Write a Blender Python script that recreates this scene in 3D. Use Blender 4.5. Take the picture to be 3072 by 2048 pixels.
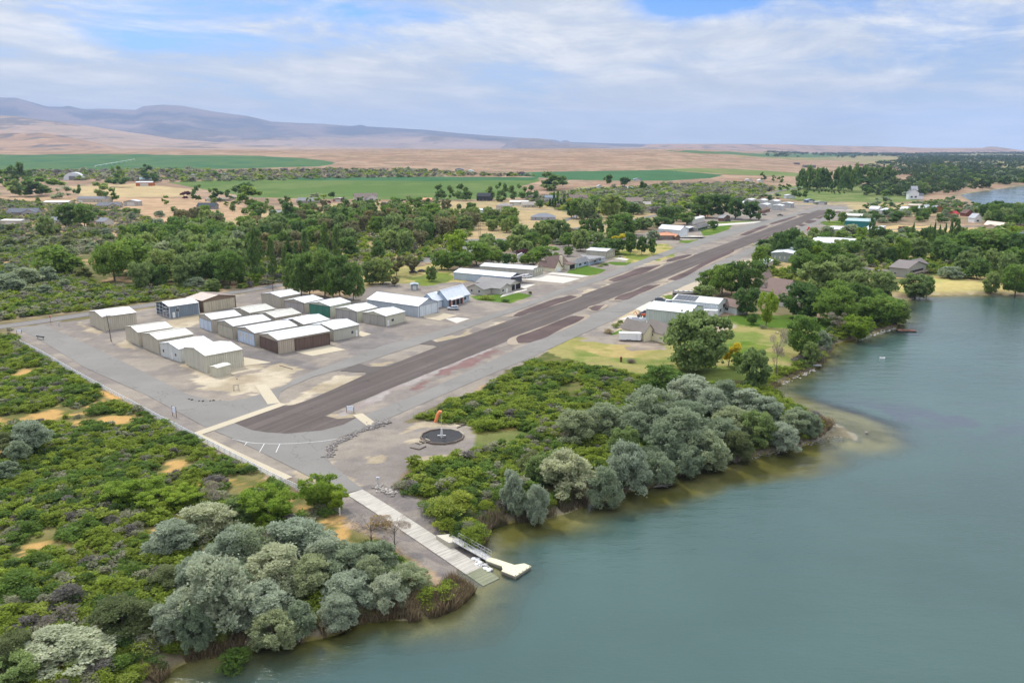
import bpy, math, random
import numpy as np
from mathutils import Vector
for _o in list(bpy.data.objects): bpy.data.objects.remove(_o)
S = bpy.context.scene
COL = S.collection
R = math.radians
# ---------------------------------------------------------------- camera
H = 62.0; F = 2432.0; PITCH = math.atan(581/F)
cam = bpy.data.objects.new("camera", bpy.data.cameras.new("camera")); COL.objects.link(cam)
cam.location = (0, 0, H); cam.rotation_euler = (math.pi/2-PITCH, 0, 0)
cam.data.sensor_width = 36; cam.data.lens = 36*F/3072; cam.data.clip_start = 1; cam.data.clip_end = 80000
S.camera = cam
# ---------------------------------------------------------------- world, sun, exposure
SUNV = Vector((-.50, .66, 1.0)).normalized()
W = bpy.data.worlds.new("World"); S.world = W; W.use_nodes = True
nt = W.node_tree; N = nt.nodes; L = nt.links
N.clear()
out = N.new('ShaderNodeOutputWorld'); bg = N.new('ShaderNodeBackground'); L.new(bg.outputs[0], out.inputs[0])
sky = N.new('ShaderNodeTexSky'); sky.sky_type = 'NISHITA'; sky.sun_disc = False
sky.sun_elevation = math.asin(SUNV.z); sky.sun_rotation = math.atan2(SUNV.x, SUNV.y); sky.air_density = 1.0; sky.dust_density = 1.2; sky.ozone_density = 2.5
tc = N.new('ShaderNodeTexCoord'); sep = N.new('ShaderNodeSeparateXYZ'); L.new(tc.outputs['Generated'], sep.inputs[0])
def wm(op, a, b=None, c=None, clamp=False):
    n = N.new('ShaderNodeMath'); n.operation = op; n.use_clamp = clamp
    for i, v in enumerate((a, b, c)):
        if v is None: continue
        if isinstance(v, (int, float)): n.inputs[i].default_value = v
        else: L.new(v, n.inputs[i])
    return n.outputs[0]
den = wm('ADD', wm('MAXIMUM', sep.outputs[2], 0.0), 0.10)
cx = wm('DIVIDE', sep.outputs[0], den); cy = wm('DIVIDE', sep.outputs[1], den)
def cnoise(sx, sy, ox, oy, scale, detail, rough, dist=0.0):
    c = N.new('ShaderNodeCombineXYZ')
    L.new(wm('MULTIPLY_ADD', wm('ADD', cx, wm('MULTIPLY', cy, -0.35)), sx, ox), c.inputs[0]); L.new(wm('MULTIPLY_ADD', wm('ADD', cy, wm('MULTIPLY', cx, 0.25)), sy, oy), c.inputs[1])
    n = N.new('ShaderNodeTexNoise'); n.inputs['Scale'].default_value = scale; n.inputs['Detail'].default_value = detail
    n.inputs['Roughness'].default_value = rough; n.inputs['Distortion'].default_value = dist
    L.new(c.outputs[0], n.inputs['Vector']); return n.outputs[0]
def wramp(f, stops):
    r = N.new('ShaderNodeValToRGB'); L.new(f, r.inputs[0]); e = r.color_ramp.elements
    while len(e) < len(stops): e.new(0.5)
    for x, (p, c) in zip(e, stops): x.position = p; x.color = tuple(c)+(1,)
    return r.outputs[0]
big = cnoise(1.0, .55, 3.3, 1.7, 0.6, 7, .58, .35)
fine = cnoise(1.0, .75, 11.0, 5.0, 1.5, 9, .66, .3)
cov = wm('ADD', wm('MULTIPLY', big, .56), wm('MULTIPLY', fine, .44))
def gap(px, py, rx, ry, amt):
    # an opening in the cloud sheet, at its place in the sky
    xc = (px-1536)/F; yc = (1024-py)/F; c_, s_ = math.cos(PITCH), math.sin(PITCH); d = Vector((xc, c_+yc*s_, -s_+yc*c_)).normalized(); q = d.z+.10
    ux = wm('DIVIDE', wm('SUBTRACT', cx, d.x/q), rx); uy = wm('DIVIDE', wm('SUBTRACT', cy, d.y/q), ry)
    r2 = wm('ADD', wm('MULTIPLY', ux, ux), wm('MULTIPLY', uy, uy)); return wm('MULTIPLY', wm('POWER', 2.718, wm('MULTIPLY', r2, -1.0)), amt)
for g_ in ((2090, 0, .24, .30, .42), (1020, 40, .22, .25, .07), (1280, 55, .25, .2, .06), (420, 95, .35, .5, .08), (780, 160, .25, .5, .03), (2560, 190, .5, .35, .07), (3040, 240, .6, .7, .09), (2900, 120, .35, .2, .03)):
    cov = wm('SUBTRACT', cov, gap(*g_))
for g_ in ((2750, 255, .8, .18, .10), (200, 200, .5, .5, .08), (1000, 230, .5, .5, .08), (1450, 160, .5, .4, .07), (2200, 120, .4, .3, .07)):
    cov = wm('ADD', cov, gap(*g_))
covr = wramp(cov, [(0.36, (.05,)*3), (0.43, (.45,)*3), (0.50, (.88,)*3), (.58, (1,1,1))])
# cloud light and shade (the cloud layer's own thick and thin parts)
clc = wramp(fine, [(0.30, (3.3,3.6,4.1)), (0.47, (4.1,4.35,4.7)), (0.64, (5.9,5.9,5.85))])
mixc = N.new('ShaderNodeMix'); mixc.data_type = 'RGBA'
L.new(wm('MULTIPLY', covr, 1.0, clamp=True), mixc.inputs[0]); 
hs = N.new('ShaderNodeMix'); hs.data_type = 'RGBA'; hs.blend_type = 'MULTIPLY'; hs.inputs[0].default_value = 1
L.new(sky.outputs[0], hs.inputs[6]); hs.inputs[7].default_value = (.26, .52, .95, 1)
# cloud sheet brightened overhead, above the view, as added fill light
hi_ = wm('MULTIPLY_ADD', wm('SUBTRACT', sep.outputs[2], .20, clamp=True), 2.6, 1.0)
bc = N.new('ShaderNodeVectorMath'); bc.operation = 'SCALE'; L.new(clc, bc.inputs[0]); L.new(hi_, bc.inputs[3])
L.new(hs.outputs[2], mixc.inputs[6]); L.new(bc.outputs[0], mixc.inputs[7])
# grey-blue veil low over the horizon
veil = wramp(wm('MAXIMUM', sep.outputs[2], 0.0), [(0.0, (.85,)*3), (0.045, (.62,)*3), (.09, (.25,)*3), (.16, (0,)*3)])
mixv = N.new('ShaderNodeMix'); mixv.data_type = 'RGBA'
L.new(veil, mixv.inputs[0]); L.new(mixc.outputs[2], mixv.inputs[6]); mixv.inputs[7].default_value = (4.35, 4.4, 4.38, 1)
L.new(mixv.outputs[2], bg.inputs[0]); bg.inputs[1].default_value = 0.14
sun = bpy.data.objects.new("sun", bpy.data.lights.new("sun", 'SUN')); COL.objects.link(sun)
sun.data.energy = 2.7; sun.data.angle = R(3); sun.data.color = (1, .93, .82)
sun.rotation_euler = SUNV.to_track_quat('Z', 'Y').to_euler(); sun.location = (0, 0, 300)
S.view_settings.view_transform = 'Standard'; S.view_settings.look = 'None'; S.view_settings.gamma = 1
S.view_settings.use_curve_mapping = False; S.view_settings.exposure = 0.30
S.cycles.max_bounces = 7; S.cycles.diffuse_bounces = 4; S.cycles.glossy_bounces = 3; S.cycles.transparent_max_bounces = 8
S.cycles.volume_bounces = 0; S.cycles.caustics_reflective = False; S.cycles.caustics_refractive = False
# ---------------------------------------------------------------- noise and ground shape
_rng = np.random.RandomState(7); _PT = _rng.rand(256, 256)
def vn(x, y):
    xi = np.floor(x).astype(np.int64); yi = np.floor(y).astype(np.int64); fx = x-xi; fy = y-yi
    fx = fx*fx*(3-2*fx); fy = fy*fy*(3-2*fy)
    a = _PT[xi & 255, yi & 255]; b = _PT[(xi+1) & 255, yi & 255]; c = _PT[xi & 255, (yi+1) & 255]; d = _PT[(xi+1) & 255, (yi+1) & 255]
    return (a*(1-fx)+b*fx)*(1-fy)+(c*(1-fx)+d*fx)*fy
def fbm(x, y, s, o=4, seed=0, g=.5):
    x = np.asarray(x, float)/s+seed*17.3; y = np.asarray(y, float)/s+seed*9.1; t = 0; a = 1; n = 0
    for _ in range(o): t = t+a*vn(x, y); n += a; a *= g; x = x*2.03+5.1; y = y*2.03+1.7
    return t/n
def sst(a, b, x):
    t = np.clip((x-a)/(b-a), 0, 1); return t*t*(3-2*t)
def far_z(x, y):
    x = np.asarray(x, float); y = np.maximum(np.asarray(y, float), 1.0)
    s = 1-sst(.18, .42, x/y)
    rise = np.minimum(.021*np.maximum(0, y-1200), 44)
    return s*(rise + (fbm(x, y, 420, 4, 3)-.5)*34*sst(2100, 3600, y)) 
CP, SP = math.cos(PITCH), math.sin(PITCH)
def ray(px, py):
    xc = (px-1536)/F; yc = (1024-py)/F
    return xc, CP+yc*SP, -SP+yc*CP
def P(px, py, z=0.0):
    a, b, c = ray(px, py); t = (z-H)/c; return (a*t, b*t)
def PT(px, py):
    if py > 700: return P(px, py)
    a, b, c = ray(px, py); lo, hi = 50.0, 9000.0; y = None
    prev = lo
    for i in range(400):
        t = 50*math.exp(i*.0135)
        if H+c*t < float(far_z(a*t, b*t)):
            lo, hi = prev, t; break
        prev = t
    else: return (a*9000, b*9000)
    for _ in range(30):
        m = (lo+hi)/2
        if H+c*m < float(far_z(a*m, b*m)): hi = m
        else: lo = m
    return (a*lo, b*lo)
def pix(x, y, z=0.0):
    dz = z-H; fw = y*CP-dz*SP; up = y*SP+dz*CP
    return 1536+F*x/fw, 1024-F*up/fw
def pip(poly, x, y):
    x = np.asarray(x, float); y = np.asarray(y, float); ins = np.zeros(x.shape, bool); n = len(poly)
    for i in range(n):
        x1, y1 = poly[i]; x2, y2 = poly[(i+1) % n]
        if y1 == y2: continue
        c = ((y1 > y) != (y2 > y)); ins ^= c & (x < (x2-x1)*(y-y1)/(y2-y1)+x1)
    return ins
def pdist(poly, x, y, closed=True):
    x = np.asarray(x, float); y = np.asarray(y, float); d = np.full(x.shape, 1e18); n = len(poly)
    for i in range(n if closed else n-1):
        x1, y1 = poly[i]; x2, y2 = poly[(i+1) % n]; dx, dy = x2-x1, y2-y1; l = dx*dx+dy*dy+1e-9
        t = np.clip(((x-x1)*dx+(y-y1)*dy)/l, 0, 1); d = np.minimum(d, (x-x1-t*dx)**2+(y-y1-t*dy)**2)
    return np.sqrt(d)
WZ = -2.0
shore_px = [(430,2090),(470,2052),(500,2022),(545,1990),(620,1972),(700,1957),(770,1938),(852,1927),(930,1921),(1005,1904),(1066,1873),(1157,1858),(1234,1860),
 (1325,1839),(1385,1806),(1412,1776),(1441,1752),(1478,1724),(1453,1691),(1436,1676),(1446,1652),(1453,1638),(1463,1615),(1465,1592),(1484,1577),(1522,1571),
 (1560,1562),(1637,1555),(1700,1540),(1759,1514),(1858,1480),(1939,1466),(2000,1440),(2076,1408),(2140,1395),(2214,1378),(2310,1358),(2408,1338),(2484,1309),(2530,1309),(2575,1322),
 (2568,1306),(2545,1290),(2510,1273),(2490,1253),(2439,1243),(2390,1225),(2350,1207),(2306,1182),(2316,1161),(2357,1141),(2434,1110),(2469,1090),(2485,1054),(2510,1031),
 (2571,1016),(2628,998),(2689,983),(2702,952),(2696,921),(2714,901),(2755,890),(2816,889),(2893,886),(2995,884),(3072,888),(3200,880),(3500,890),(4300,900)]
water1 = [P(a, b, WZ) for a, b in shore_px] + [(1100, 100), (1100, -400), (-300, -400), (-75, 40)]
w2_px = [(2877,585),(2905,579),(2980,569),(3072,556),(3200,552),(3600,548)]
w2b_px = [(3600,640),(3200,640),(3072,640),(3030,636),(2990,640),(2943,636),(2931,627),(2920,610),(2900,597)]
water2 = [P(a, b, WZ) for a, b in w2_px+w2b_px]
def shore_d(x, y):
    d1 = pdist(water1, x, y); d1 = np.where(pip(water1, x, y), -d1, d1)
    d2 = pdist(water2, x, y); d2 = np.where(pip(water2, x, y), -d2, d2)
    return np.minimum(d1, d2)
ramp_px = [(1037,1484),(1089,1466.5)]; RZ = -2.25
rA, rB = P(*ramp_px[0]), P(*ramp_px[1]); rC, rD = P(1478,1722,RZ), P(1441,1749,RZ)
rMid0 = ((rA[0]+rB[0])/2, (rA[1]+rB[1])/2); rMid1 = ((rC[0]+rD[0])/2, (rC[1]+rD[1])/2)
RL = math.hypot(rMid1[0]-rMid0[0], rMid1[1]-rMid0[1]); RU = ((rMid1[0]-rMid0[0])/RL, (rMid1[1]-rMid0[1])/RL)
RW = (math.hypot(rA[0]-rB[0], rA[1]-rB[1])+math.hypot(rC[0]-rD[0], rC[1]-rD[1]))/2*.97
def ramp_z(t): return .03+(RZ-.03)*np.clip(t/RL, 0, 1.15)**1.25
def ground_z(x, y, detail=True):
    x = np.asarray(x, float); y = np.asarray(y, float)
    z = far_z(x, y); near = (y < 1500)
    sd = np.full(x.shape, 50.0)
    if near.any():
        if x.shape: sd[near] = shore_d(x[near], y[near])
        else: sd = shore_d(x, y)
    w = np.interp(sd, [-60, -14, -3, 0, 1.2, 5, 13], [-5.5, -3.6, -2.35, -2.0, -1.55, -.55, 0])
    z = np.where(near, z+w, z-0)
    t = (x-rMid0[0])*RU[0]+(y-rMid0[1])*RU[1]; q = np.abs(-(x-rMid0[0])*RU[1]+(y-rMid0[1])*RU[0])
    k = (1-sst(RW*.5+.6, RW*.5+3.5, q))*((t > -1) & (t < RL+8))
    z = z*(1-k)+k*np.minimum(ramp_z(t)-.12, z+.6)
    return z
# ---------------------------------------------------------------- helpers
def tag(o, label=None, cat=None, group=None, kind=None):
    if label: o['label'] = label
    if cat: o['category'] = cat
    if group: o['group'] = group
    if kind: o['kind'] = kind
    return o
def link(name, me, parent=None, mat=None):
    o = bpy.data.objects.new(name, me); COL.objects.link(o)
    if parent is not None: o.parent = parent
    if mat is not None and me is not None and not me.materials: me.materials.append(mat)
    return o
def empty(name, loc, rz=0, label=None, cat=None, group=None):
    o = bpy.data.objects.new(name, None); COL.objects.link(o); o.location = loc; o.rotation_euler = (0, 0, rz); o.empty_display_size = 1
    return tag(o, label, cat, group)
def np_mesh(name, V, Fc, mat=None, col=None, smooth=False):
    """V (n,3); Fc (m,k) index array"""
    me = bpy.data.meshes.new(name); V = np.asarray(V, np.float32); Fc = np.asarray(Fc, np.int32); m, k = Fc.shape
    me.vertices.add(len(V)); me.vertices.foreach_set('co', V.ravel()); me.loops.add(m*k); me.loops.foreach_set('vertex_index', Fc.ravel())
    me.polygons.add(m); me.polygons.foreach_set('loop_start', np.arange(0, m*k, k, dtype=np.int32))
    try: me.polygons.foreach_set('loop_total', np.full(m, k, np.int32))
    except Exception: pass
    if smooth: me.polygons.foreach_set('use_smooth', np.ones(m, bool))
    me.update(calc_edges=True)
    if col is not None:
        a = me.color_attributes.new('Col', 'FLOAT_COLOR', 'POINT'); c = np.ones((len(V), 4), np.float32); c[:, :col.shape[1]] = col
        a.data.foreach_set('color', c.ravel())
    if mat: me.materials.append(mat)
    return me
class MB:
    def __init__(s): s.v = []; s.f = []; s.m = []
    def add(s, vs, fs, m=0):
        b = len(s.v); s.v += [tuple(v) for v in vs]; s.f += [tuple(b+i for i in f) for f in fs]; s.m += [m]*len(fs); return s
    def box(s, x0, x1, y0, y1, z0, z1, m=0):
        return s.add([(x0,y0,z0),(x1,y0,z0),(x1,y1,z0),(x0,y1,z0),(x0,y0,z1),(x1,y0,z1),(x1,y1,z1),(x0,y1,z1)],
                     [(0,3,2,1),(4,5,6,7),(0,1,5,4),(1,2,6,5),(2,3,7,6),(3,0,4,7)], m)
    def bar(s, a, b, r, r2=None, n=6, m=0):
        a = Vector(a); b = Vector(b); d = (b-a); r2 = r if r2 is None else r2
        q = d.to_track_quat('Z', 'Y'); vs = []
        for p, rr in ((a, r), (b, r2)):
            for i in range(n): t = 2*math.pi*(i+.5)/n; vs.append(p+q @ Vector((math.cos(t)*rr, math.sin(t)*rr, 0)))
        fs = [(i, (i+1) % n, n+(i+1) % n, n+i) for i in range(n)]+[tuple(range(n))[::-1], tuple(range(n, 2*n))]
        return s.add(vs, fs, m)
    def prism(s, poly, z0, z1, m=0):
        n = len(poly); z0 = z0 if isinstance(z0, (list, tuple)) else [z0]*n; z1 = z1 if isinstance(z1, (list, tuple)) else [z1]*n
        a = sum(poly[i][0]*poly[(i+1) % n][1]-poly[(i+1) % n][0]*poly[i][1] for i in range(n))
        idx = list(range(n)) if a > 0 else list(range(n))[::-1]
        vs = [(poly[i][0], poly[i][1], z0[i]) for i in idx]+[(poly[i][0], poly[i][1], z1[i]) for i in idx]
        return s.add(vs, [tuple(range(n))[::-1], tuple(range(n, 2*n))]+[(i, (i+1) % n, n+(i+1) % n, n+i) for i in range(n)], m)
    def mesh(s, name, mats=None):
        me = bpy.data.meshes.new(name); me.from_pydata(s.v, [], s.f); me.update()
        for m in (mats if isinstance(mats, (list, tuple)) else [mats]):
            if m: me.materials.append(m)
        if any(s.m): me.polygons.foreach_set('material_index', s.m)
        return me
    def obj(s, name, mats, parent=None): return link(name, s.mesh(name, mats), parent)
# ---------------------------------------------------------------- materials
_M = {}
def mat_new(name):
    m = bpy.data.materials.new(name); m.use_nodes = True; t = m.node_tree; b = t.nodes['Principled BSDF']; return m, t, b
def tex(t, scale, detail=4, rough=.6, coord='Object', vec=None, mapping=None):
    n = t.nodes.new('ShaderNodeTexNoise'); n.inputs['Scale'].default_value = scale; n.inputs['Detail'].default_value = detail; n.inputs['Roughness'].default_value = rough
    if vec is None:
        c = t.nodes.new('ShaderNodeTexCoord'); vec = c.outputs[coord]
    if mapping:
        mp = t.nodes.new('ShaderNodeMapping'); mp.inputs['Scale'].default_value = mapping; t.links.new(vec, mp.inputs[0]); vec = mp.outputs[0]
    t.links.new(vec, n.inputs['Vector']); return n.outputs[0]
def ramp(t, f, stops):
    r = t.nodes.new('ShaderNodeValToRGB'); t.links.new(f, r.inputs[0]); e = r.color_ramp.elements
    while len(e) < len(stops): e.new(.5)
    for x, (p, c) in zip(e, stops):
        x.position = p; x.color = (tuple(c) if hasattr(c, '__len__') else (c,)*3)+(1,)
    return r.outputs[0]
def mul(t, a, b, f=1.0, mode='MULTIPLY'):
    n = t.nodes.new('ShaderNodeMix'); n.data_type = 'RGBA'; n.blend_type = mode; n.inputs[0].default_value = f
    for i, v in ((6, a), (7, b)):
        if isinstance(v, tuple): n.inputs[i].default_value = v+(1,)
        else: t.links.new(v, n.inputs[i])
    return n.outputs[2]
def paint(c, rough=.6, var=.12, scale=.6, metal=0, spec=.4, stripes=0, dirt=.0):
    """painted or plain surface with weathering; stripes = ribs per metre"""
    key = ('paint', c, rough, var, scale, metal, spec, stripes)
    if key in _M: return _M[key]
    m, t, b = mat_new('surface')
    n = tex(t, scale, 5, .65); col = mul(t, c, ramp(t, n, [(.3, 1-var), (.7, 1+var*.6)]))
    if stripes:
        tcn = t.nodes.new('ShaderNodeTexCoord'); sp = t.nodes.new('ShaderNodeSeparateXYZ'); t.links.new(tcn.outputs['Object'], sp.inputs[0])
        def mth(op, a, bb=None):
            k = t.nodes.new('ShaderNodeMath'); k.operation = op
            for i, v in enumerate((a, bb)):
                if v is None: continue
                if isinstance(v, (int, float)): k.inputs[i].default_value = v
                else: t.links.new(v, k.inputs[i])
            return k.outputs[0]
        stn = tex(t, 1.0, 4, .7, mapping=(1.6, 1.6, .14)); col = mul(t, col, ramp(t, stn, [(.35, .86), (.6, 1.03)]))
        s = mth('SINE', mth('MULTIPLY', mth('ADD', sp.outputs[0], sp.outputs[1]), stripes*6.283))
        rb = ramp(t, mth('MULTIPLY_ADD', s, .5), [(.0, .86), (.45, 1.0)]); 
        t.nodes[-1].inputs
        col = mul(t, col, rb)
        bp = t.nodes.new('ShaderNodeBump'); bp.inputs['Distance'].default_value = .04; bp.inputs['Strength'].default_value = .6; t.links.new(s, bp.inputs['Height']); t.links.new(bp.outputs[0], b.inputs['Normal'])
    t.links.new(col, b.inputs['Base Color']); b.inputs['Roughness'].default_value = rough; b.inputs['Metallic'].default_value = metal
    b.inputs['Specular IOR Level'].default_value = spec
    _M[key] = m; return m
def glass():
    if 'glass' in _M: return _M['glass']
    m, t, b = mat_new('window_glass'); b.inputs['Base Color'].default_value = (.03, .04, .05, 1); b.inputs['Roughness'].default_value = .08; _M['glass'] = m; return m
def asphalt(name, c, var=.18, crack=True, streak=None, rough=.9):
    m, t, b = mat_new(name)
    a = ramp(t, tex(t, .06, 6, .6), [(.3, 1-var), (.7, 1+var)]); g = ramp(t, tex(t, 5.0, 5, .8), [(.25, .82), (.75, 1.16)])
    col = mul(t, mul(t, c, a), g)
    if streak:
        ang, w = streak
        tcn = t.nodes.new('ShaderNodeTexCoord'); mp = t.nodes.new('ShaderNodeMapping'); mp.inputs['Rotation'].default_value = (0, 0, -ang); t.links.new(tcn.outputs['Object'], mp.inputs[0])
        m2 = t.nodes.new('ShaderNodeMapping'); m2.inputs['Scale'].default_value = (.012, w, 1); t.links.new(mp.outputs[0], m2.inputs[0])
        s = tex(t, 1.0, 4, .7, vec=m2.outputs[0]); col = mul(t, col, ramp(t, s, [(.3, .80), (.5, 1.0), (.68, 1.3)]))
    if crack:
        tcn = t.nodes.new('ShaderNodeTexCoord'); dn = t.nodes.new('ShaderNodeTexNoise'); dn.inputs['Scale'].default_value = .25; t.links.new(tcn.outputs['Object'], dn.inputs[0])
        ad = t.nodes.new('ShaderNodeMix'); ad.data_type = 'RGBA'; ad.inputs[0].default_value = .93; t.links.new(dn.outputs[1], ad.inputs[7]); 
        vadd = t.nodes.new('ShaderNodeVectorMath'); vadd.operation = 'MULTIPLY_ADD'; t.links.new(dn.outputs[1], vadd.inputs[0]); vadd.inputs[1].default_value = (7, 7, 0); t.links.new(tcn.outputs['Object'], vadd.inputs[2])
        v = t.nodes.new('ShaderNodeTexVoronoi'); v.feature = 'DISTANCE_TO_EDGE'; v.inputs['Scale'].default_value = .07; t.links.new(vadd.outputs[0], v.inputs['Vector'])
        col = mul(t, col, ramp(t, v.outputs[0], [(.0, .55), (.006, 1.0)]), .7)
    t.links.new(col, b.inputs['Base Color']); b.inputs['Roughness'].default_value = rough; b.inputs['Specular IOR Level'].default_value = .2
    return m
# ---------------------------------------------------------------- ground
def axis_y():
    v = [25.0]
    while v[-1] < 9500: v.append(v[-1]+max(.7, .0062*(v[-1]-230)))
    return np.array(v)
def axis_x():
    v = [0.0]
    while v[-1] < 8200: v.append(v[-1]+max(.85, .0125*(v[-1]-90)))
    v = np.array(v); return np.concatenate([-v[:0:-1], v])
gx, gy = axis_x(), axis_y(); X, Y = np.meshgrid(gx, gy); X = X.ravel(); Y = Y.ravel()
nx, ny = len(gx), len(gy)
Z = ground_z(X, Y)
sd_all = np.full(X.shape, 60.0); nm = (Y < 1500) & (np.abs(X) < 1000); sd_all[nm] = shore_d(X[nm], Y[nm])
# domain warp, so that cover edges are ragged
wa = np.clip(.012*Y, .8, 6.0)
Xw = X+(fbm(X, Y, 5, 4, 11)-.5)*2.6*wa*.8; Yw = Y+(fbm(X, Y, 5, 4, 12)-.5)*2.6*wa
n1 = fbm(X, Y, 9, 5, 1)[:, None]; n2 = fbm(X, Y, 2.2, 4, 2)[:, None]; n3 = fbm(X, Y, 60, 5, 4)[:, None]; n4 = fbm(X, Y, 28, 5, 5)[:, None]
def mixc3(a, b, t): return np.array(a)[None]*(1-t)+np.array(b)[None]*t
def th(n, a, b): return sst(a, b, n)
SOIL = (.20, .15, .10); SAND = (.36, .26, .165); DUFF = (.10, .105, .035)
C = mixc3(SOIL, SAND, th(n1, .50, .62))*1.0
C = C*(1-th(n4, .42, .58)*.55)+np.array(DUFF)*th(n4, .42, .58)*.55
desert = mixc3((.255,.165,.11), (.335,.23,.155), th(n3, .4, .62))*(.86+.28*n1)
speck = fbm(X, Y, 26, 4, 31, .75)[:, None]
desert = desert*(1-th(speck, .52, .64)*.6)+np.array((.13,.13,.08))*th(speck, .52, .64)*.6
fy = sst(560, 900, Y)[:, None]
C = C*(1-fy)+desert*fy
NOWARP = False
def zone(px, fn, z=0.0, world=None, warp=True):
    global C
    poly = world or [PT(a, b) for a, b in px]
    xs = [p[0] for p in poly]; ys = [p[1] for p in poly]
    sel = (X > min(xs)-12) & (X < max(xs)+12) & (Y > min(ys)-12) & (Y < max(ys)+12); idx = np.where(sel)[0]
    if not len(idx): return
    ins = pip(poly, Xw[idx] if warp else X[idx], Yw[idx] if warp else Y[idx]); idx = idx[ins]
    C[idx] = fn(idx)
def flat(a, b, lo=.4, hi=.6, n=None, k=.12):
    def f(i):
        nn = (n1 if n is None else n)[i]
        return mixc3(a, b, th(nn, lo, hi))*(1-k+2*k*n2[i])
    return f
GRAV = (.205,.18,.158); GRAV2 = (.262,.228,.188); TAN = (.33,.275,.19); CINDER = (.10,.06,.056); PALE = (.45,.385,.285)
LAWN = (.075,.135,.018); LAWN2 = (.15,.19,.035); DRY = (.42,.31,.12); GOLD = (.50,.30,.11); GREENF = (.055,.105,.03)
# left scrub with sandy openings and dry orange grass
def scrubf(i):
    c = mixc3((.11,.115,.035), (.17,.15,.06), th(n2[i], .4, .6)); s = th(n1[i], .66, .74)*.8
    return c*(1-s)+np.array(GOLD)*s
zone([(-900,1000),(0,1000),(60,1030),(300,1160),(560,1300),(820,1445),(1100,1600),(1250,1700),(1400,1830),(1000,1960),(300,2300),(-1500,2300)], scrubf)
zone([(-1200,960),(0,945),(300,925),(520,890),(700,860),(860,838),(1000,810),(1000,770),(500,760),(0,700),(-900,700)],
     lambda i: (lambda c, s: c*(1-s)+np.array((.36,.24,.13))*s)(mixc3((.10,.11,.035), (.16,.14,.065), th(n2[i], .4, .6)), th(n1[i], .56, .66)))
zone([(-600,700),(0,700),(480,770),(560,700),(760,640),(700,600),(300,590),(0,590),(-600,590)], flat((.33,.23,.135), (.42,.28,.17), n=n1))
zone([(1230,1250),(1460,1160),(1560,1060),(1740,1040),(2000,1130),(2300,1120),(2460,1100),(2360,1200),(2560,1300),(2000,1450),(1500,1600),(1440,1640),(1200,1470),(1300,1380),(1430,1340),(1330,1260)],
     lambda i: mixc3((.085,.10,.028), (.13,.125,.045), th(n2[i], .4, .6)))
# golden dry grass openings
for p in ([(560,1300),(640,1300),(700,1360),(660,1400),(600,1350)], [(540,1430),(640,1430),(650,1460),(560,1470)], [(665,1370),(720,1400),(690,1440),(660,1420)],
          [(60,1655),(185,1650),(190,1720),(100,1735)], [(50,1500),(150,1490),(160,1535),(60,1530)], [(350,1530),(390,1530),(385,1570),(345,1560)], [(60,1035),(120,1050),(170,1085),(140,1095),(80,1060)],
          [(300,1170),(380,1200),(420,1245),(360,1240)], [(1260,1215),(1330,1200),(1350,1160),(1250,1200)], [(1240,1405),(1290,1400),(1320,1440),(1260,1440)], [(1000,1545),(1040,1550),(1030,1580),(990,1570)],
          [(1620,1300),(1700,1290),(1690,1340),(1600,1330)], [(1530,1330),(1600,1335),(1600,1370),(1540,1365)]):
    zone(p, lambda i: (lambda m: mixc3((.15,.14,.055), GOLD, m)*(.85+.3*n1[i]))(th(n2[i]*.6+n1[i]*.4, .40, .58)))
zone([(1205,1265),(1330,1268),(1480,1275),(1520,1255),(1620,1262),(1560,1300),(1420,1300),(1200,1285)], flat((.40,.27,.10), (.18,.17,.05)))
zone([(1425,1300),(1560,1290),(1580,1330),(1500,1370),(1430,1350)], flat((.085,.13,.03), (.14,.15,.05)))
# the airfield gravel
zone([(60,1030),(30,985),(150,968),(270,958),(470,922),(640,893),(820,868),(860,860),(1000,905),(1080,885),(1200,815),(1420,800),(1500,760),(1750,720),(2000,690),(2200,630),(2330,606),(2560,608),(2560,640),
      (2470,685),(2330,745),(2260,795),(2080,880),(2040,920),(1990,960),(1900,1000),(1870,1040),(1720,1035),(1640,1060),(1560,1100),(1400,1180),(1250,1240),(1225,1262),(1330,1262),(1420,1275),(1428,1330),(1400,1365),
      (1330,1385),(1240,1400),(1205,1440),(1195,1475),(1260,1510),(1290,1560),(1350,1620),(1420,1690),(1455,1720),(1440,1760),(1380,1740),(1280,1640),(1150,1570),(1080,1530),(1020,1500),(900,1450),(800,1420),(640,1345),(480,1262),(300,1160)],
     lambda i: mixc3(GRAV, GRAV2, th(n1[i], .42, .62))*(.88+.24*n2[i]))
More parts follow.
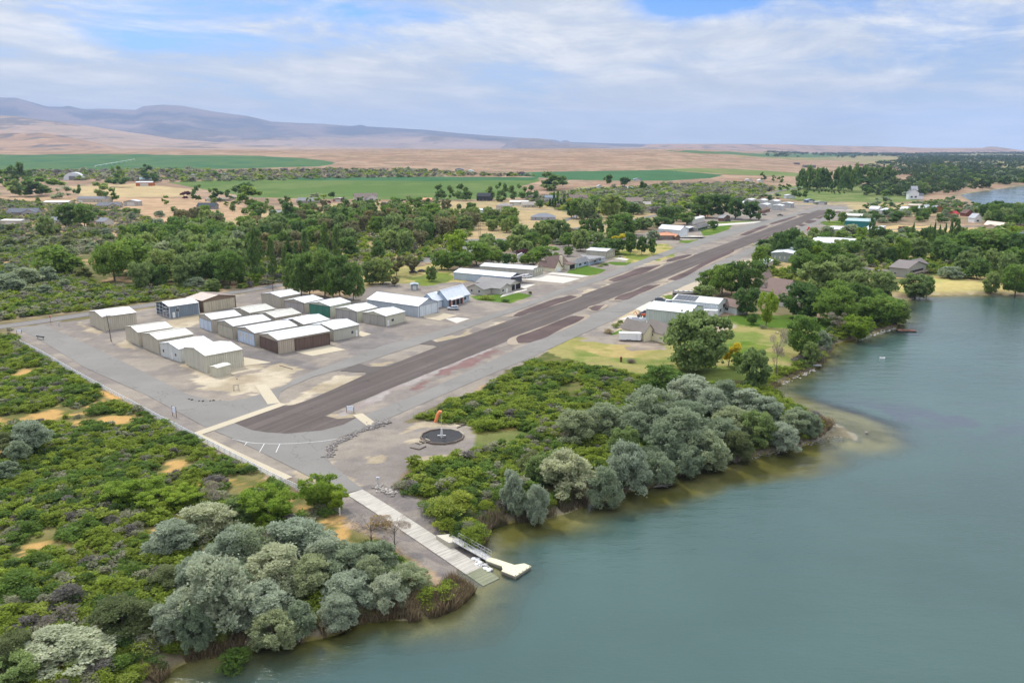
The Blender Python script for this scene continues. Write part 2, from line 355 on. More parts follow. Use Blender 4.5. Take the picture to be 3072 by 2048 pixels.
# tan dirt on the airfield
for p in ([(550,1100),(640,1160),(700,1170),(760,1130),(900,1110),(920,1100),(700,1085),(560,1080)], [(620,1120),(560,1140),(640,1170),(760,1190),(850,1150),(900,1100),(720,1110)],
          [(230,965),(300,995),(290,1005),(240,985)], [(360,1020),(400,1025),(395,1045),(350,1040)], [(490,960),(660,930),(640,960),(560,990),(480,975)],
          [(1045,1150),(940,1160),(850,1215),(870,1225),(900,1205),(1040,1150)], [(1000,1130),(1090,1125),(1060,1150),(940,1180),(900,1190)],
          [(1100,1088),(1180,1084),(1140,1106),(1100,1105)], [(1300,1020),(1420,985),(1400,1010),(1340,1030)], [(1480,965),(1530,960),(1510,972),(1470,975)],
          [(980,1250),(1060,1240),(1075,1252),(1020,1262),(985,1258)], [(985,1380),(1040,1420),(1090,1455),(1085,1462),(1020,1425),(975,1390)], [(890,1410),(1030,1480),(1010,1490),(880,1430)],
          [(1210,1320),(1250,1310),(1255,1330),(1215,1335)], [(1090,1370),(1150,1360),(1150,1385),(1100,1390)], [(1235,1375),(1420,1355),(1410,1372),(1240,1390)],
          [(1240,1262),(1420,1268),(1425,1275),(1300,1280),(1230,1290),(1200,1300)], [(1770,770),(1900,750),(1890,770),(1760,790)], [(1740,880),(1820,850),(1830,862),(1760,885)],
          [(1900,800),(2000,790),(2010,775),(1940,770)], [(2080,870),(2240,800),(2260,770),(2200,790),(2060,850)],[(1900,880),(2030,835),(2100,830),(2040,900),(1980,900)]):
    zone(p, flat(TAN, PALE, .45, .7))
zone([(1850,930),(1905,905),(1960,905),(2040,925),(1990,960),(1900,1010),(1860,1000),(1860,965)], flat((.46,.37,.24), (.40,.33,.22)))
def z2_(*p): return [(500+x/2.94, 820+y/2.94) for x, y in p]
for p in (z2_((180,480),(250,480),(430,540),(1000,735),(1350,800),(1330,860),(900,790),(680,740),(560,640),(400,600),(240,540)), z2_((1440,600),(1760,570),(1700,450),(1900,480),(2100,560),(2000,640),(1700,720),(1560,670))):
    zone(p, flat((.165,.15,.14), (.20,.18,.165)))
for p in (z2_((100,900),(260,1000),(500,1080),(800,1040),(820,1060),(500,1105),(240,1025),(90,925)), z2_((560,900),(760,850),(900,790),(930,800),(760,880),(600,925))):
    zone(p, flat((.20,.175,.15), (.26,.22,.18)))
# red cinder islands, each with its pale gravel border
isl = [[(1538,1015),(1570,1000),(1680,958),(1720,946),(1762,952),(1700,985),(1640,1015),(1560,1035)], [(1766,925),(1778,918),(1822,914),(1800,928),(1780,934)],
 [(1833,899),(1870,885),(1935,857),(1990,852),(1950,872),(1880,900)], [(2000,842),(2020,832),(2085,800),(2130,775),(2200,745),(2200,757),(2100,810),(2040,842)],
 [(1535,950),(1555,935),(1660,898),(1710,885),(1738,890),(1680,912),(1590,940)], [(1825,842),(1830,836),(1910,804),(1990,792),(1940,820),(1850,846)], [(1990,780),(2060,764),(2080,765),(2050,778),(2000,785)],
 [(2214,705),(2285,678),(2312,678),(2238,706)], [(2304,672),(2376,650),(2398,650),(2319,674)], [(2387,646),(2413,640),(2430,640),(2404,648)],
 [(2363,687),(2380,680),(2400,683),(2376,690)], [(2387,676),(2402,672),(2425,674),(2408,680)], [(2408,668),(2425,661),(2455,662),(2430,671)], [(2442,655),(2476,644),(2464,658)], [(2493,638),(2506,633),(2527,634),(2510,642)],
 [(2282,718),(2306,708),(2306,720),(2290,725)], [(2315,706),(2350,693),(2377,693),(2330,708)]]
zone([(1230,1165),(1330,1105),(1530,1030),(1560,1035),(1340,1125),(1240,1172)], flat((.19,.12,.11), GRAV, .42, .58))
zone([(1000,1250),(1100,1195),(1300,1105),(1520,1015),(1538,1020),(1300,1120),(1100,1215),(1010,1255)], flat((.30,.27,.25), (.26,.22,.20)))
zone([(2240,730),(2262,726),(2250,735),(2222,737)], flat((.40,.34,.12), (.35,.3,.12)))
# yards and lawns
for p in ([(1410,888),(1500,882),(1545,876),(1590,884),(1590,890),(1530,910),(1430,900)], [(1700,820),(1712,800),(1760,797),(1820,810),(1795,822),(1760,828)], [(1820,790),(1830,785),(1895,787),(1880,795),(1850,796)],
          [(1850,770),(1960,760),(1985,765),(1950,775)], [(2040,722),(2100,718),(2080,730),(2035,728)], [(2150,666),(2250,662),(2280,665),(2230,672),(2140,672)], [(2180,690),(2200,684)], [(2100,690),(2200,668),(2180,700),(2110,708)],
          [(1830,1003),(1866,985),(1870,1000),(1835,1005)], [(1985,888),(2010,884),(2040,892),(2010,900)], [(2450,665),(2560,660),(2545,675),(2480,677)]):
    zone(p, flat(LAWN, LAWN2, .5, .75), warp=False)
zone([(1640,1045),(1720,1010),(1790,1030),(1990,1040),(2180,970),(2200,955),(2360,960),(2500,960),(2520,1010),(2440,1080),(2350,1130),(2100,1150),(1960,1130),(1800,1100),(1700,1080)], flat((.15,.19,.045), (.27,.24,.09), .47, .66))
zone([(1700,1020),(1800,1030),(2000,1040),(1960,1065),(1840,1075),(1700,1045)], flat((.34,.27,.11), (.24,.23,.07), .4, .6))
zone([(2170,950),(2240,945),(2330,945),(2500,955),(2480,1000),(2380,990),(2240,980)], flat(LAWN, (.10,.15,.03), .5, .75))
zone([(2160,1030),(2260,1025),(2330,1040),(2290,1060),(2180,1070)], flat((.09,.15,.02), LAWN2, .5, .75))
zone([(1860,1000),(1900,1015),(2010,1040),(1985,1050),(1900,1050),(1850,1030)], flat((.24,.20,.16), (.32,.26,.2)))
zone([(2110,945),(2160,965),(2215,975),(2190,990),(2165,1000),(2140,980)], flat((.30,.24,.19), (.36,.29,.22)))
zone([(1000,800),(1250,800),(1310,790),(1360,815),(1400,845),(1290,850),(1200,850),(1120,845),(1090,880),(1070,850)], flat((.36,.29,.12), (.24,.22,.08), .4, .6))
zone([(1230,835),(1290,820),(1360,820),(1360,845),(1260,860)], flat(LAWN2, (.12,.15,.04), .4, .6))
zone([(1800,760),(1850,740),(1990,730),(2040,750),(2000,780),(1900,790)], flat((.36,.3,.12), LAWN2, .4, .6))
zone([(2250,740),(2330,720),(2450,710),(2560,700),(2900,700),(3072,690),(3300,800),(3072,870),(2900,880),(2700,880),(2500,900),(2300,900)], flat((.12,.13,.045), (.33,.25,.12), .5, .65))
zone([(2700,845),(2790,830),(2880,838),(2980,852),(3040,868),(2990,876),(2830,880),(2700,878)], flat((.40,.33,.13), (.32,.30,.10)))
zone([(2500,690),(2700,676),(2860,680),(3000,690),(2990,700),(2700,695),(2500,705)], flat((.46,.33,.16), (.40,.30,.15)))
zone([(2250,612),(2560,608),(2800,612),(2900,640),(2700,650),(2560,640),(2540,614)], flat((.38,.29,.16), (.26,.24,.12)))
zone([(1740,560),(2250,560),(2330,575),(2230,610),(2000,640),(1700,640),(1600,600)], flat((.27,.25,.11), (.20,.20,.09), n=n1))
zone([(560,690),(760,640),(1000,610),(1600,600),(1700,640),(2000,640),(1900,690),(1400,760),(1200,790),(900,840),(760,850),(560,850)], flat((.30,.245,.13), (.38,.28,.15)))
# crops
def crop(a, b): return lambda i: mixc3(a, b, th(n3[i], .45, .6))*(.94+.12*n2[i])
zone([(-700,470),(0,463),(400,462),(700,466),(900,474),(975,482),(1003,488),(1000,493),(960,499),(700,507),(300,510),(-700,512)], crop((.075,.135,.05), (.045,.115,.05)), warp=False)
zone([(500,548),(700,536),(900,531),(1250,530),(1610,533),(1620,543),(1560,560),(1600,590),(1400,600),(1000,598),(760,592),(600,566)], crop((.085,.14,.035), (.11,.155,.045)), warp=False)
zone([(860,534),(1250,530),(1620,532),(1600,541),(1300,543),(900,541)], crop((.035,.105,.04), (.05,.12,.05)), warp=False)
zone([(1500,522),(1600,516),(1800,513),(1980,510),(2170,525),(2130,535),(2000,543),(1700,540)], crop((.05,.125,.05), (.045,.11,.045)), warp=False)
zone([(1960,510),(2090,504),(2300,512),(2400,520),(2390,530),(2200,524)], crop((.12,.17,.05), (.16,.18,.07)), warp=False)
zone([(200,560),(420,550),(580,570),(560,590),(400,592),(250,590)], flat((.42,.32,.17), (.36,.28,.15)), warp=False)
zone([(2330,560),(2500,552),(2700,560),(2780,575),(2760,600),(2700,608),(2400,604),(2320,590)], flat((.10,.15,.04), (.17,.19,.07)))
zone([(2300,440),(2600,445),(3300,448),(3300,560),(2900,540),(2700,500),(2500,480),(2200,470)], flat((.16,.17,.07), (.28,.22,.12), n=n3), warp=False)
zone([(2000,452),(2500,455),(2700,462),(2600,466),(2100,462)], crop((.06,.13,.06), (.09,.13,.05)), warp=False)
# banks, mud and the bed under the water
bk = np.clip((6.0+5*(n1[:, 0]-.5)-sd_all)/4.5, 0, 1)[:, None]*(sd_all > -1)[:, None]
C = C*(1-bk*.8)+mixc3((.20,.155,.105), (.30,.25,.19), th(n2, .4, .6))*bk*.8
bed = mixc3((.17,.145,.045), (.30,.255,.13), th(n1, .45, .6))
u = (sd_all < .4)[:, None]; C = np.where(u, bed*(.8+.4*n2), C)
rq = np.abs(-(X-rMid0[0])*RU[1]+(Y-rMid0[1])*RU[0]); rt = (X-rMid0[0])*RU[0]+(Y-rMid0[1])*RU[1]
u = ((rq < RW*.5+5.0) & (rt > -1) & (rt < RL+1) & (sd_all > -.5))[:, None]; C = np.where(u, mixc3((.17,.15,.14), (.24,.21,.18), th(n2, .4, .6)), C)
u = ((np.hypot(X-P(2520,1300,WZ)[0], Y-P(2520,1300,WZ)[1]) < 9) & (sd_all > -1))[:, None]; C = np.where(u, mixc3((.17,.15,.10), (.25,.225,.17), th(n2, .4, .6)), C)
# bumpy scrub soil, gentle everywhere
Z = Z+(fbm(X, Y, 3.5, 3, 21)-.5)*.10*sst(3, 8, sd_all)*(Y < 700)
gm, t, b = mat_new('ground_cover')
at = t.nodes.new('ShaderNodeAttribute'); at.attribute_name = 'Col'
c = mul(t, at.outputs['Color'], ramp(t, tex(t, 2.6, 6, .8), [(.22, .70), (.5, 1.0), (.8, 1.34)]))
c = mul(t, c, ramp(t, tex(t, .35, 5, .7), [(.25, .84), (.75, 1.16)]))
c = mul(t, c, ramp(t, tex(t, .02, 5, .7), [(.25, .88), (.75, 1.12)]))
t.links.new(c, b.inputs['Base Color']); b.inputs['Roughness'].default_value = 1; b.inputs['Specular IOR Level'].default_value = .05
bp = t.nodes.new('ShaderNodeBump'); bp.inputs['Distance'].default_value = .12; bp.inputs['Strength'].default_value = .7
t.links.new(tex(t, 1.8, 6, .8), bp.inputs['Height']); t.links.new(bp.outputs[0], b.inputs['Normal'])
ii = np.arange(nx*ny).reshape(ny, nx); q = np.stack([ii[:-1, :-1], ii[:-1, 1:], ii[1:, 1:], ii[1:, :-1]], -1).reshape(-1, 4)
g = link('ground', np_mesh('ground', np.stack([X, Y, Z], 1), q, gm, C, smooth=True)); g['kind'] = 'structure'
del q, ii
# ---------------------------------------------------------------- river
def river(name, poly, step, lim):
    xs = [p[0] for p in poly]; ys = [p[1] for p in poly]; x0, x1, y0, y1 = max(min(xs), lim[0])-12, min(max(xs), lim[1])+12, max(min(ys), lim[2])-12, min(max(ys), lim[3])+12
    ax = np.arange(x0, x1, step); ay = np.arange(y0, y1, step); XX, YY = np.meshgrid(ax, ay); XX = XX.ravel(); YY = YY.ravel()
    sd = -shore_d(XX, YY)
    keep = sd > -10
    a, bb = len(ax), len(ay); idn = np.arange(a*bb).reshape(bb, a); qd = np.stack([idn[:-1, :-1], idn[:-1, 1:], idn[1:, 1:], idn[1:, :-1]], -1).reshape(-1, 4)
    qd = qd[keep[qd].any(1)]; used = np.unique(qd); mp = np.zeros(a*bb, np.int64); mp[used] = np.arange(len(used)); qd = mp[qd]; XX = XX[used]; YY = YY[used]; sd = sd[used]
    px = np.array(pix(XX, YY, WZ))
    dm = (sd-1)/ (5.0+11*fbm(XX, YY, 14, 4, 41))
    # shoal off the spit and weed beds
    def blob(p, rx, ry, ang):
        cx0, cy0 = P(*p, WZ); dx, dy = XX-cx0, YY-cy0; ca, sa = math.cos(ang), math.sin(ang)
        return np.exp(-(((dx*ca+dy*sa)/rx)**2+((-dx*sa+dy*ca)/ry)**2))
    sh = blob((2560,1290), 26, 10, .1)+blob((2430,1215), 22, 8, -.5)*1.1+blob((2300,1410), 30, 8, .45)*1.3+blob((2000,1470), 20, 6, .4)*1.1+blob((1560,1600), 9, 4, .4)*.7
    deep = np.clip(dm-sh*.62*(.5+fbm(XX, YY, 9, 4, 44)), 0, 1)
    weed = np.clip(blob((2740,1245), 30, 11, -.15)*1.1+blob((2900,1300), 22, 7, .2)*.3, 0, 1)*sst(.35, .6, fbm(XX, YY, 7, 5, 45))
    col = np.stack([deep, weed, sst(.45, .7, fbm(XX, YY*1.0, 60, 4, 46))], 1)
    me = np_mesh(name, np.stack([XX, YY, np.full(len(XX), WZ)], 1), qd, wmat, col, smooth=True)
    o = link(name, me); o['kind'] = 'structure'; return o
wmat = bpy.data.materials.new('river_water'); wmat.use_nodes = True; t = wmat.node_tree; t.nodes.clear()
o_ = t.nodes.new('ShaderNodeOutputMaterial'); at = t.nodes.new('ShaderNodeAttribute'); at.attribute_name = 'Col'
sp = t.nodes.new('ShaderNodeSeparateColor'); t.links.new(at.outputs['Color'], sp.inputs[0])
df = t.nodes.new('ShaderNodeBsdfDiffuse')
wc = mul(t, (.048,.088,.079), ramp(t, tex(t, .012, 4, .6), [(.3, .82), (.7, 1.2)]))
def mixf(a, b, f):
    n = t.nodes.new('ShaderNodeMix'); n.data_type = 'RGBA'
    for i, v in ((6, a), (7, b)):
        if isinstance(v, tuple): n.inputs[i].default_value = v+(1,)
        else: t.links.new(v, n.inputs[i])
    t.links.new(f, n.inputs[0]); return n.outputs[2]
wc = mixf(wc, (.055,.07,.085), sp.outputs[1]); t.links.new(wc, df.inputs[0])
tr = t.nodes.new('ShaderNodeBsdfTransparent'); tr.inputs[0].default_value = (.80, .84, .70, 1)
m1 = t.nodes.new('ShaderNodeMixShader'); dr = ramp(t, sp.outputs[0], [(0, .03), (.35, .40), (.8, .90), (1, 1)])
t.links.new(dr, m1.inputs[0]); t.links.new(tr.outputs[0], m1.inputs[1]); t.links.new(df.outputs[0], m1.inputs[2])
gl = t.nodes.new('ShaderNodeBsdfGlossy'); t.links.new(ramp(t, tex(t, 1.0, 5, .65, mapping=(.02, .055, 1)), [(.35, .03), (.6, .15)]), gl.inputs['Roughness']); gl.inputs[0].default_value = (.9, .95, 1, 1)
fr = t.nodes.new('ShaderNodeFresnel'); fr.inputs[0].default_value = 1.33
w1 = tex(t, 1.0, 4, .6, mapping=(.9, 2.0, 1)); w2 = tex(t, 1.0, 3, .5, mapping=(.16, .34, 1))
ad = t.nodes.new('ShaderNodeMath'); ad.operation = 'MULTIPLY_ADD'; t.links.new(w2, ad.inputs[0]); ad.inputs[1].default_value = 2.4; t.links.new(w1, ad.inputs[2])
bp = t.nodes.new('ShaderNodeBump'); bp.inputs['Distance'].default_value = .13; bp.inputs['Strength'].default_value = .6; t.links.new(ad.outputs[0], bp.inputs['Height'])
t.links.new(bp.outputs[0], gl.inputs['Normal']); t.links.new(bp.outputs[0], fr.inputs['Normal'])
m2 = t.nodes.new('ShaderNodeMixShader'); t.links.new(fr.outputs[0], m2.inputs[0]); t.links.new(m1.outputs[0], m2.inputs[1]); t.links.new(gl.outputs[0], m2.inputs[2]); t.links.new(m2.outputs[0], o_.inputs[0])
river('river', water1, 1.6, (-120, 420, 20, 420)); river('far_river', water2, 8, (0, 1300, 300, 1500))
# ---------------------------------------------------------------- hills and mountains
def hills(name, prof, d1, d0, c1, c2, rough=.09, seed=1, pw=1.6, zb=None, rock=(.16,.14,.13), low=None):
    """real ridge: crest at distance d1 following the skyline, foot at distance d0"""
    prof = np.array(prof, float); px = np.arange(prof[0, 0], prof[-1, 0], 9.0); py = np.interp(px, prof[:, 0], prof[:, 1])
    T = np.concatenate([np.linspace(0, 1, 56), 1+np.linspace(.03, .5, 8)]); u = (px-1536)/F
    V = []; 
    crest = H+(443-py)/F*d1*1.028
    for tt in T:
        d = d0+(d1-d0)*tt; xx = u*d*1.028; yy = np.full(len(u), d)
        base = far_z(u*d0, np.full(len(u), d0))-12 if zb is None else zb
        n = fbm(xx, yy, (d1-d0)*.28, 5, seed, .55); rg = 1-np.abs(fbm(xx, yy*.6, (d1-d0)*.16, 5, seed+3, .6)-.5)*2
        k = min(tt, 1)**pw
        zz = base+(crest-base)*(k+ (n-.5)*rough*6*tt*(1-tt if tt < 1 else 0)*1.2 - (1-rg)*rough*2.2*max(0, 1-tt)*tt*4*.25)
        if tt > 1: zz = base+(crest-base)*max(0, 1-(tt-1)*1.8)
        V.append(np.stack([xx, yy, zz], 1))
    V = np.concatenate(V); m, n_ = len(T), len(u); idn = np.arange(m*n_).reshape(m, n_); qd = np.stack([idn[:-1, :-1], idn[:-1, 1:], idn[1:, 1:], idn[1:, :-1]], -1).reshape(-1, 4)
    s = (d1-d0)
    a = th(fbm(V[:, 0], V[:, 1], s*.12, 5, seed+7, .6), .42, .6)[:, None]; r_ = th(fbm(V[:, 0], V[:, 1]*.35, s*.07, 5, seed+8, .65), .56, .66)[:, None]
    c = mixc3(c1, c2, a)
    if low is not None:
        tt_ = np.repeat(np.minimum(T, 1), n_)[:, None]; k_ = np.clip(1.25-1.9*tt_+(fbm(V[:, 0], V[:, 1], s*.1, 4, seed+9)[:, None]-.5)*1.8, 0, 1); c = c*(1-k_)+np.array(low)*k_
    c = c*(1-r_)+np.array(rock)*r_
    o = link(name, np_mesh(name, V, qd, hm, c, smooth=True)); o['kind'] = 'structure'; return o
hm, t, b = mat_new('hill_cover'); at = t.nodes.new('ShaderNodeAttribute'); at.attribute_name = 'Col'
t.links.new(mul(t, at.outputs['Color'], ramp(t, tex(t, .012, 7, .7), [(.25, .78), (.75, 1.22)])), b.inputs['Base Color']); b.inputs['Roughness'].default_value = 1; b.inputs['Specular IOR Level'].default_value = 0
bp = t.nodes.new('ShaderNodeBump'); bp.inputs['Distance'].default_value = 14; t.links.new(tex(t, .006, 8, .7), bp.inputs['Height']); t.links.new(bp.outputs[0], b.inputs['Normal'])
hills('mountains', [(-900,330),(-300,318),(0,307),(90,306),(150,308),(230,331),(275,332),(290,329),(330,338),(355,338),(372,337),(430,338),(480,340),(500,330),(560,326),(610,329),(700,345),(790,356),(860,372),(900,374),(1000,378),(1080,384),(1100,382),(1112,380),(1125,385),(1200,389),(1300,395),(1400,405),(1500,412),(1560,416),(1660,422),(1675,427),(1688,421),(1700,428),(1800,431),(1900,433),(2050,436),(2300,440),(2600,447)],
      20000, 8500, (.22,.18,.17), (.11,.11,.125), rough=.40, seed=51, pw=1.5, low=(.36,.27,.22))
hills('foothills', [(-900,370),(-200,352),(0,351),(130,357),(300,378),(450,400),(560,416),(600,421),(800,436),(1000,441),(1300,447),(1500,452)], 10500, 5200, (0.368,0.268,0.200), (0.304,0.232,0.176), rough=.10, seed=61, pw=1.5)
hills('rocky_knoll', [(-500,415),(-100,400),(0,400),(160,404),(210,402),(260,409),(330,424),(400,440),(430,446)], 5600, 4300, (0.352,0.240,0.168), (0.288,0.200,0.144), rough=.12, seed=66, pw=1.3)
hills('butte', [(1440,452),(1500,446),(1530,428),(1560,418),(1600,417),(1640,421),(1655,428),(1700,446),(1800,452)], 13500, 12000, (.24,.19,.16), (.17,.15,.15), rough=.05, seed=68, pw=.9)
hills('mesa', [(1880,456),(1915,436),(1940,433),(2100,433),(2300,434),(2500,439),(2640,441),(2660,442),(2700,444),(2870,444),(2885,441),(2900,440),(2925,443),(2950,446),(2985,451),(3020,450),(3040,447),(3072,446),(3300,440),(3800,446)],
      11500, 9300, (0.336,0.232,0.176), (0.288,0.208,0.176), rough=.05, seed=71, pw=.75, zb=-4)
# ---------------------------------------------------------------- air
hz = MB().box(-19000, 26000, -900, 31000, -60, 1250).obj('haze', None); hz['kind'] = 'stuff'
hmat = bpy.data.materials.new('haze_air'); hmat.use_nodes = True; t = hmat.node_tree; t.nodes.clear(); o_ = t.nodes.new('ShaderNodeOutputMaterial'); pv = t.nodes.new('ShaderNodeVolumePrincipled')
pv.inputs['Color'].default_value = (.49, .66, 1, 1); pv.inputs['Density'].default_value = 4.0e-5; pv.inputs['Anisotropy'].default_value = .0
t.links.new(pv.outputs[0], o_.inputs['Volume']); hz.data.materials.append(hmat)
# ---------------------------------------------------------------- pavements
RUNANG = math.atan2(2500, 2972-1536)
A_RUN = asphalt('runway_asphalt', (.098,.080,.071), .12, True, (RUNANG, .55)); A_GREY = asphalt('old_asphalt', (.20,.19,.172), .12, True)
A_ROAD = asphalt('road_asphalt', (.17,.16,.155), .10, False); A_CONC = asphalt('concrete', (.46,.40,.29), .06, False); A_CONC2 = asphalt('pale_concrete', (.52,.49,.43), .06, False)
A_CONC3 = asphalt('tan_concrete', (.42,.355,.26), .06, False)
def sheet(name, px, z, mat, world=None, sub=True):
    poly = world or [PT(a, b) for a, b in px]
    import bmesh
    bm = bmesh.new(); vs = [bm.verts.new((a, b, z+(float(far_z(a, b)) if sub else 0))) for a, b in poly]; f = bm.faces.new(vs); bm.normal_update()
    if f.normal.z < 0: f.normal_flip()
    bmesh.ops.triangulate(bm, faces=[f]); me = bpy.data.meshes.new(name); bm.to_mesh(me); bm.free()
    o = link(name, me, None, mat); o['kind'] = 'structure'; return o
def smoothline(pts, n=6):
    out_ = []; m = len(pts)
    for i in range(m-1):
        p0, p1, p2, p3 = pts[max(i-1, 0)], pts[i], pts[i+1], pts[min(i+2, m-1)]
        for k in range(n):
            t_ = k/n; out_.append(tuple(.5*((2*p1[j])+(-p0[j]+p2[j])*t_+(2*p0[j]-5*p1[j]+4*p2[j]-p3[j])*t_*t_+(-p0[j]+3*p1[j]-3*p2[j]+p3[j])*t_**3) for j in (0, 1)))
    out_.append(pts[-1]); return out_
def ribbon(name, px, w, z, mat, world=None, n=6, zf=None):
    pts = smoothline(world or [PT(a, b) for a, b in px], n); V = []; Fq = []
    for i, p in enumerate(pts):
        a = pts[max(i-1, 0)]; c_ = pts[min(i+1, len(pts)-1)]; dx, dy = c_[0]-a[0], c_[1]-a[1]; l = math.hypot(dx, dy) or 1; nx_, ny_ = -dy/l*w/2, dx/l*w/2
        for s in (1, -1):
            xx, yy = p[0]+nx_*s, p[1]+ny_*s; V.append((xx, yy, z+(zf(xx, yy) if zf else float(far_z(xx, yy)))))
    for i in range(len(pts)-1): Fq.append((2*i, 2*i+1, 2*i+3, 2*i+2))
    me = bpy.data.meshes.new(name); me.from_pydata(V, [], Fq); me.update(); o = link(name, me, None, mat); o['kind'] = 'structure'; return o
ribbon('county_road', [(-900,1085),(-300,1012),(0,981),(260,943),(464,913),(650,885),(860,853),(1070,816),(1256,781),(1400,747),(1560,715),(1700,690),(1886,662),(1944,651),(2060,627),(2187,601),(2290,583),(2348,571),(2420,560)], 7.6, .075, A_ROAD)
ribbon('road_line', [(-300,1012),(0,981),(260,943),(464,913),(650,885),(860,853)], .14, .083, paint((.55,.45,.12)))
sheet('entrance_road', [(10,988),(49,986),(110,1013),(253,1102),(446,1188),(625,1286),(704,1317),(857,1393),(1031,1482.6),(1089,1466.5),(1052,1440),(1010,1405),(989,1385),(979,1368),(977,1350),(988,1332),(1010,1317),(1050,1300),(1104,1283),(1127,1272),(1338,1180),(1260,1180),(1076,1252),(1074,1251),
        (1014,1257),(972,1247),(940,1220),(882,1215),(830,1221),(840,1178),(952,1109),(900,1130),(840,1163),(740,1195),(690,1203),(630,1200),(560,1182),(440,1120),(300,1050),(190,1000),(130,975),(60,982)], .070, A_GREY)
sheet('east_taxiway', [(1338,1180),(1627,1057),(1709,1019),(1858,952),(1996,881),(2122,830),(2200,785),(2383,705),(2455,671),(2531,635),(2503,635),(2440,657),(2200,768),(2000,851),(1756,952),(1559,1043),(1260,1180)], .070, A_GREY)
sheet('west_taxiway', [(829,1178),(940,1130),(1078,1092),(1190,1055),(1300,1020),(1532,938),(1678,884),(1825,834),(1900,803),(2046,752),(2200,705),(2349,659),(2466,627),(2540,631),(2545,621),(2461,620),(2349,650),(2200,684),(2046,736),(1900,789),(1825,818),(1678,869),(1532,924),(1300,997),(1146,1038),(952,1109),(840,1163)], .072, A_GREY)
sheet('runway', [(1100,1122),(1392,1009.5),(1746,884),(2100,759),(2404,650),(2455,630),(2506,631),(2455,650),(2272,724.6),(1828,897),(1757,925),(1539,1016),(1277,1122),(1134,1180),(972,1247),(1014,1257),(1074,1251),(1031,1274),(967,1291),(861,1301),(800,1297),(755,1290),(700,1268),(831,1221),(882,1214),(925,1200),(1000,1168)], .082, A_RUN)
def rounded(w, it=2):
    for _ in range(it):
        o2 = []
        for i in range(len(w)):
            a, b2 = w[i], w[(i+1) % len(w)]; o2 += [(a[0]*.75+b2[0]*.25, a[1]*.75+b2[1]*.25), (a[0]*.25+b2[0]*.75, a[1]*.25+b2[1]*.75)]
        w = o2
    return w
A_CIN = asphalt('red_cinder', (.088,.060,.055), .35, False, (RUNANG, .5)); A_BOR = asphalt('pale_gravel', (.29,.24,.18), .2, False)
for p in isl:
    w = [PT(a, b2) for a, b2 in p]; cxx = sum(a for a, b2 in w)/len(w); cyy = sum(b2 for a, b2 in w)/len(w); r_ = random.Random(int(cyy))
    ca_, sa_ = math.cos(RUNANG), math.sin(RUNANG); w2_ = []
    for a, b2 in w: al = (a-cxx)*ca_+(b2-cyy)*sa_; pp_ = (-(a-cxx)*sa_+(b2-cyy)*ca_)*.82; w2_.append((cxx+al*ca_-pp_*sa_, cyy+al*sa_+pp_*ca_))
    w = w2_
    sheet('gravel_border', None, .098, A_BOR, world=rounded([(cxx+(a-cxx)*1.16+1.1*(1 if a > cxx else -1), cyy+(b2-cyy)*1.08+1.2*(1 if b2 > cyy else -1)) for a, b2 in w]))
    sheet('cinder_bed', None, .106, A_CIN, world=rounded([(a+r_.uniform(-.5, .5), b2+r_.uniform(-1.6, 1.6)) for a, b2 in sum([[w[i], ((w[i][0]+w[(i+1) % len(w)][0])/2, (w[i][1]+w[(i+1) % len(w)][1])/2)] for i in range(len(w))], [])], 1))
A_DK = asphalt('connector_asphalt', (.105,.09,.082), .10, False)
for k, p in enumerate(([(1020,1112),(1076,1091),(1110,1100),(1165,1099),(1098,1124),(1096,1116),(1060,1116)], [(1258,1032),(1292,1020),(1311,1027),(1392,1009),(1330,1035),(1321,1045),(1300,1036)], [(1694,880),(1730,867),(1760,875),(1746,885)], [(1830,850),(1800,842),(1890,812),(1880,832)],
        [(1722,961),(1760,952),(1700,990),(1676,985)], [(1756,924),(1762,940),(1796,936),(1775,920)], [(1828,898),(1846,905),(1810,925),(1790,914)], [(1960,848),(1990,850),(2010,842),(1985,838)])):
    if k < 2: sheet('connector', p, .094, A_DK)
ribbon('concrete_path', [(588,1303),(850,1211)], 2.6, .110, A_CONC, n=2); ribbon('concrete_path', [(782,1154),(822,1211)], 3.0, .112, A_CONC, n=2)
ribbon('concrete_path', [(590,1308),(720,1371),(862,1437)], 2.4, .114, A_CONC, n=2); ribbon('concrete_path', [(1073,1243),(1116,1275)], 2.5, .112, A_CONC, n=2)
for p, m in (([(888,1057),(985,1036),(1037,1049),(938,1068)], A_CONC), ([(731,1071),(812,1087),(812,1088),(770,1093),(733,1097)], A_CONC), ([(1080,993),(1114,1002),(1090,1010),(1072,1006)], A_CONC), ([(1265,945),(1320,938),(1372,946),(1318,962),(1275,955)], A_CONC3),
             ([(1335,956),(1372,952),(1410,956),(1370,970)], A_CONC2), ([(1560,838),(1620,822),(1742,836),(1690,850)], A_CONC2), ([(1640,822),(1660,815),(1768,828),(1745,832)], A_CONC2), ([(1555,852),(1608,853),(1575,866),(1560,862)], A_CONC2), ([(1510,882),(1580,867),(1582,870),(1500,892)], A_CONC2),
             ([(1893,922),(1936,903),(2020,915),(2010,930),(1940,940)], A_CONC2), ([(1856,958),(1890,946),(1950,952),(1940,970),(1910,962)], A_CONC2), ([(1835,775),(1860,772),(1887,778),(1880,782)], A_CONC2), ([(2040,712),(2150,710),(2140,716),(2035,717)], A_CONC2), ([(2000,885),(2090,838),(2150,840),(2100,875)], A_CONC3),
             ([(1980,715),(2060,706),(2150,712),(2110,716)], A_CONC2),([(2490,630),(2560,630),(2558,632),(2488,632)], A_CONC2),([(2100,682),(2290,668),(2280,664),(2120,674)], A_CONC2)):
    sheet('concrete_apron', p, .064, m)
sheet('car_park', [(1256,788),(1310,770),(1330,740),(1370,718),(1500,715),(1560,722),(1490,740),(1420,760),(1330,785)], .03, A_GREY)
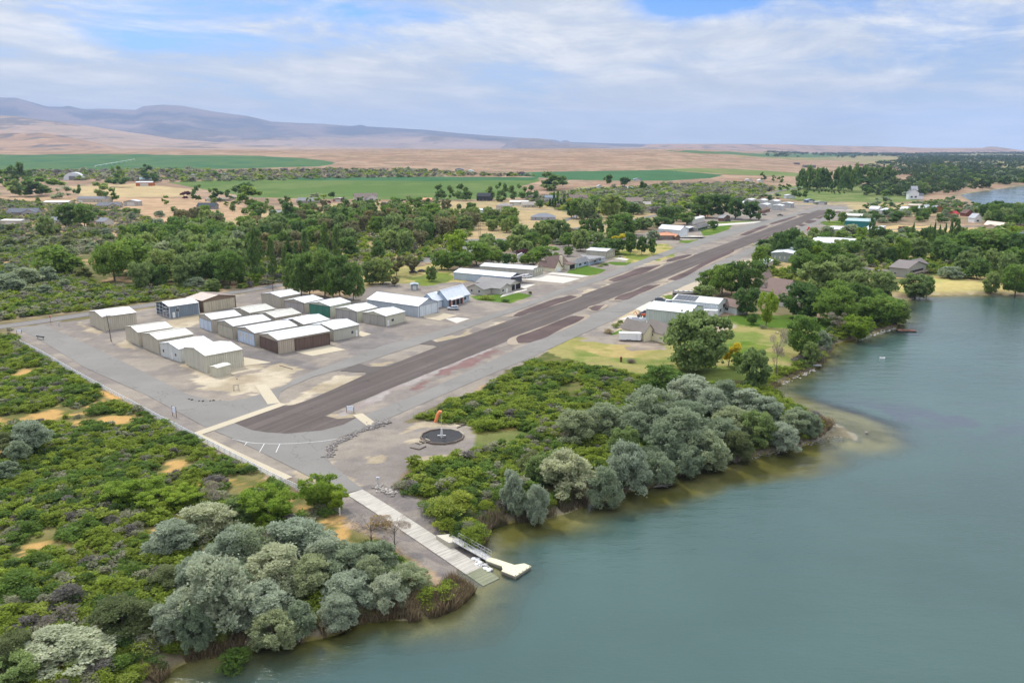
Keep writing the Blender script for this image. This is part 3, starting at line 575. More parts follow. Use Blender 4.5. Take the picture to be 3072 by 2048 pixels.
sheet('car_park', [(730,800),(860,770),(900,790),(800,815)], .03, A_GREY)
ribbon('side_road', [(1430,760),(1700,660),(1740,640),(1690,632),(1560,628)], 6, .05, A_ROAD); ribbon('side_road', [(-100,640),(160,632),(200,615),(240,610),(400,612)], 6, .05, A_ROAD)
ribbon('side_road', [(3072,672),(2800,684),(2560,694),(2480,700)], 5, .05, A_ROAD)
ribbon('side_road', [(2450,815),(2560,800),(2640,812),(2690,804)], 5, .05, A_ROAD)
W_P = paint((.7,.7,.68), .8)
ribbon('parking_line', [(697,1317),(760,1329),(860,1331),(960,1324),(1015,1316)], .12, .086, W_P)
for a, b_ in (((741,1326),(733,1337)), ((793,1331),(778,1357)), ((840,1331),(828,1357))): ribbon('parking_line', [a, b_], .12, .087, W_P, n=1)
# boat ramp: one scored concrete slab running down into the water
m_, t, b = mat_new('ramp_concrete'); tcn = t.nodes.new('ShaderNodeTexCoord'); mp = t.nodes.new('ShaderNodeMapping'); t.links.new(tcn.outputs['Object'], mp.inputs[0]); mp.inputs['Scale'].default_value = (3.2, .12, 1)
t.links.new(mul(t, mul(t, (.43,.40,.345), ramp(t, tex(t, 1, 3, .6, vec=mp.outputs[0]), [(.35, .74), (.6, 1.1)])), ramp(t, tex(t, .4, 5, .7), [(.3, .85), (.7, 1.1)])), b.inputs['Base Color']); b.inputs['Roughness'].default_value = .9
V = []; Fq = []; K = 24
for i in range(K+1):
    tt = RL*i/K*1.03; z_ = float(ramp_z(tt))
    for yy in (-RW/2, RW/2): V += [(tt, yy, z_+.03), (tt, yy, z_-.35)]
for i in range(K): a = 4*i; Fq += [(a, a+2, a+6, a+4)[::1], (a+1, a+5, a+7, a+3), (a, a+4, a+5, a+1), (a+2, a+3, a+7, a+6)]
Fq += [(0, 1, 3, 2), (4*K, 4*K+2, 4*K+3, 4*K+1)]
me = bpy.data.meshes.new('boat_ramp'); me.from_pydata(V, [], Fq); me.update(); me.materials.append(m_)
o = link('boat_ramp', me); o.location = (rMid0[0], rMid0[1], 0); o.rotation_euler = (0, 0, math.atan2(RU[1], RU[0])); o['kind'] = 'structure'
print('ramp', RL, RW, 'verts', nx*ny)
# ---------------------------------------------------------------- buildings
LM = []   # landmarks (phrase, x, y) that tree labels point to
WHITE = (.80,.82,.84); OFFW = (.70,.68,.60); TANW = (.50,.45,.35); TAN2 = (.44,.40,.33); GREYW = (.42,.44,.46); BLUEG = (.36,.43,.50)
DGREY = (.16,.165,.175); ROOFG = (.19,.18,.175); ROOFB = (.17,.125,.105); BRN = (.24,.165,.115); CREAM = (.72,.66,.47); LBLUE = (.45,.55,.62)
def frame(Lp, Fp, Rp, by, h=None):
    """corners of one volume from the eave corners left, front, right and the y of the front base"""
    F0 = P(Fp[0], by)
    if h is None:
        lo, hi = 1.5, 14.0
        for _ in range(40):
            m = (lo+hi)/2
            if pix(F0[0], F0[1], m)[1] > Fp[1]: lo = m
            else: hi = m
        h = lo
    Lw = P(*Lp, h); Rw = P(*Rp, h)
    du = (Rw[0]-F0[0], Rw[1]-F0[1]); dv = (Lw[0]-F0[0], Lw[1]-F0[1]); lu = math.hypot(*du); lv = math.hypot(*dv)
    au = math.atan2(du[1], du[0]); av = math.atan2(dv[1], dv[0])-math.pi/2
    return F0, h, au, av, lu, lv
def solve_len(F0, h, a, tx):
    best = 3.0; bd = 1e9
    for i in range(20, 460):
        l = i*.1; d = abs(pix(F0[0]+math.cos(a)*l, F0[1]+math.sin(a)*l, h)[0]-tx)
        if d < bd: bd, best = d, l
    return min(best, 34.0)
def slab(mb, pts, th_, m=0):
    n = len(pts); vs = [tuple(p) for p in pts]+[(p[0], p[1], p[2]-th_) for p in pts]
    mb.add(vs, [tuple(range(n)), tuple(range(n, 2*n))[::-1]]+[(i, n+i, n+(i+1) % n, (i+1) % n) for i in range(n)], m)
def volume(root, x0, y0, lx, ly, h, rise, ridge, wall, roof, over=.15, opens=(), roofstripes=1.2, wallstripes=1.5, trim=None, z0=-.3, wn='wall', rn='roof', hip=0, open_face=None, shed=False):
    wm_ = paint(wall, .55, .07, .4, 0, .3, wallstripes); rm_ = paint(roof, .4 if roofstripes else .9, .10, .3, 0, .45 if roofstripes else .1, roofstripes)
    w = MB(); x1, y1 = x0+lx, y0+ly; T = h+rise
    if ridge == 'x': a = [(y0, h), ((y0+y1)/2, T), (y1, h)]
    else: a = [(x0, h), ((x0+x1)/2, T), (x1, h)]
    hp = hip
    if open_face == 'L':   # frame left open on the x = x0 face
        w.add([(x1,y0,z0),(x1,y1,z0),(x1,y1,h),(x1,(y0+y1)/2,T),(x1,y0,h)], [(0,1,2,3,4)]); w.box(x0, x1, y0, y0+.15, z0, h); w.box(x0, x1, y1-.15, y1, z0, h)
    elif open_face == 'R':
        w.add([(x0,y1,z0),(x1,y1,z0),(x1,y1,h),((x0+x1)/2,y1,T),(x0,y1,h)], [(0,1,2,3,4)]); w.box(x0, x0+.15, y0, y1, z0, h); w.box(x1-.15, x1, y0, y1, z0, h)
    elif hp: w.box(x0, x1, y0, y1, z0, h)
    elif ridge == 'x':
        for x in (x0, x1): w.add([(x,y0,z0),(x,y1,z0),(x,y1,h),(x,(y0+y1)/2,T),(x,y0,h)], [(0,1,2,3,4) if x == x1 else (4,3,2,1,0)])
        for y in (y0, y1): w.add([(x0,y,z0),(x1,y,z0),(x1,y,h),(x0,y,h)], [(0,1,2,3) if y == y0 else (3,2,1,0)])
    else:
        for y in (y0, y1): w.add([(x0,y,z0),(x1,y,z0),(x1,y,h),((x0+x1)/2,y,T),(x0,y,h)], [(0,1,2,3,4) if y == y0 else (4,3,2,1,0)])
        for x in (x0, x1): w.add([(x,y0,z0),(x,y1,z0),(x,y1,h),(x,y0,h)], [(0,1,2,3) if x == x1 else (3,2,1,0)])
    wo = w.obj(wn, wm_, root)
    r = MB(); o_ = over; e = .12; dz = rise/((ly if ridge == 'x' else lx)/2)*o_
    X0, X1, Y0, Y1 = x0-o_, x1+o_, y0-o_, y1+o_; H0 = h-dz+e; T1 = T+e
    if hp:
        k = (ly if ridge == 'x' else lx)/2
        if ridge == 'x': A = (X0+k+o_, (y0+y1)/2, T1); B = (X1-k-o_, (y0+y1)/2, T1)
        else: A = ((x0+x1)/2, Y0+k+o_, T1); B = ((x0+x1)/2, Y1-k-o_, T1)
        c = [(X0,Y0,H0),(X1,Y0,H0),(X1,Y1,H0),(X0,Y1,H0),A,B]
        r.add(c, [(0,1,5,4),(1,2,5),(2,3,4,5),(3,0,4),(3,2,1,0)] if ridge == 'x' else [(0,1,4),(1,2,5,4),(2,3,5),(3,0,4,5),(3,2,1,0)])
    elif shed: slab(r, [(X0,Y0,h+e),(X1,Y0,h+e),(X1,Y1,h+rise+e),(X0,Y1,h+rise+e)], .15)
    elif ridge == 'x':
        ym = (y0+y1)/2; slab(r, [(X0,Y0,H0),(X1,Y0,H0),(X1,ym,T1),(X0,ym,T1)], .14); slab(r, [(X0,ym,T1),(X1,ym,T1),(X1,Y1,H0),(X0,Y1,H0)], .14)
    else:
        xm = (x0+x1)/2; slab(r, [(X0,Y0,H0),(xm,Y0,T1),(xm,Y1,T1),(X0,Y1,H0)], .14); slab(r, [(xm,Y0,T1),(X1,Y0,H0),(X1,Y1,H0),(xm,Y1,T1)], .14)
    ro = r.obj(rn, rm_, root)
    if roofstripes and not shed and lx > 7:
        rc = MB(); cc = paint(tuple(c_*.82 for c_ in roof), .5, .05)
        if ridge == 'x': rc.box(X0, X1, (y0+y1)/2-.22, (y0+y1)/2+.22, T1-.04, T1+.06)
        else: rc.box((x0+x1)/2-.22, (x0+x1)/2+.22, Y0, Y1, T1-.04, T1+.06)
        rc.obj('ridge_cap', cc, ro)
        tr_ = MB(); ym = (y0+y1)/2; xm = (x0+x1)/2; tc_ = paint(tuple(c_*.5 for c_ in wall), .5, .05)
        if ridge == 'x': tr_.bar((X0-.05, Y0, H0-.08), (X0-.05, ym, T1-.08), .09, n=4).bar((X0-.05, ym, T1-.08), (X0-.05, Y1, H0-.08), .09, n=4)
        else: tr_.bar((X0, Y0-.05, H0-.08), (xm, Y0-.05, T1-.08), .09, n=4).bar((xm, Y0-.05, T1-.08), (X1, Y0-.05, H0-.08), .09, n=4)
        tr_.obj('rake_trim', tc_, ro)
        gt = MB()
        if ridge == 'x': gt.box(X0+.1, X1-.1, Y0-.12, Y0-.005, H0-.2, H0-.03)
        else: gt.box(X0-.12, X0-.005, Y0+.1, Y1-.1, H0-.2, H0-.03)
        gt.obj('gutter', paint(tuple(c_*.7 for c_ in wall), .5, .05), ro)
    if trim is not None:   # corner and eave trim strips, proud of the walls
        q = .05
        for x, y in ((x0,y0),(x1,y0),(x0,y1)): MB().box(x-q, x+q+.06, y-q, y+q+.06, 0, h-.03).obj('corner_trim', paint(trim, .5, .04), wo)
        if ridge == 'x': MB().box(x0+.2, x1-.2, y0-q, y0-.01, h-.22, h-.03).obj('eave_trim', paint(trim, .5, .04), wo)
    for op in opens:
        opening(root, x0, y0, lx, ly, h, *op)
    return wo, ro
def opening(root, x0, y0, lx, ly, h, face, t0, t1, z0, z1, kind, color=None):
    """face L: the x=x0 wall, t from left to right seen from the camera; face R: the y=y0 wall"""
    n = max(1, 0); d = MB(); f = MB(); p = .05
    def bx(mb, a, b, za, zb, q0, q1):
        if face == 'L': mb.box(x0-q1, x0-q0, y0+ly*(1-b), y0+ly*(1-a), za, zb)
        else: mb.box(x0+lx*a, x0+lx*b, y0-q1, y0-q0, za, zb)
    ln = ly if face == 'L' else lx
    if kind == 'win':
        k = .07/ln; bx(f, t0-k, t1+k, z0-.07, z1+.07, -.02, p); fo = f.obj('window', paint((.72,.72,.70), .5, .03), root)
        m = (t0+t1)/2; bx(d, t0, m-k*.4, z0, z1, p, p+.02); bx(d, m+k*.4, t1, z0, z1, p, p+.02); d.obj('pane', glass(), fo)
    elif kind == 'hdoor':
        bx(d, t0, t1, z0, z1, -.02, .06); do = d.obj('hangar_door', paint(color, .55, .08, .5, 0, .3, 1.0), root)
        g = MB(); mx = int(max(2, round(ln*(t1-t0)/3.2)))
        k = .08/ln
        bx(g, t0-k*1.5, t0, z0, z1+.12, -.02, .12); bx(g, t1, t1+k*1.5, z0, z1+.12, -.02, .12); bx(g, t0, t1, z1, z1+.12, -.02, .12)
        for i in range(1, mx): tt = t0+(t1-t0)*i/mx; bx(g, tt-k*.5, tt+k*.5, z0+.05, z1-.05, .06, .085)
        g.obj('door_frame', paint(tuple(c*.45 for c in color), .6, .05), do)
    elif kind == 'gdoor':
        bx(d, t0, t1, z0, z1, -.02, .05); do = d.obj('garage_door', paint(color, .5, .05), root); g = MB()
        for i in range(1, 4): zz = z0+(z1-z0)*i/4; bx(g, t0+.01, t1-.01, zz-.02, zz+.02, .05, .06)
        g.obj('panel_seam', paint(tuple(c*.6 for c in color), .6), do)
    elif kind == 'door':
        bx(d, t0, t1, z0, z1, -.02, .06); do = d.obj('door', paint(color or (.75,.75,.73), .5, .05), root); g = MB(); e = t1-.18/ln
        bx(g, e-.04/ln, e+.04/ln, 1.0, 1.08, .06, .12); g.obj('handle', paint((.2,.2,.2), .3, 0, metal=1), do)
    elif kind == 'panel':
        bx(d, t0, t1, z0, z1, .062, .10); d.obj('light_panel', paint(color, .5, .05), root)
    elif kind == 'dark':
        bx(d, t0, t1, z0, z1, -.02, .03); d.obj('bay_shade_panel', paint((.02,.02,.022), .9, .3), root)  # near-black plate on the wall, painting the shade inside an open bay
def building(name, label, cat, Lp, Fp, Rp, by, rise, ridge, wall, roof, group=None, lm=None, h=None, ang=None, **kw):
    F0, h, au, av, lu, lv = frame(Lp, Fp, Rp, by, h)
    dd = (au-av+math.pi) % (2*math.pi)-math.pi
    if ang is None and abs(dd) > R(13): ang = R(60)
    if ang is not None: a = ang; lu = solve_len(F0, h, a, Rp[0]); lv = solve_len(F0, h, a+math.pi/2, Lp[0])
    else: a = (au*lu+av*lv)/(lu+lv)
    ca, sa = math.cos(a), math.sin(a)
    cxx = F0[0]+ca*lu/2-sa*lv/2; cyy = F0[1]+sa*lu/2+ca*lv/2
    root = empty(name, (cxx, cyy, 0), a, label, cat, group)
    volume(root, -lu/2, -lv/2, lu, lv, h, rise, ridge, wall, roof, **kw)
    if lm: LM.append((lm, cxx, cyy))
    root['_d'] = 0; del root['_d']
    print('%-14s ang %.0f/%.0f u %.1f v %.1f h %.1f  %s' % (name, math.degrees(a), math.degrees(av), lu, lv, h, label[:30]))
    return root, lu, lv, h
def z1(x, y): return (x/3.36, 840+y/3.36)
def z2(x, y): return (500+x/2.94, 820+y/2.94)
def z3(x, y): return (1100+x/2.94, 700+y/2.94)
def z3b(x, y): return (1400+x/2.94, 460+y/2.94)
def zR(x, y): return (1750+x/3.92, 850+y/3.92)
G1 = 'metal hangars at the near end of the airfield'
def hg(label, Z, Lp, Fp, Rp, b, wall, roof, opens=(), ridge='x', rise=1.05, lm=None, h=None, **kw):
    return building('aircraft_hangar', label, 'hangar', Z(*Lp), Z(*Fp), Z(*Rp), Z(0, b)[1] if b else None, rise, ridge, wall, roof, G1, lm, h, opens=opens, **kw)
RW_ = (.78,.80,.82); RT = (.56,.54,.47)
hg('isolated tan hangar with white roof beside the leaning wooden utility pole', z1, (873,318), (1048,372), (1378,330), 515, TANW, RW_, lm='the tan hangar by the utility pole')
hg('tan hangar with cream roof, farthest of the four in the front left row', z1, (1240,473), (1408,530), (1745,482), 668, TANW, RT, [('L', .90, .97, 0, 2.1, 'door', TAN2)])
hg('tan hangar with cream roof and a small roof vent, second in the front left row', z1, (1425,542), (1608,603), (1950,545), 748, TANW, RT, [('L', .08, .13, 0, 2.1, 'door', TAN2)])
hg('whitish hangar with a wall door between two small windows, left front row', z1, (1628,632), (1815,697), (2143,628), 825, (.62,.63,.60), RW_, [('L', .13, .20, 1.4, 2.3, 'win'), ('L', .57, .64, 0, 2.1, 'door', (.7,.7,.68)), ('L', .78, .85, 1.4, 2.3, 'win')])
_r = hg('largest pale tan hangar, nearest the camera, a utility shed at its corner', z2, (135,655), (355,728), (672,672), 880, (.56,.53,.43), (.70,.69,.64), lm='the largest pale tan hangar')
hg('white roofed hangar with white door, first in the middle row', z2, (255,372), (408,408), (668,375), 520, TAN2, RW_, [('L', .04, .95, .05, 3.6, 'hdoor', (.58,.66,.76))])
hg('white roofed tan hangar with tan sliding door, second in the middle row', z2, (430,425), (597,466), (925,412), 585, TAN2, RW_, [('L', .04, .95, .05, 3.8, 'hdoor', (.50,.47,.37))])
hg('hangar whose white door carries four narrow tan panels', z2, (612,480), (785,527), (1155,463), 645, TAN2, RW_, [('L', .04, .96, .05, 3.9, 'hdoor', (.56,.64,.76))]+[('L', .17+.18*i, .22+.18*i, 1.9, 3.4, 'panel', (.58,.52,.38)) for i in range(4)])
hg('tan hangar with dark brown doors on two faces and a concrete apron', z2, (815,535), (990,590), (1440,510), 710, (.47,.40,.31), (.66,.68,.66), [('L', .03, .96, .05, 3.7, 'hdoor', (.15,.10,.08)), ('R', .31, .985, .05, 3.7, 'hdoor', (.15,.10,.08))], lm='the hangar with brown doors')
hg('cream roofed hangar behind the first white door hangar', z2, (553,315), (740,350), (963,313), 452, TAN2, RT)
hg('cream roofed hangar in the middle of the block, walls mostly hidden', z2, (775,357), (965,392), (1197,355), 500, TAN2, RT)
hg('white roofed hangar behind the one with tan panelled door', z2, (1012,410), (1215,450), (1443,407), 562, TAN2, RW_)
hg('tan hangar with white roof, side door and window beside the brown door one', z2, (1260,452), (1478,497), (1700,452), 597, (.50,.48,.40), RW_, [('R', .68, .76, 1.2, 2.2, 'win'), ('R', .86, .93, 0, 2.1, 'door')])
hg('tall tan hangar nearest the dark poplars at the back of the block', z2, (818,185), (1008,210), (1190,180), 305, TAN2, RW_)
hg('hangar with grey door between the tall tan one and the green door one', z2, (1028,240), (1220,262), (1385,225), 350, TAN2, RW_, [('L', .04, .96, .05, 3.6, 'hdoor', (.40,.37,.35))])
hg('hangar with dark green door in front of the poplars', z2, (1245,265), (1447,290), (1632,252), 390, (.55,.56,.45), RW_, [('L', .03, .97, .05, 4.1, 'hdoor', (.06,.20,.14))], lm='the green door hangar')
hg('hangar with grey door, second from the right in the back row', z2, (1473,312), (1683,338), (1868,300), 430, (.55,.54,.44), RW_, [('L', .04, .96, .05, 3.7, 'hdoor', (.38,.36,.34))])
hg('back row hangar at the right end with white side door and dark window', z2, (1713,350), (1935,378), (2115,338), 468, (.58,.56,.44), (.76,.78,.77), [('L', .03, .97, .05, 3.5, 'hdoor', (.38,.36,.32)), ('R', .07, .17, 0, 2.1, 'door'), ('R', .28, .40, 1.3, 2.2, 'win')])
# the open-fronted blue-grey hangar
r_, lu, lv, h_ = hg('blue grey hangar with white trim and an open framed left end', z1, (1563,228), (1715,268), (2003,228), 385, (.20,.25,.30), (.84,.85,.86), [('R', .09, .18, 0, 2.1, 'door'), ('R', .22, .31, 2.1, 3.3, 'win')], open_face='L', trim=(.8,.8,.8), lm='the open blue grey hangar')
fr_ = MB()
for i in range(5):
    for j in range(2): fr_.box(-lu/2-.02+j*3.2, -lu/2+.10+j*3.2, -lv/2+lv*i/4-.06, -lv/2+lv*i/4+.06, 0, h_+(.8 if i == 2 else .3 if i in (1, 3) else -.1))
for zz in (1.3, 2.6, 3.9): fr_.box(-lu/2-.03, -lu/2+.05, -lv/2, lv/2, min(zz, h_-.1)-.05, min(zz, h_-.1)+.05)
fr_.obj('end_frame', paint((.7,.72,.74), .5), r_)
st = MB()
for j, (zz, yy) in enumerate(((1.2, -lv*.2), (1.3, lv*.15), (2.9, lv*.05))): st.box(-lu/2+1, -lu/2+4.5, yy-1.2, yy+1.2, zz, zz+.25); [st.box(-lu/2+1+dx, -lu/2+1.1+dx, yy-1.1, yy-1.0, 0, zz) for dx in (.1, 3.2)]
st.obj('storage_rack', paint((.72,.72,.70), .6), r_)
MB().box(-lu/2, lu/2, -lv/2+.2, lv/2-.2, .02, .12).obj('floor_slab', paint((.36,.35,.33), .8), r_)
# brown hangar with its ridge running away from the camera
hg('brown hangar with brown roof and a wide tan front door', z2, (153,218), (322,243), (613,197), 345, BRN, (.30,.225,.175), [('R', .03, .97, .05, 3.9, 'hdoor', (.52,.46,.34))], ridge='y', trim=(.09,.06,.05), rise=1.3, lm='the brown hangar')
building('utility_shed', 'small flat roofed tan utility shed on a concrete pad at the hangar corner', 'shed', z2(380,822), z2(455,835), z2(565,803), z2(0,918)[1], .25, 'x', (.56,.53,.42), (.66,.65,.55), wallstripes=2.5, roofstripes=1.2, opens=[('R', .55, .85, .1, 2.0, 'door', (.52,.49,.38))])
# big white and grey hangar by the blue metal roofed house
r_, lu, lv, h_ = hg('long blue grey hangar with white roof, its gable and door facing the taxiway', z2, (1757,230), (2222,290), (2404,249), 386, (.42,.47,.52), (.80,.83,.87), [('R', .05, .95, .05, 4.0, 'hdoor', (.62,.67,.71))], ridge='y', rise=2.0, trim=(.72,.74,.76), lm='the long blue grey hangar')
# houses and hangars beyond, left of the runway
def house(label, cat, Z, Lp, Fp, Rp, b, rise, ridge, wall, roof, extra=(), name='house', lm=None, h=None, **kw):
    kw.setdefault('wallstripes', 0); kw.setdefault('roofstripes', 0); kw.setdefault('over', .45)
    r, lu, lv, h = building(name, label, cat, Z(*Lp), Z(*Fp), Z(*Rp), Z(0, b)[1], rise, ridge, wall, roof, None, lm, h, **kw)
    for e in extra: # extra volumes: x0,y0,lx,ly as fractions of lu,lv from the front corner; absolute h, rise, ridge, options
        x0, y0, lx, ly, hh, rr, rd, opts = e; o = dict(wallstripes=kw['wallstripes'], roofstripes=kw['roofstripes'], over=kw['over'], opens=kw.get('xopens', ())); o.update(opts)
        volume(r, -lu/2+x0*lu, -lv/2+y0*lv, lx*lu, ly*lv, hh, rr, rd, o.pop('wall', wall), o.pop('roof', roof), **o)
    return r, lu, lv, h
r_, lu, lv, h_ = house('blue grey house with white metal gable roofs and a red brick porch', 'house', z3, (592,500), (712,582), (905,540), 650, 3.3, 'x', (.36,.44,.52), (.74,.78,.83),
   [(-.35, .35, .35, .95, 3.2, 2.6, 'x', dict(opens=[('R', .25, .9, 0, 2.4, 'gdoor', (.66,.7,.74))])), (.08, -.18, .52, .18, 2.75, .35, 'x', dict(shed=True, wall=(.28,.12,.09), opens=[('R', .1, .9, .3, 2.3, 'dark')], over=.3))],
   opens=[('R', .72, .84, .9, 2.1, 'win')], roofstripes=1.2, lm='the blue grey metal roofed house')
for i in range(4): x = -lu/2+(.06+.18*i)*lu; MB().box(x, x+.14, -lv/2-.22*lv-.1, -lv/2-.22*lv+.04, 0, 2.7).obj('porch_post', paint((.75,.75,.75), .5), r_)
house('tan bungalow with grey shingle roofs and two open garage bays', 'house', z3, (985,425), (1255,462), (1340,435), 508, 1.9, 'y', (.46,.43,.38), (.27,.26,.25),
   [(-1.6, .15, 1.7, .5, 2.6, 1.8, 'x', dict(opens=[('L', .25, .35, 1, 2, 'win'), ('L', .7, .8, 1, 2, 'win')])), (-1.0, -.12, .9, .4, 2.6, 1.6, 'y', dict(opens=[('R', .15, .3, 1, 2, 'win'), ('R', .5, .62, 0, 2.1, 'door')]))],
   opens=[('R', .08, .48, 0, 2.4, 'dark'), ('R', .56, .94, 0, 2.4, 'dark')], lm='the tan bungalow')
r_, lu, lv, h_ = hg('long pale blue hangar with its big tilt up door raised', z3, (760,345), (1268,388), (1382,362), 452, (.47,.55,.62), (.80,.83,.86), [], ridge='y', rise=1.2, open_face='R', trim=(.7,.72,.74), lm='the pale blue hangar with raised door')
dd = MB(); slab(dd, [(-lu/2, -lv/2-.1, h_-.2), (lu/2, -lv/2-.1, h_-.2), (lu/2, -lv/2-4.2, h_+.7), (-lu/2, -lv/2-4.2, h_+.7)][::-1], -.15); dd.obj('hangar_door', paint((.62,.60,.62), .5, .05, stripes=1.0), r_)
MB().box(-lu/2+.2, lu/2-.2, -lv/2, lv/2-.2, .02, .1).obj('floor_slab', paint((.3,.29,.28), .8), r_)
hg('long tan hangar with pale roof and tall slot windows in its gable', z3, (992,290), (1470,322), (1562,297), 388, (.46,.44,.38), (.68,.69,.68), [('R', .03, .97, .05, 4.3, 'hdoor', (.40,.39,.31))]+[('R', .15+.22*i, .21+.22*i, 2.0, 3.6, 'panel', (.6,.58,.48)) for i in range(4)], ridge='y', rise=1.0, lm='the long tan hangar')
r_, lu, lv, h_ = house('cream house with steep brown roof and a tall cream chimney', 'house', z3, (1480,282), (1640,300), (1795,272), 335, 4.6, 'x', CREAM, (.17,.12,.105),
   [(-.12, -.25, .35, .9, 2.7, 3.4, 'y', dict(opens=[('R', .25, .85, 0, 2.3, 'gdoor', (.75,.76,.76))])), (.62, -.3, .38, .3, 2.7, .5, 'x', dict(shed=True, open_face=None, wall=(.70,.68,.55), opens=[('R', .1, .9, .2, 2.4, 'dark')]))],
   opens=[('R', .5, .58, .9, 2.1, 'win')], lm='the steep brown roofed house')
MB().box(-lu*.1, -lu*.1+1.4, -lv/2-.8, -lv/2+.4, 0, 7.2).obj('chimney', paint(CREAM, .8), r_)
house('pale blue house with grey hip roof and bay windows', 'house', z3, (1880,235), (1962,250), (2100,215), 282, 1.9, 'y', (.42,.52,.60), (.28,.28,.28),
   [(-.55, .25, .7, .55, 2.6, 1.9, 'x', dict(hip=1, opens=[('R', .1, .3, .8, 2, 'win'), ('R', .55, .7, .8, 2, 'win')]))], opens=[('R', .3, .42, .8, 2, 'win'), ('R', .62, .74, .8, 2, 'win'), ('L', .35, .65, .8, 2, 'win')], hip=1, lm='the pale blue house')
hg('tan hangar with white roof and slotted door behind the pale blue house', z3, (1937,165), (2110,182), (2192,155), 228, (.45,.43,.37), (.72,.76,.76), [('R', .03, .97, .05, 3.6, 'hdoor', (.40,.38,.30))]+[('R', .2+.22*i, .25+.22*i, 1.4, 2.8, 'panel', (.6,.58,.48)) for i in range(3)], ridge='y', rise=.8, h=4.4)
house('brick house with an orange tiled roof below the white gambrel barn', 'house', z3b, (1652,705), (1700,722), (1872,725), 762, 1.8, 'x', (.24,.17,.13), (.52,.26,.16), [(.78,-.25,.22,.35,2.6,1.2,'y',dict(wall=(.2,.13,.1)))], opens=[('R', .15, .2, .9, 2, 'win'), ('R', .35, .4, .9, 2, 'win'), ('R', .55, .6, .9, 2, 'win')], hip=1, h=2.9, lm='the orange roofed house')
building('barn', 'big white metal barn behind the orange roofed house', 'barn', z3b(1700,662), z3b(1880,700), z3b(1932,668), z3b(0,735)[1], 2.6, 'y', (.70,.72,.73), (.80,.82,.84), h=4.6)
building('open_shed', 'low white roofed shed open at the front right of the white barn', 'shed', z3b(1900,650), z3b(1960,665), z3b(2000,660), z3b(0,695)[1], .4, 'x', (.55,.57,.58), (.78,.80,.82), open_face='R', h=3)
house('grey house with glassed veranda facing the taxiway', 'house', z3b, (2000,640), (2030,660), (2130,650), 690, 1.6, 'x', (.36,.35,.33), (.22,.215,.21), opens=[('R', .1, .9, .5, 2.2, 'win')], hip=1, h=2.6, lm='the veranda house')
building('workshop', 'long white workshop behind the veranda house', 'workshop', z3b(1935,570), z3b(1990,590), z3b(2172,575), z3b(0,630)[1], 1.0, 'x', (.62,.60,.55), (.76,.78,.78), h=4)
house('brown wood house with grey roof beside the far lawn', 'house', z3b, (2220,555), (2260,565), (2322,553), 600, 1.8, 'y', (.20,.12,.08), (.26,.27,.27), opens=[('R', .2, .7, 0, 2.2, 'gdoor', (.16,.10,.07))], h=2.8, lm='the brown wood house')
# right of the runway
house('cream house with brown grey shingle roof beside the white cargo trailer', 'house', zR, (455,545), (715,580), (835,478), 683, 2.6, 'y', CREAM, (.215,.19,.17),
   [(.82, -.55, 1.15, .9, 3.3, 2.8, 'y', dict(opens=[('L', .30, .43, 1.5, 2.3, 'win'), ('R', .1, .2, 1.2, 2.6, 'win')]))], opens=(), over=.4, ang=R(33), lm='the cream house by the trailer')
building('aircraft_hangar', 'broad white roofed pale green hangar behind the cream house', 'hangar', zR(740,380), zR(1245,420), zR(1408,345), zR(0,500)[1], 1.6, 'y', (.47,.53,.48), (.78,.81,.81), h=4.6, lm='the pale green hangar')
r_, lu, lv, h_ = building('aircraft_hangar', 'white hangar with black solar panels on its arched roof', 'hangar', zR(1045,225), zR(1582,272), zR(1695,217), zR(0,385)[1], 1.2, 'y', (.62,.67,.70), (.74,.74,.70), h=4.6, opens=[('L', .08, .28, .1, 3.2, 'gdoor', (.66,.72,.75)), ('R', .15, .35, 1.2, 2.3, 'win'), ('R', .5, .8, 2.2, 3.6, 'win')], lm='the solar roofed hangar')
sp_ = MB(); sl = 1.2/(lu/2)
for i in range(6):
    y0 = lv*.0+i*lv*.078+.1; y1 = y0+lv*.072
    x0, x1 = -lu/2+.3, -.6; slab(sp_, [(x0, y0, h_+.2+sl*.3), (x1, y0, h_+.2+sl*(lu/2-.6)), (x1, y1, h_+.2+sl*(lu/2-.6)), (x0, y1, h_+.2+sl*.3)], .06)
sp_.obj('solar_panels', paint((.03,.035,.05), .2, .05, spec=.6), r_)
house('white walled brown roofed annex right of the solar roofed hangar', 'house', zR, (1610,190), (1800,255), (1920,165), 370, 2.0, 'y', (.60,.64,.62), (.24,.175,.15), opens=[('L', .3, .5, 1, 2, 'win')], h=3.0, ang=R(32))
def z4(x, y): return (2100+x/2.42, 420+y/2.42)
house('large brown roofed lakeside house with stacked gables', 'house', z4, (440,1085), (590,1120), (735,1030), 1200, 4.2, 'y', (.56,.53,.46), (.20,.145,.125),
   [(.40, -.22, .5, .6, 4.0, 2.6, 'y', {}), (-.15, -.30, .45, .6, 3.6, 2.4, 'y', dict(opens=[('R', .1, .4, .5, 2.4, 'win'), ('R', .55, .9, .3, 2.6, 'dark')])), (.1, .7, 1.1, .5, 5.0, 2.8, 'x', {})], h=5.2, ang=R(42), trim=(.78,.78,.76), lm='the large brown roofed house')
house('small brown gabled house behind the large lakeside one', 'house', z4, (400,1000), (460,1010), (520,980), 1060, 2.4, 'x', (.50,.46,.38), (.25,.18,.155), h=3.2)
building('aircraft_hangar', 'tan hangar with white arched roof among trees, nearest the east taxiway', 'hangar', z4(375,905), z4(470,925), z4(532,900), z4(0,960)[1], .9, 'x', (.46,.44,.37), (.74,.78,.79), h=4.2, opens=[('L', .1, .9, .1, 3.4, 'hdoor', (.40,.37,.31))], lm='the tan hangar among trees')
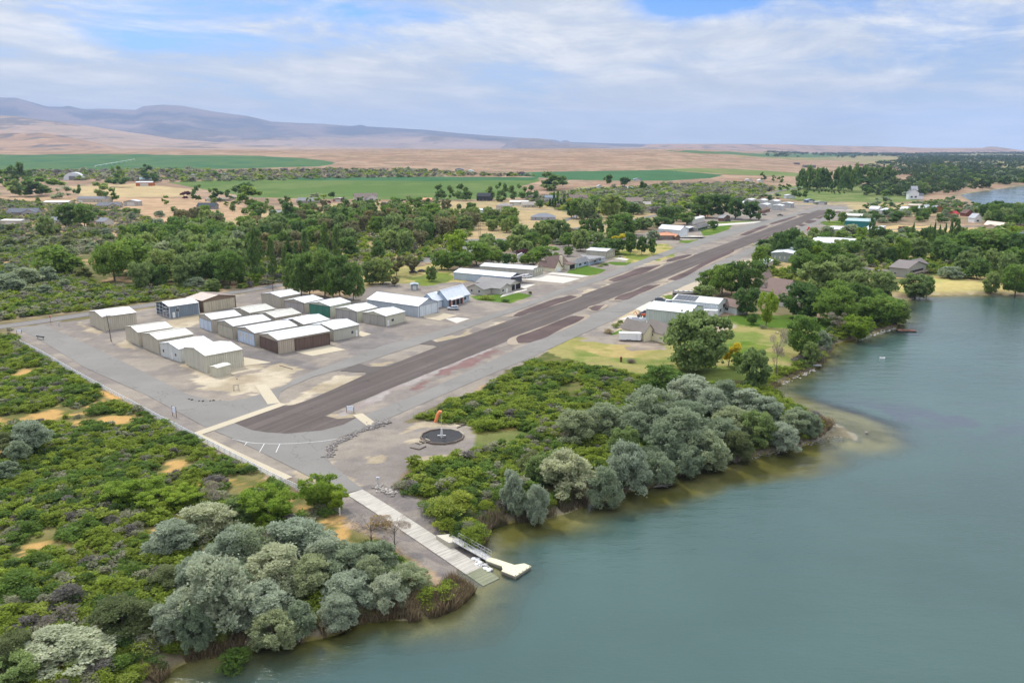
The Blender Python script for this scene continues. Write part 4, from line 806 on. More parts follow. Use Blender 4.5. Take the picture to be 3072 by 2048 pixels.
building('aircraft_hangar', 'grey green hangar with white roof and slotted door among trees', 'hangar', z4(515,830), z4(690,850), z4(760,815), z4(0,890)[1], .9, 'x', (.34,.38,.35), (.74,.79,.80), h=4.6, opens=[('L', .03, .97, .1, 3.9, 'hdoor', (.30,.35,.32))]+[('L', .15+.2*i, .2+.2*i, 1.6, 3.0, 'panel', (.55,.55,.46)) for i in range(4)], lm='the grey green hangar')
r_, lu, lv, h_ = house('brown grey lake house with a tall gabled deck', 'house', z4, (1385,920), (1500,942), (1625,900), 1000, 2.6, 'y', (.33,.32,.29), (.21,.185,.175), [(.3, .4, 1.2, .9, 3.4, 2.4, 'x', {})], opens=[('R', .15, .85, .2, 2.9, 'dark'), ('L', .3, .4, 1.2, 2.2, 'win')], h=4.4, lm='the lake house with deck')
dk = MB(); dk.box(-lu*.4, lu*.4, -lv/2-2.5, -lv/2-.05, 1.7, 1.85); 
for i in range(5): dk.box(-lu*.4+i*lu*.195, -lu*.4+i*lu*.195+.15, -lv/2-2.5, -lv/2-2.35, 0, 2.8)
dk.box(-lu*.4, lu*.4, -lv/2-2.5, -lv/2-2.42, 2.7, 2.8); dk.obj('deck', paint((.25,.2,.16), .8), r_)
building('workshop', 'teal workshop with pale roof seen behind a tall poplar', 'workshop', z4(1052,600), z4(1240,605), z4(1280,598), z4(0,650)[1], 1.0, 'y', (.02,.17,.18), (.36,.50,.48), h=6, lm='the teal workshop')
building('workshop', 'tan workshop with pale roof behind the teal one', 'workshop', z4(1052,580), z4(1170,587), z4(1192,575), z4(0,610)[1], 1.4, 'y', (.46,.43,.36), (.62,.60,.52), h=6.5)
for k, (a, b_, c_, d_, lb) in enumerate((((925,632),(1110,640),(1150,632),692,'white open shed left of the teal workshop'), ((1180,635),(1215,640),(1270,637),690,'white shed with a dark bay right of the tall poplar'), ((1270,635),(1310,640),(1352,637),690,'white shed farthest right beside the parked pickup'),
      ((790,715),(1100,735),(1160,728),800,'long white roofed shed hidden behind the dark trees'), ((1225,500),(1290,510),(1330,505),530,'cream round roofed shed near the runway end'), ((1300,505),(1340,512),(1450,508),545,'white barn near the runway end'),
      ((1450,495),(1500,500),(1560,495),530,'white roofed house behind the silver shrubs'), ((1510,470),(1600,475),(1620,470),505,'tan flat roofed shop left of the grey metal lodge'))):
    building('metal_shed', lb, 'shed', z4(*a), z4(*b_), z4(*c_), z4(0, d_)[1], .8 if k != 4 else 1.6, 'x' if k in (1, 5) else 'y', (.60,.62,.62) if k != 7 else (.45,.36,.24), (.76,.78,.79) if k != 7 else (.5,.42,.3), h=3.8, opens=[('R', .1, .9, 0, 3, 'dark')] if k in (0, 1) else [('R', .3, .6, 0, 2.4, 'gdoor', (.6,.6,.6))])
house('grey roofed lodge with orange log gables near the far river', 'house', z4, (1600,485), (1690,490), (1765,475), 525, 3, 'y', (.30,.14,.06), (.24,.28,.30), [(-.3, .4, .5, .6, 3, 2.4, 'y', {})], ang=R(14), h=3.5, roofstripes=1.2, lm='the orange log lodge')
house('three storey white house with dark roof beside the far river', 'house', z4, (1500,408), (1512,412), (1592,410), 432, 4.5, 'y', (.78,.78,.78), (.22,.23,.25), [(.3, .3, .6, .7, 12, 4, 'x', dict(wall=(.25,.26,.28), roof=(.55,.56,.58))), (1.0, .1, .5, .6, 5, 2, 'x', {})], ang=R(14), h=8, opens=[('R', .2, .4, 2, 4, 'win'), ('R', .6, .8, 2, 4, 'win')], lm='the three storey white house')
house('red roofed cabin between trees near the far river', 'house', z4, (1808,540), (1850,545), (1880,530), 560, 2.2, 'x', (.30,.09,.06), (.42,.06,.06), ang=R(14), h=3)
house('dark red gabled cabin right of the red roofed one', 'house', z4, (1890,535), (1930,540), (1985,530), 555, 3, 'y', (.20,.07,.05), (.16,.10,.09), ang=R(14), h=3)
house('white gabled house with grey roof by the river trees', 'house', z4, (1950,575), (1990,580), (2050,570), 600, 3.4, 'y', (.74,.74,.74), (.42,.44,.46), ang=R(14), h=4, opens=[('R', .3, .6, 1, 2.2, 'win')], lm='the white gabled house')
house('large pinkish tan roofed house at the right edge woods', 'house', z4, (2065,605), (2200,635), (2245,610), 670, 2.6, 'y', (.42,.35,.28), (.52,.41,.33), [(-.5, .1, .7, .8, 3.2, 2, 'x', {})], ang=R(14), h=4.4, roofstripes=1.0, lm='the pinkish roofed house')
house('pale green two storey house cut by the right edge', 'house', z4, (2290,690), (2305,695), (2400,690), 770, 2.4, 'x', (.50,.56,.52), (.30,.36,.33), ang=R(14), h=6.2, opens=[('R', .1, .3, 1, 2.2, 'win'), ('R', .1, .3, 3.6, 4.8, 'win')], lm='the pale green house')
# ten far hangars at the other end of the runway
def zf(x, y): return (2200+x/4.704, 580+y/4.704)
G2 = 'small hangars at the far end of the runway'
for k, (a, b_, c_, d_, lb) in enumerate((((0,118),(90,135),(140,122),150,'white far hangar at the left end of the back row'), ((140,128),(250,140),(315,128),150,'white far hangar second from left in the back row'), ((320,130),(430,145),(495,132),158,'white far hangar in the middle of the back row'),
    ((490,140),(610,152),(672,140),172,'white far hangar fourth from left in the back row'), ((672,150),(820,165),(860,152),205,'grey far hangar standing alone at the right end'), ((40,158),(110,170),(180,160),195,'white far hangar at the left of the front row behind trees'),
    ((160,168),(290,180),(345,170),210,'white far hangar second in the front row behind trees'), ((350,172),(470,186),(535,176),225,'white far hangar third in the front row behind the brick house'), ((540,180),(680,195),(728,184),240,'white far hangar at the right end of the front row'))):
    building('aircraft_hangar', lb, 'hangar', zf(*a), zf(*b_), zf(*c_), zf(0, d_)[1], .9, 'x', (.55,.56,.54) if k != 4 else (.36,.38,.40), (.78,.80,.80), G2, h=4.4, opens=[('L', .05, .95, .1, 3.6, 'hdoor', (.52,.52,.50))])
house('small brick house with brown roof near the far hangars', 'house', zf, (350,225), (400,245), (520,240), 285, 1.6, 'x', (.20,.10,.07), (.24,.18,.14), hip=1, h=2.8, lm='the small brick house')
# ---- the scattered houses of the middle distance: base centre x, base y, width px, eave m, depth m, yaw, walls, roof, rise, label
def fhouse(name, cat, px, py, wpx, h, dep, yaw, wall, roof, rise, label, ridge='x', hip=0, lm=None, metal=0, wins=3, door=None, wing=0):
    x, y = PT(px, py); w = wpx*math.hypot(y, 62)/F*1.0; z = float(far_z(x, y))-.1; a = R(yaw); w = max(3, (w-abs(math.sin(a))*dep)/max(.5, math.cos(a)))
    x += -math.sin(a)*dep/2; y += math.cos(a)*dep/2
    root = empty(name, (x, y, z), a, label, cat)
    op = []
    if door == 'g': op.append(('R', .06, .06+min(.4, 4.8/w), 0, 2.4, 'gdoor', (.70,.70,.68)))
    if door == 'b': op.append(('R', .25, .75, 0, h*.75, 'gdoor', (.62,.60,.55)))
    for i in range(wins): t_ = .58+.36*i/max(1, wins) if door else .1+.8*(i+.3)/wins; op.append(('R', t_, t_+1.1/w, .9, 2.1, 'win'))
    volume(root, -w/2, -dep/2, w, dep, h, rise, ridge, wall, roof, over=.4, opens=op, roofstripes=metal, wallstripes=metal, hip=hip)
    if wing: volume(root, -w/2+w*.55*(wing > 0), -dep/2-3.5, w*.45, dep*.8, h, rise*.8, 'y', wall, roof, over=.4, opens=[('R', .25, .55, .9, 2.1, 'win')], roofstripes=metal, wallstripes=0)
    if lm: LM.append((lm, x, y))
    return root
FH = [
 ('house',66,645,88,2.8,12,8,(.33,.33,.34),(.15,.16,.18),3.2,'grey gabled house with charcoal roof and small lawn at the left edge','the charcoal roofed house',0,'w'),
 ('barn',32,677,66,4.2,12,-4,(.50,.47,.38),(.72,.72,.68),.6,'long tan shed with flat white roof cut by the left edge',None,1,'d'),
 ('barn',168,614,72,3.0,12,0,(.46,.43,.33),(.66,.67,.62),1.2,'low tan barn with pale roof and white end doors',None,1,'d'),
 ('house',275,607,96,4.0,13,-6,(.48,.44,.34),(.20,.20,.21),2.6,'wide tan house with dark grey roof and dormer gable','the wide tan house',0,'g'),
 ('house',325,624,70,2.6,12,10,(.42,.38,.28),(.17,.175,.19),3.0,'low tan gabled house with slate roof in front of the wide tan one',None,0,'w'),
 ('barn',393,618,44,5.0,12,4,(.44,.42,.38),(.60,.60,.60),1.4,'square taupe metal barn with shallow gable','the taupe metal barn',1,'d'),
 ('house',170,670,40,2.8,10,12,(.45,.45,.42),(.24,.25,.27),2.4,'small house with slate roof left of the two roadside trees',None,0,'w'),
 ('house',302,675,42,3.0,10,-20,(.52,.50,.44),(.24,.25,.27),2.6,'pale house with slate roof right of the two roadside trees',None,0,'w'),
 ('house',448,604,1,2.8,12,0,(.5,.5,.4),(.2,.2,.2),2.4,None,None,0,'w'),
 ('house',618,628,54,3.4,11,0,(.22,.22,.22),(.06,.075,.09),3.0,'house with a near black blue roof behind the trees','the black roofed house',0,'w'),
 ('house',650,604,68,2.8,12,0,(.40,.35,.27),(.33,.28,.22),1.6,'tan roofed ranch house with an open garage','the tan roofed ranch house',0,'g'),
 ('house',706,598,20,2.8,9,10,(.50,.50,.42),(.36,.31,.25),2.0,'small tan roofed cottage right of the ranch house',None,0,'w'),
 ('barn',433,558,50,5.5,14,8,(.50,.15,.045),(.35,.38,.38),1.6,'orange red barn with pale grey roof','the orange red barn',1,'d'),
 ('house',438,547,38,5,12,30,(.35,.33,.30),(.24,.33,.32),4,'grey green roofed house behind the orange red barn',None,1,'w'),
 ('house',592,531,40,3,14,0,(.45,.45,.45),(.52,.55,.57),2,'pale grey roofed farmhouse by the sagebrush',None,0,'w'),
 ('barn',658,526,34,3,10,0,(.30,.38,.42),(.40,.50,.55),1,'long low blue grey shed among distant shrubs',None,1,'d'),
 ('house',410,511,16,4,9,0,(.18,.16,.15),(.12,.12,.13),2,'tiny dark cabin beside distant trees on the plain',None,0,'w'),
 ('house',920,610,66,3.0,14,-6,(.34,.32,.29),(.22,.22,.225),3.0,'grey roofed ranch house between yellow shrubs','the grey roofed ranch house',0,'g'),
 ('barn',1014,605,30,3.4,10,0,(.28,.17,.13),(.58,.52,.46),.8,'small brown shed with pale flat roof',None,1,'d'),
 ('house',1098,601,74,4.0,14,14,(.56,.54,.50),(.20,.16,.14),4.2,'white house with a broad brown gable roof','the broad brown gabled house',0,'w'),
 ('house',1173,629,60,2.8,13,0,(.34,.32,.29),(.21,.20,.19),4.6,'grey house with steep roof, dormer and dark garage door','the steep grey roofed house',0,'g'),
 ('house',1282,607,26,3.2,9,0,(.34,.22,.17),(.62,.32,.20),1.8,'small cabin with a salmon orange roof',None,0,'w'),
 ('house',855,655,100,4.8,14,-4,(.44,.43,.38),(.25,.245,.24),2.0,'two storey tan apartment house with grey roof behind a dark cypress','the two storey tan house',0,'w'),
 ('house',1450,603,46,5.6,14,-10,(.035,.04,.045),(.045,.05,.055),3.6,'dark charcoal house beside tall trees at the field edge','the dark charcoal house',0,'w'),
 ('barn',1453,640,52,3.2,12,-8,(.38,.44,.45),(.60,.66,.68),1.0,'pale blue metal shed on the left of the hip roofed house',None,1,'g'),
 ('house',1510,634,50,5.6,12,-10,(.50,.45,.38),(.29,.27,.25),2.4,'tall pinkish tan house with a hip roof','the tall pinkish tan house',0,'h'),
 ('barn',1556,617,58,4.0,14,-6,(.50,.47,.38),(.68,.66,.58),1.4,'wide cream metal barn behind the hip roofed house',None,1,'d'),
 ('house',1588,623,48,3.0,12,12,(.50,.46,.36),(.32,.29,.25),3.0,'tan gabled house left of the round green tree',None,0,'w'),
 ('house',1628,661,76,2.9,14,-6,(.34,.35,.37),(.215,.225,.25),2.8,'grey house with solar panels and blue grey roof beside the road','the grey solar house',0,'h'),
 ('house',1735,603,54,3.0,14,0,(.50,.45,.38),(.20,.15,.13),4.0,'brown roofed house between dark hedge and yellow tree','the brown roofed house by the yellow tree',0,'w'),
 ('house',1905,612,50,3.0,13,0,(.50,.45,.36),(.24,.19,.16),4.0,'tan gabled house with brown roof right of the tall trees','the tan gabled house',0,'w'),
 ('house',1942,620,22,2.6,9,0,(.55,.52,.48),(.40,.36,.32),2.6,'tiny cream gabled house with two white windows',None,0,'w'),
 ('barn',1913,542,22,3,9,0,(.36,.40,.46),(.50,.56,.62),1,'small blue grey shed at the edge of the green field',None,1,'d'),
 ('barn',1799,566,14,4,10,0,(.50,.56,.60),(.66,.70,.72),1.4,'small pale blue barn left of the dark round trees',None,1,'d'),
 ('house',1890,570,16,3,9,0,(.30,.34,.40),(.40,.45,.52),1.6,'low blue roofed house between silver shrubs',None,0,'w'),
 ('house',1652,604,34,4.5,10,0,(.42,.42,.40),(.20,.24,.28),2.4,'grey house with slate roof right behind the dark hedge',None,0,'w'),
 ('barn',1378,516,26,6,12,0,(.30,.31,.35),(.42,.45,.52),2,'grey blue barn on the far green plain',None,1,'d'),
 ('house',2430,503,34,6,18,0,(.16,.15,.15),(.13,.12,.12),2,'dark low house on the bare tan ridge','the dark house on the tan ridge',0,'w'),
 ('house',2392,494,14,5,14,0,(.16,.15,.15),(.13,.12,.12),1.6,'small dark house left of the ridge house',None,0,'w'),
 ('house',2580,498,22,5,14,0,(.24,.10,.08),(.18,.10,.09),2,'dark red brown house on the right of the tan ridge',None,0,'w'),
 ('barn',2625,570,28,3,14,0,(.55,.57,.60),(.56,.58,.62),2.2,'pale grey barn behind the field of young trees','the pale grey barn',1,'d'),
 ('barn',2248,544,20,3,10,0,(.62,.60,.56),(.72,.70,.66),1.2,'small white roofed shed on the sagebrush slope',None,1,'d'),
 ('barn',2283,548,16,4,10,0,(.62,.60,.56),(.72,.70,.66),1.8,'tiny white shed beside the round slope tree',None,1,'d'),
 ('barn',2432,608,24,3,10,0,(.12,.16,.22),(.30,.34,.40),1,'dark blue shed beside the parked grey trucks',None,1,'d'),
 ('barn',2464,614,34,3,8,0,(.26,.27,.22),(.40,.42,.38),.5,'olive grey flat shed near the runway end',None,1,'d'),
 ('barn',2372,596,26,4,10,0,(.55,.57,.58),(.60,.62,.64),1,'pale workshop behind the dark roadside trees',None,1,'d'),
 ('barn',1565,780,22,3,8,0,(.62,.64,.64),(.74,.76,.76),1,'tiny white shed between the trees behind the long tan hangar',None,1,'d'),
 ('barn',1795,722,24,3,8,20,(.62,.64,.64),(.72,.75,.76),1,'small white roofed shed left of the yellow green tree',None,1,'d'),
 ('barn',1244,870,20,2.6,4,10,(.28,.33,.38),(.35,.42,.45),.3,'small blue grey garden shed behind the metal roofed house',None,1,'d'),
 ('barn',2770,495,20,4,14,0,(.6,.6,.6),(.7,.7,.72),2,'far white farm building among the distant groves',None,1,'d'),
 ('barn',2870,478,16,4,14,0,(.6,.6,.6),(.7,.7,.72),2,'far pale barn at the foot of the red mesa',None,1,'d'),
 ('barn',2766,514,26,4,20,0,(.45,.42,.34),(.60,.58,.48),1,'far long cream shed behind the river woods',None,1,'d')]
for n_, px, py, wp, h, dep, yaw, wall, roof, rise, lb, lm, metal, k in FH:
    if not lb: continue
    fhouse(n_, n_, px, py, wp, h, dep, yaw, wall, roof, rise, lb, hip=1 if k == 'h' else 0, lm=lm, metal=1.0 if metal else 0, wins=0 if k == 'd' else 3, door='g' if k == 'g' else ('b' if k == 'd' else None), wing=1 if k == 'w' and wp > 60 else 0, ridge='y' if k == 'd' and wp < 50 else 'x')
# arched (quonset) barns
def quonset(px, py, wpx, dep, yaw, label, door=True):
    x, y = PT(px, py); w = wpx*math.hypot(y, 62)/F; z = float(far_z(x, y)); root = empty('arched_barn', (x, y+dep/2, z-.1), R(yaw), label, 'barn'); n = 14; V = []
    for i in range(n+1):
        a = math.pi*i/n
        for yy in (-dep/2, dep/2): V.append((-math.cos(a)*w/2, yy, math.sin(a)**.85*w*.42))
    mb = MB(); mb.add(V, [(2*i, 2*i+1, 2*i+3, 2*i+2) for i in range(n)]+[tuple(range(0, 2*n+2, 2))[::-1], tuple(range(1, 2*n+2, 2))]); mb.obj('shell', paint((.66,.69,.71), .45, .06), root)
    if door: MB().box(-w*.22, w*.12, -dep/2-.12, -dep/2-.03, 0, w*.22).obj('door', paint((.22,.22,.23), .7), root)
quonset(214, 540, 52, 22, 18, 'white arched barn with a dark front opening left on the plain'); quonset(1410, 520, 24, 14, 0, 'small white arched barn on the far green plain', True)
# ---------------------------------------------------------------- fence, signs, poles, windsock, dock, vehicles
WHT = paint((.74,.74,.74), .5, .05)
def gz(x, y): return float(ground_z(np.array([x]), np.array([y]))[0])
# white rail fence
fpts = [P(*q) for q in [(61,1031),(130,1066),(223,1121),(351,1191),(479,1260),(562,1303),(600,1322),(704,1377),(814,1434),(908,1479),(980,1520),(1040,1556)]]
root = empty('rail_fence', (fpts[0][0], fpts[0][1], 0), 0, 'long white three rail fence along the airfield edge by the entrance road', 'fence')
ox, oy = fpts[0]; seg = []; acc = 0; posts = []; step = 2.45; nxt = 0; tot = 0
for (a, b) in zip(fpts[:-1], fpts[1:]):
    l = math.dist(a, b)
    while nxt <= tot+l: t_ = (nxt-tot)/l; posts.append((a[0]+(b[0]-a[0])*t_, a[1]+(b[1]-a[1])*t_)); nxt += step
    tot += l
posts = posts[:98]
pm = MB().box(-.085, .085, -.085, .085, -.3, 1.32).add([(-.085,-.085,1.32),(.085,-.085,1.32),(.085,.085,1.32),(-.085,.085,1.32),(0,0,1.42)], [(0,1,4),(1,2,4),(2,3,4),(3,0,4),(3,2,1,0)]).mesh('post', WHT)
rl = []
for i, (x, y) in enumerate(posts):
    o = link('post', pm, root); o.location = (x-ox, y-oy, 0)
for zz in (.45, .82, 1.18):
    mb = MB(); w_ = .03
    for (a, b) in zip(posts[:-1], posts[1:]):
        d = Vector((b[0]-a[0], b[1]-a[1], 0)); l = d.length; d /= l; n_ = Vector((-d.y, d.x, 0))*w_
        if not rl or True:
            A = Vector((a[0]-ox, a[1]-oy, zz))+d*.07; B = Vector((b[0]-ox, b[1]-oy, zz))-d*.07
            vs = []
            for p_ in (A, B):
                for s_ in (-1, 1):
                    for q_ in (-.10, .10): vs.append(p_+n_*s_+Vector((0, 0, q_)))
            mb.add(vs, [(0,1,3,2),(4,6,7,5),(0,4,5,1),(2,3,7,6),(1,5,7,3),(0,2,6,4)])
    mb.obj('rail', WHT, root)
LM.append(('the white rail fence', *P(351, 1191)))
WOOD = paint((.13,.095,.07), .9, .25, 2)
def pole(px, py, topy, label, lean=0, arms=1, w=.16):
    x, y = PT(px, py); z = float(far_z(x, y)); h = (py-topy)*math.hypot(y, 62)/F*1.03
    r = empty('utility_pole', (x, y, z-.1), 0, label, 'utility pole', 'wooden utility poles'); r.rotation_euler = (0, lean, R(20))
    MB().bar((0,0,-.5), (0,0,h), w, w*.62, 8).obj('shaft', WOOD, r)
    for k in range(arms):
        ca = MB().box(-1.15, 1.15, -.06+w*.7, .06+w*.7, h-.75-k*.9, h-.6-k*.9).obj('crossarm', WOOD, r)
        ins = MB()
        for xx in (-1.0, -.55, .55, 1.0): MB().bar((xx, w*.7, h-.6-k*.9), (xx, w*.7, h-.38-k*.9), .06, .04, 6).obj('insulator', paint((.5,.5,.48), .3), ca)
    return r
r = pole(334, 1024, 941, 'leaning utility pole with transformer, standing alone on the gravel apron', -.05)
MB().bar((.28,.1,6.3), (.28,.1,7.2), .2, .2, 10).obj('transformer', paint((.45,.46,.46), .5), r)
LM.append(('the leaning utility pole', *P(334, 1024)))
pole(819, 873, 815, 'utility pole in front of the slim dark poplar at the road')
pole(1243, 773, 718, 'utility pole between the forest edge and the car park')
pole(1441, 716, 657, 'utility pole beyond the car park, between two trees', arms=2)
pole(1437, 714, 664, 'second pole of the pair beyond the car park', arms=0)
pole(1566, 704, 669, 'utility pole left of the pale cottonwoods by the side road')
pole(1720, 660, 633, 'utility pole in front of the dark trees by the solar house')
pole(1447, 606, 575, 'thin pole beside the charcoal house', arms=0, w=.12)
pole(2026, 626, 590, 'utility pole on the road right of the tan gabled house')
pole(1743, 1012, 979, 'thin flagpole like post on the lawn of the steep roofed house', arms=0, w=.05) if False else None
# stop sign
def sign_post(px, py, h): x, y = P(px, py); return x, y
x, y = P(153, 972); r = empty('stop_sign', (x, y, 0), R(-8), 'red octagonal stop sign on a post where the entrance road meets the county road', 'stop sign')
MB().box(-.05, .05, -.03, .03, 0, 3.0).obj('post', paint((.20,.07,.05), .7), r)
oc = [(math.cos(R(22.5+45*i)), math.sin(R(22.5+45*i))) for i in range(8)]
def octo(rad, y0, y1):
    m = MB(); V = [(a*rad, y0, 2.75+b*rad) for a, b in oc]+[(a*rad, y1, 2.75+b*rad) for a, b in oc]
    return m.add(V, [tuple(range(8)), tuple(range(8, 16))[::-1]]+[(i, 8+i, 8+(i+1) % 8, (i+1) % 8) for i in range(8)])
pl = octo(.50, -.07, -.04).obj('plate_rim', paint((.75,.72,.70), .5), r); octo(.46, -.085, -.071).obj('plate', paint((.50,.02,.02), .45), r)
def text(body, size, loc, rot, mat, parent, name='lettering', ext=.004):
    cu = bpy.data.curves.new(name, 'FONT'); cu.body = body; cu.size = size; cu.align_x = 'CENTER'; cu.align_y = 'CENTER'; cu.extrude = ext
    tmp = bpy.data.objects.new('tmp', cu); COL.objects.link(tmp); bpy.context.view_layer.update()
    me = bpy.data.meshes.new_from_object(tmp.evaluated_get(bpy.context.evaluated_depsgraph_get())); bpy.data.objects.remove(tmp); me.materials.clear(); me.materials.append(mat)
    o = bpy.data.objects.new(name, me); COL.objects.link(o); o.parent = parent; o.location = loc; o.rotation_euler = rot
    return o
text('STOP', .36, (0, -.092, 2.75), (math.pi/2, 0, 0), paint((.8,.8,.8), .5), r)
# boards
def board(px, py, w, h, z0, yaw, label, c=(.72,.76,.84), post=(.16,.10,.08), name='notice_board', over=.25):
    x, y = P(px, py); r = empty(name, (x, y, 0), R(yaw), label, 'sign')
    for s_ in (-1, 1): MB().box(s_*w/2-.06+s_*.08, s_*w/2+.06+s_*.08, -.06, .06, 0, z0+h+over).obj('post', paint(post, .8), r)
    MB().box(-w/2, w/2, -.05, .02, z0, z0+h).obj('board', paint(c, .5, .06, 2), r); return r
board(524, 1249, 1.5, 1.3, 1.0, -38, 'white notice board on two brown posts beside the fence'); board(1051, 1237, 1.6, 1.2, .5, -5, 'white board on short posts where the runway gravel ends', over=-.3)
board(58, 1000, 1.4, .8, .5, 5, 'small white sign left of the entrance road mouth', over=-.1)
x, y = P(709, 1173); r = empty('bike_rack', (x, y, 0), R(10), 'empty dark metal frame standing on the tan dirt', 'frame')
f_ = MB(); f_.bar((-.7,0,0), (-.7,0,1.7), .05); f_.bar((.7,0,0), (.7,0,1.7), .05); f_.bar((-.7,0,1.7), (.7,0,1.7), .05); f_.bar((-.45,.0,.2), (-.45,0,1.7), .035); f_.bar((.45,0,.2), (.45,0,1.7), .035); f_.bar((-.7,0,.35), (.7,0,.35), .035); f_.obj('metal_frame', paint((.14,.13,.13), .5), r)
x, y = P(122, 1018); r = empty('mailbox_bank', (x, y, 0), R(-28), 'long dark bank of mailboxes on a stand beside the entrance road', 'mailboxes')
MB().box(-1.9, 1.9, -.05, .05, .75, .85).obj('shelf', WOOD, r)
for i in range(9): b_ = MB().box(-1.85+i*.41, -1.85+i*.41+.33, -.3, .3, .86, 1.2).obj('mailbox', paint((.05,.05,.06), .5), r)
for s_ in (-1.4, 1.4): MB().box(s_-.06, s_+.06, -.06, .06, 0, .75).obj('post', WOOD, r)
x, y = P(177, 977); o = MB().bar((0,0,0), (0,0,1.0), .35, .22, 10).bar((0,0,1.0), (0,0,1.5), .22, .05, 10).obj('hydrant_marker', paint((.45,.42,.38), .8)); o.location = (x, y, 0); tag(o, 'stubby grey cone marker right of the stop sign', 'marker')
x, y = P(1485/1, 0) if False else P(1134, 1452); r = empty('water_spigot', (x, y, 0), R(10), 'grey standpipe between ramp and gravel', 'standpipe')
MB().bar((0,0,0), (0,0,1.5), .14, .12, 8).obj('pipe', paint((.5,.5,.55), .5), r); MB().box(-.3,.3,-.18,.18,1.1,1.45).obj('valve_box', paint((.5,.52,.58), .5), r)
x, y = P(1863, 1085); o = MB().box(-.3,.3,-.25,.25,0,1.4).box(-.34,.34,-.29,.29,1.4,1.5).obj('rusty_barrel_stove', paint((.16,.055,.03), .9, .3, 3)); o.location = (x, y, 0); tag(o, 'rusty upright burn box standing on the dry lawn', 'burn box')
x, y = P(858, 1102); o = MB().bar((-2.9,-1.0,.12), (2.9,1.0,.12), .12, .10, 8).obj('pipe_length', paint((.24,.19,.14), .8)); o.rotation_euler = (0,0,R(-58)); o.location = (x, y, 0); tag(o, 'long brown pole lying on the tan dirt by the hangars', 'pole')
# windsock in its ring
wx, wy = P(1325, 1313); r = empty('windsock', (wx, wy, 0), 0, 'orange windsock drooping from a white pole in a ring of black gravel', 'windsock')
m = MB()
for s_ in (-1, 1): m.bar((s_*.32, 0, 0), (s_*.10, 0, 2.2), .07, .06, 6); m.bar((0, s_*.32, 0), (0, s_*.10, 2.2), .07, .06, 6)
for k in range(4): zz = .3+k*.5; q_ = .30-zz*.1; m.bar((-q_, 0, zz), (q_, 0, zz), .03); m.bar((0, -q_, zz), (0, q_, zz), .03)
m.obj('mast_base', WHT, r); MB().bar((0,0,2.1), (0,0,5.6), .055, .04, 8).obj('pole', WHT, r); MB().box(-.9, .9, -.12, .12, .55, .66).obj('foot_bar', WHT, r)
cu = [(0, .05, 5.75), (-.25, 0, 5.95), (-.55, 0, 5.75), (-.75, 0, 5.2), (-1.0, 0, 4.5), (-1.25, 0, 3.85)]; rad = [.32, .38, .38, .36, .32, .28]; V = []; n = 12
cu = [(.05,0,5.95), (-.25,0,6.05), (-.6,0,5.65), (-.85,0,5.0), (-1.1,0,4.3), (-1.4,0,3.6)]
for i, (p_, q_) in enumerate(zip(cu, rad)):
    a_ = Vector(cu[min(i+1, 5)])-Vector(cu[max(i-1, 0)]); qq = a_.to_track_quat('Z', 'Y')
    for k in range(n): t_ = 2*math.pi*k/n; V.append(Vector(p_)+qq @ Vector((math.cos(t_)*q_, math.sin(t_)*q_, 0)))
mb = MB().add(V, [(i*n+k, i*n+(k+1) % n, (i+1)*n+(k+1) % n, (i+1)*n+k) for i in range(5) for k in range(n)]+[tuple(range(n))]); so = mb.obj('sock', paint((.88,.27,.11), .7, .1, 2), r)
for p_ in so.data.polygons: p_.use_smooth = True
LM.append(('the orange windsock', wx, wy))
cx0, cy0 = P(1327, 1311); r = empty('gravel_ring', (cx0, cy0, 0), 0, 'twelve sided timber ring filled with black gravel round the windsock', 'gravel ring')
tp = [(math.cos(R(30*i+10))*4.75, math.sin(R(30*i+10))*4.75) for i in range(12)]
MB().prism([(a*.97, b*.97) for a, b in tp], .02, .16).obj('black_gravel', asphalt('black_gravel', (.045,.045,.047), .15, False), r)
for i in range(12):
    a, b = Vector(tp[i]+(0,)), Vector(tp[(i+1) % 12]+(0,)); d = (b-a).normalized(); n_ = Vector((-d.y, d.x, 0))*.12; a = a+d*.01; b = b-d*.01
    MB().add([a-n_, b-n_, b+n_, a+n_, a-n_+Vector((0,0,.42)), b-n_+Vector((0,0,.42)), b+n_+Vector((0,0,.42)), a+n_+Vector((0,0,.42))], [(0,3,2,1),(4,5,6,7),(0,1,5,4),(1,2,6,5),(2,3,7,6),(3,0,4,7)]).obj('timber', paint((.17,.13,.10) if i not in (0,1,2) else (.40,.35,.28), .9, .2, 2), r)
rr = random.Random(3)
def rock_mesh(seed, r_):
    q = random.Random(seed); import bmesh
    bm = bmesh.new(); bmesh.ops.create_icosphere(bm, subdivisions=2, radius=r_)
    for v in bm.verts: v.co *= q.uniform(.78, 1.18); v.co.z *= .7
    me = bpy.data.meshes.new('rock'); bm.to_mesh(me); bm.free(); return me
def rock(px, py, s_, label, mat, z=0, group=None, world=None):
    x, y = world or P(px, py, z); me = rock_mesh(int(x*10+y), s_); me.materials.append(mat); o = link('rock', me); o.location = (x, y, gz(x, y)+s_*.3); tag(o, label, 'rock', group); return o
DR = paint((.06,.055,.05), .9, .2, 3); GR = paint((.25,.23,.21), .9, .2, 3)
rock(1331, 1316, .35, 'dark rock at the foot of the windsock pole', DR); rock(1280, 1311, .4, 'dark rock inside the left side of the gravel ring', DR)
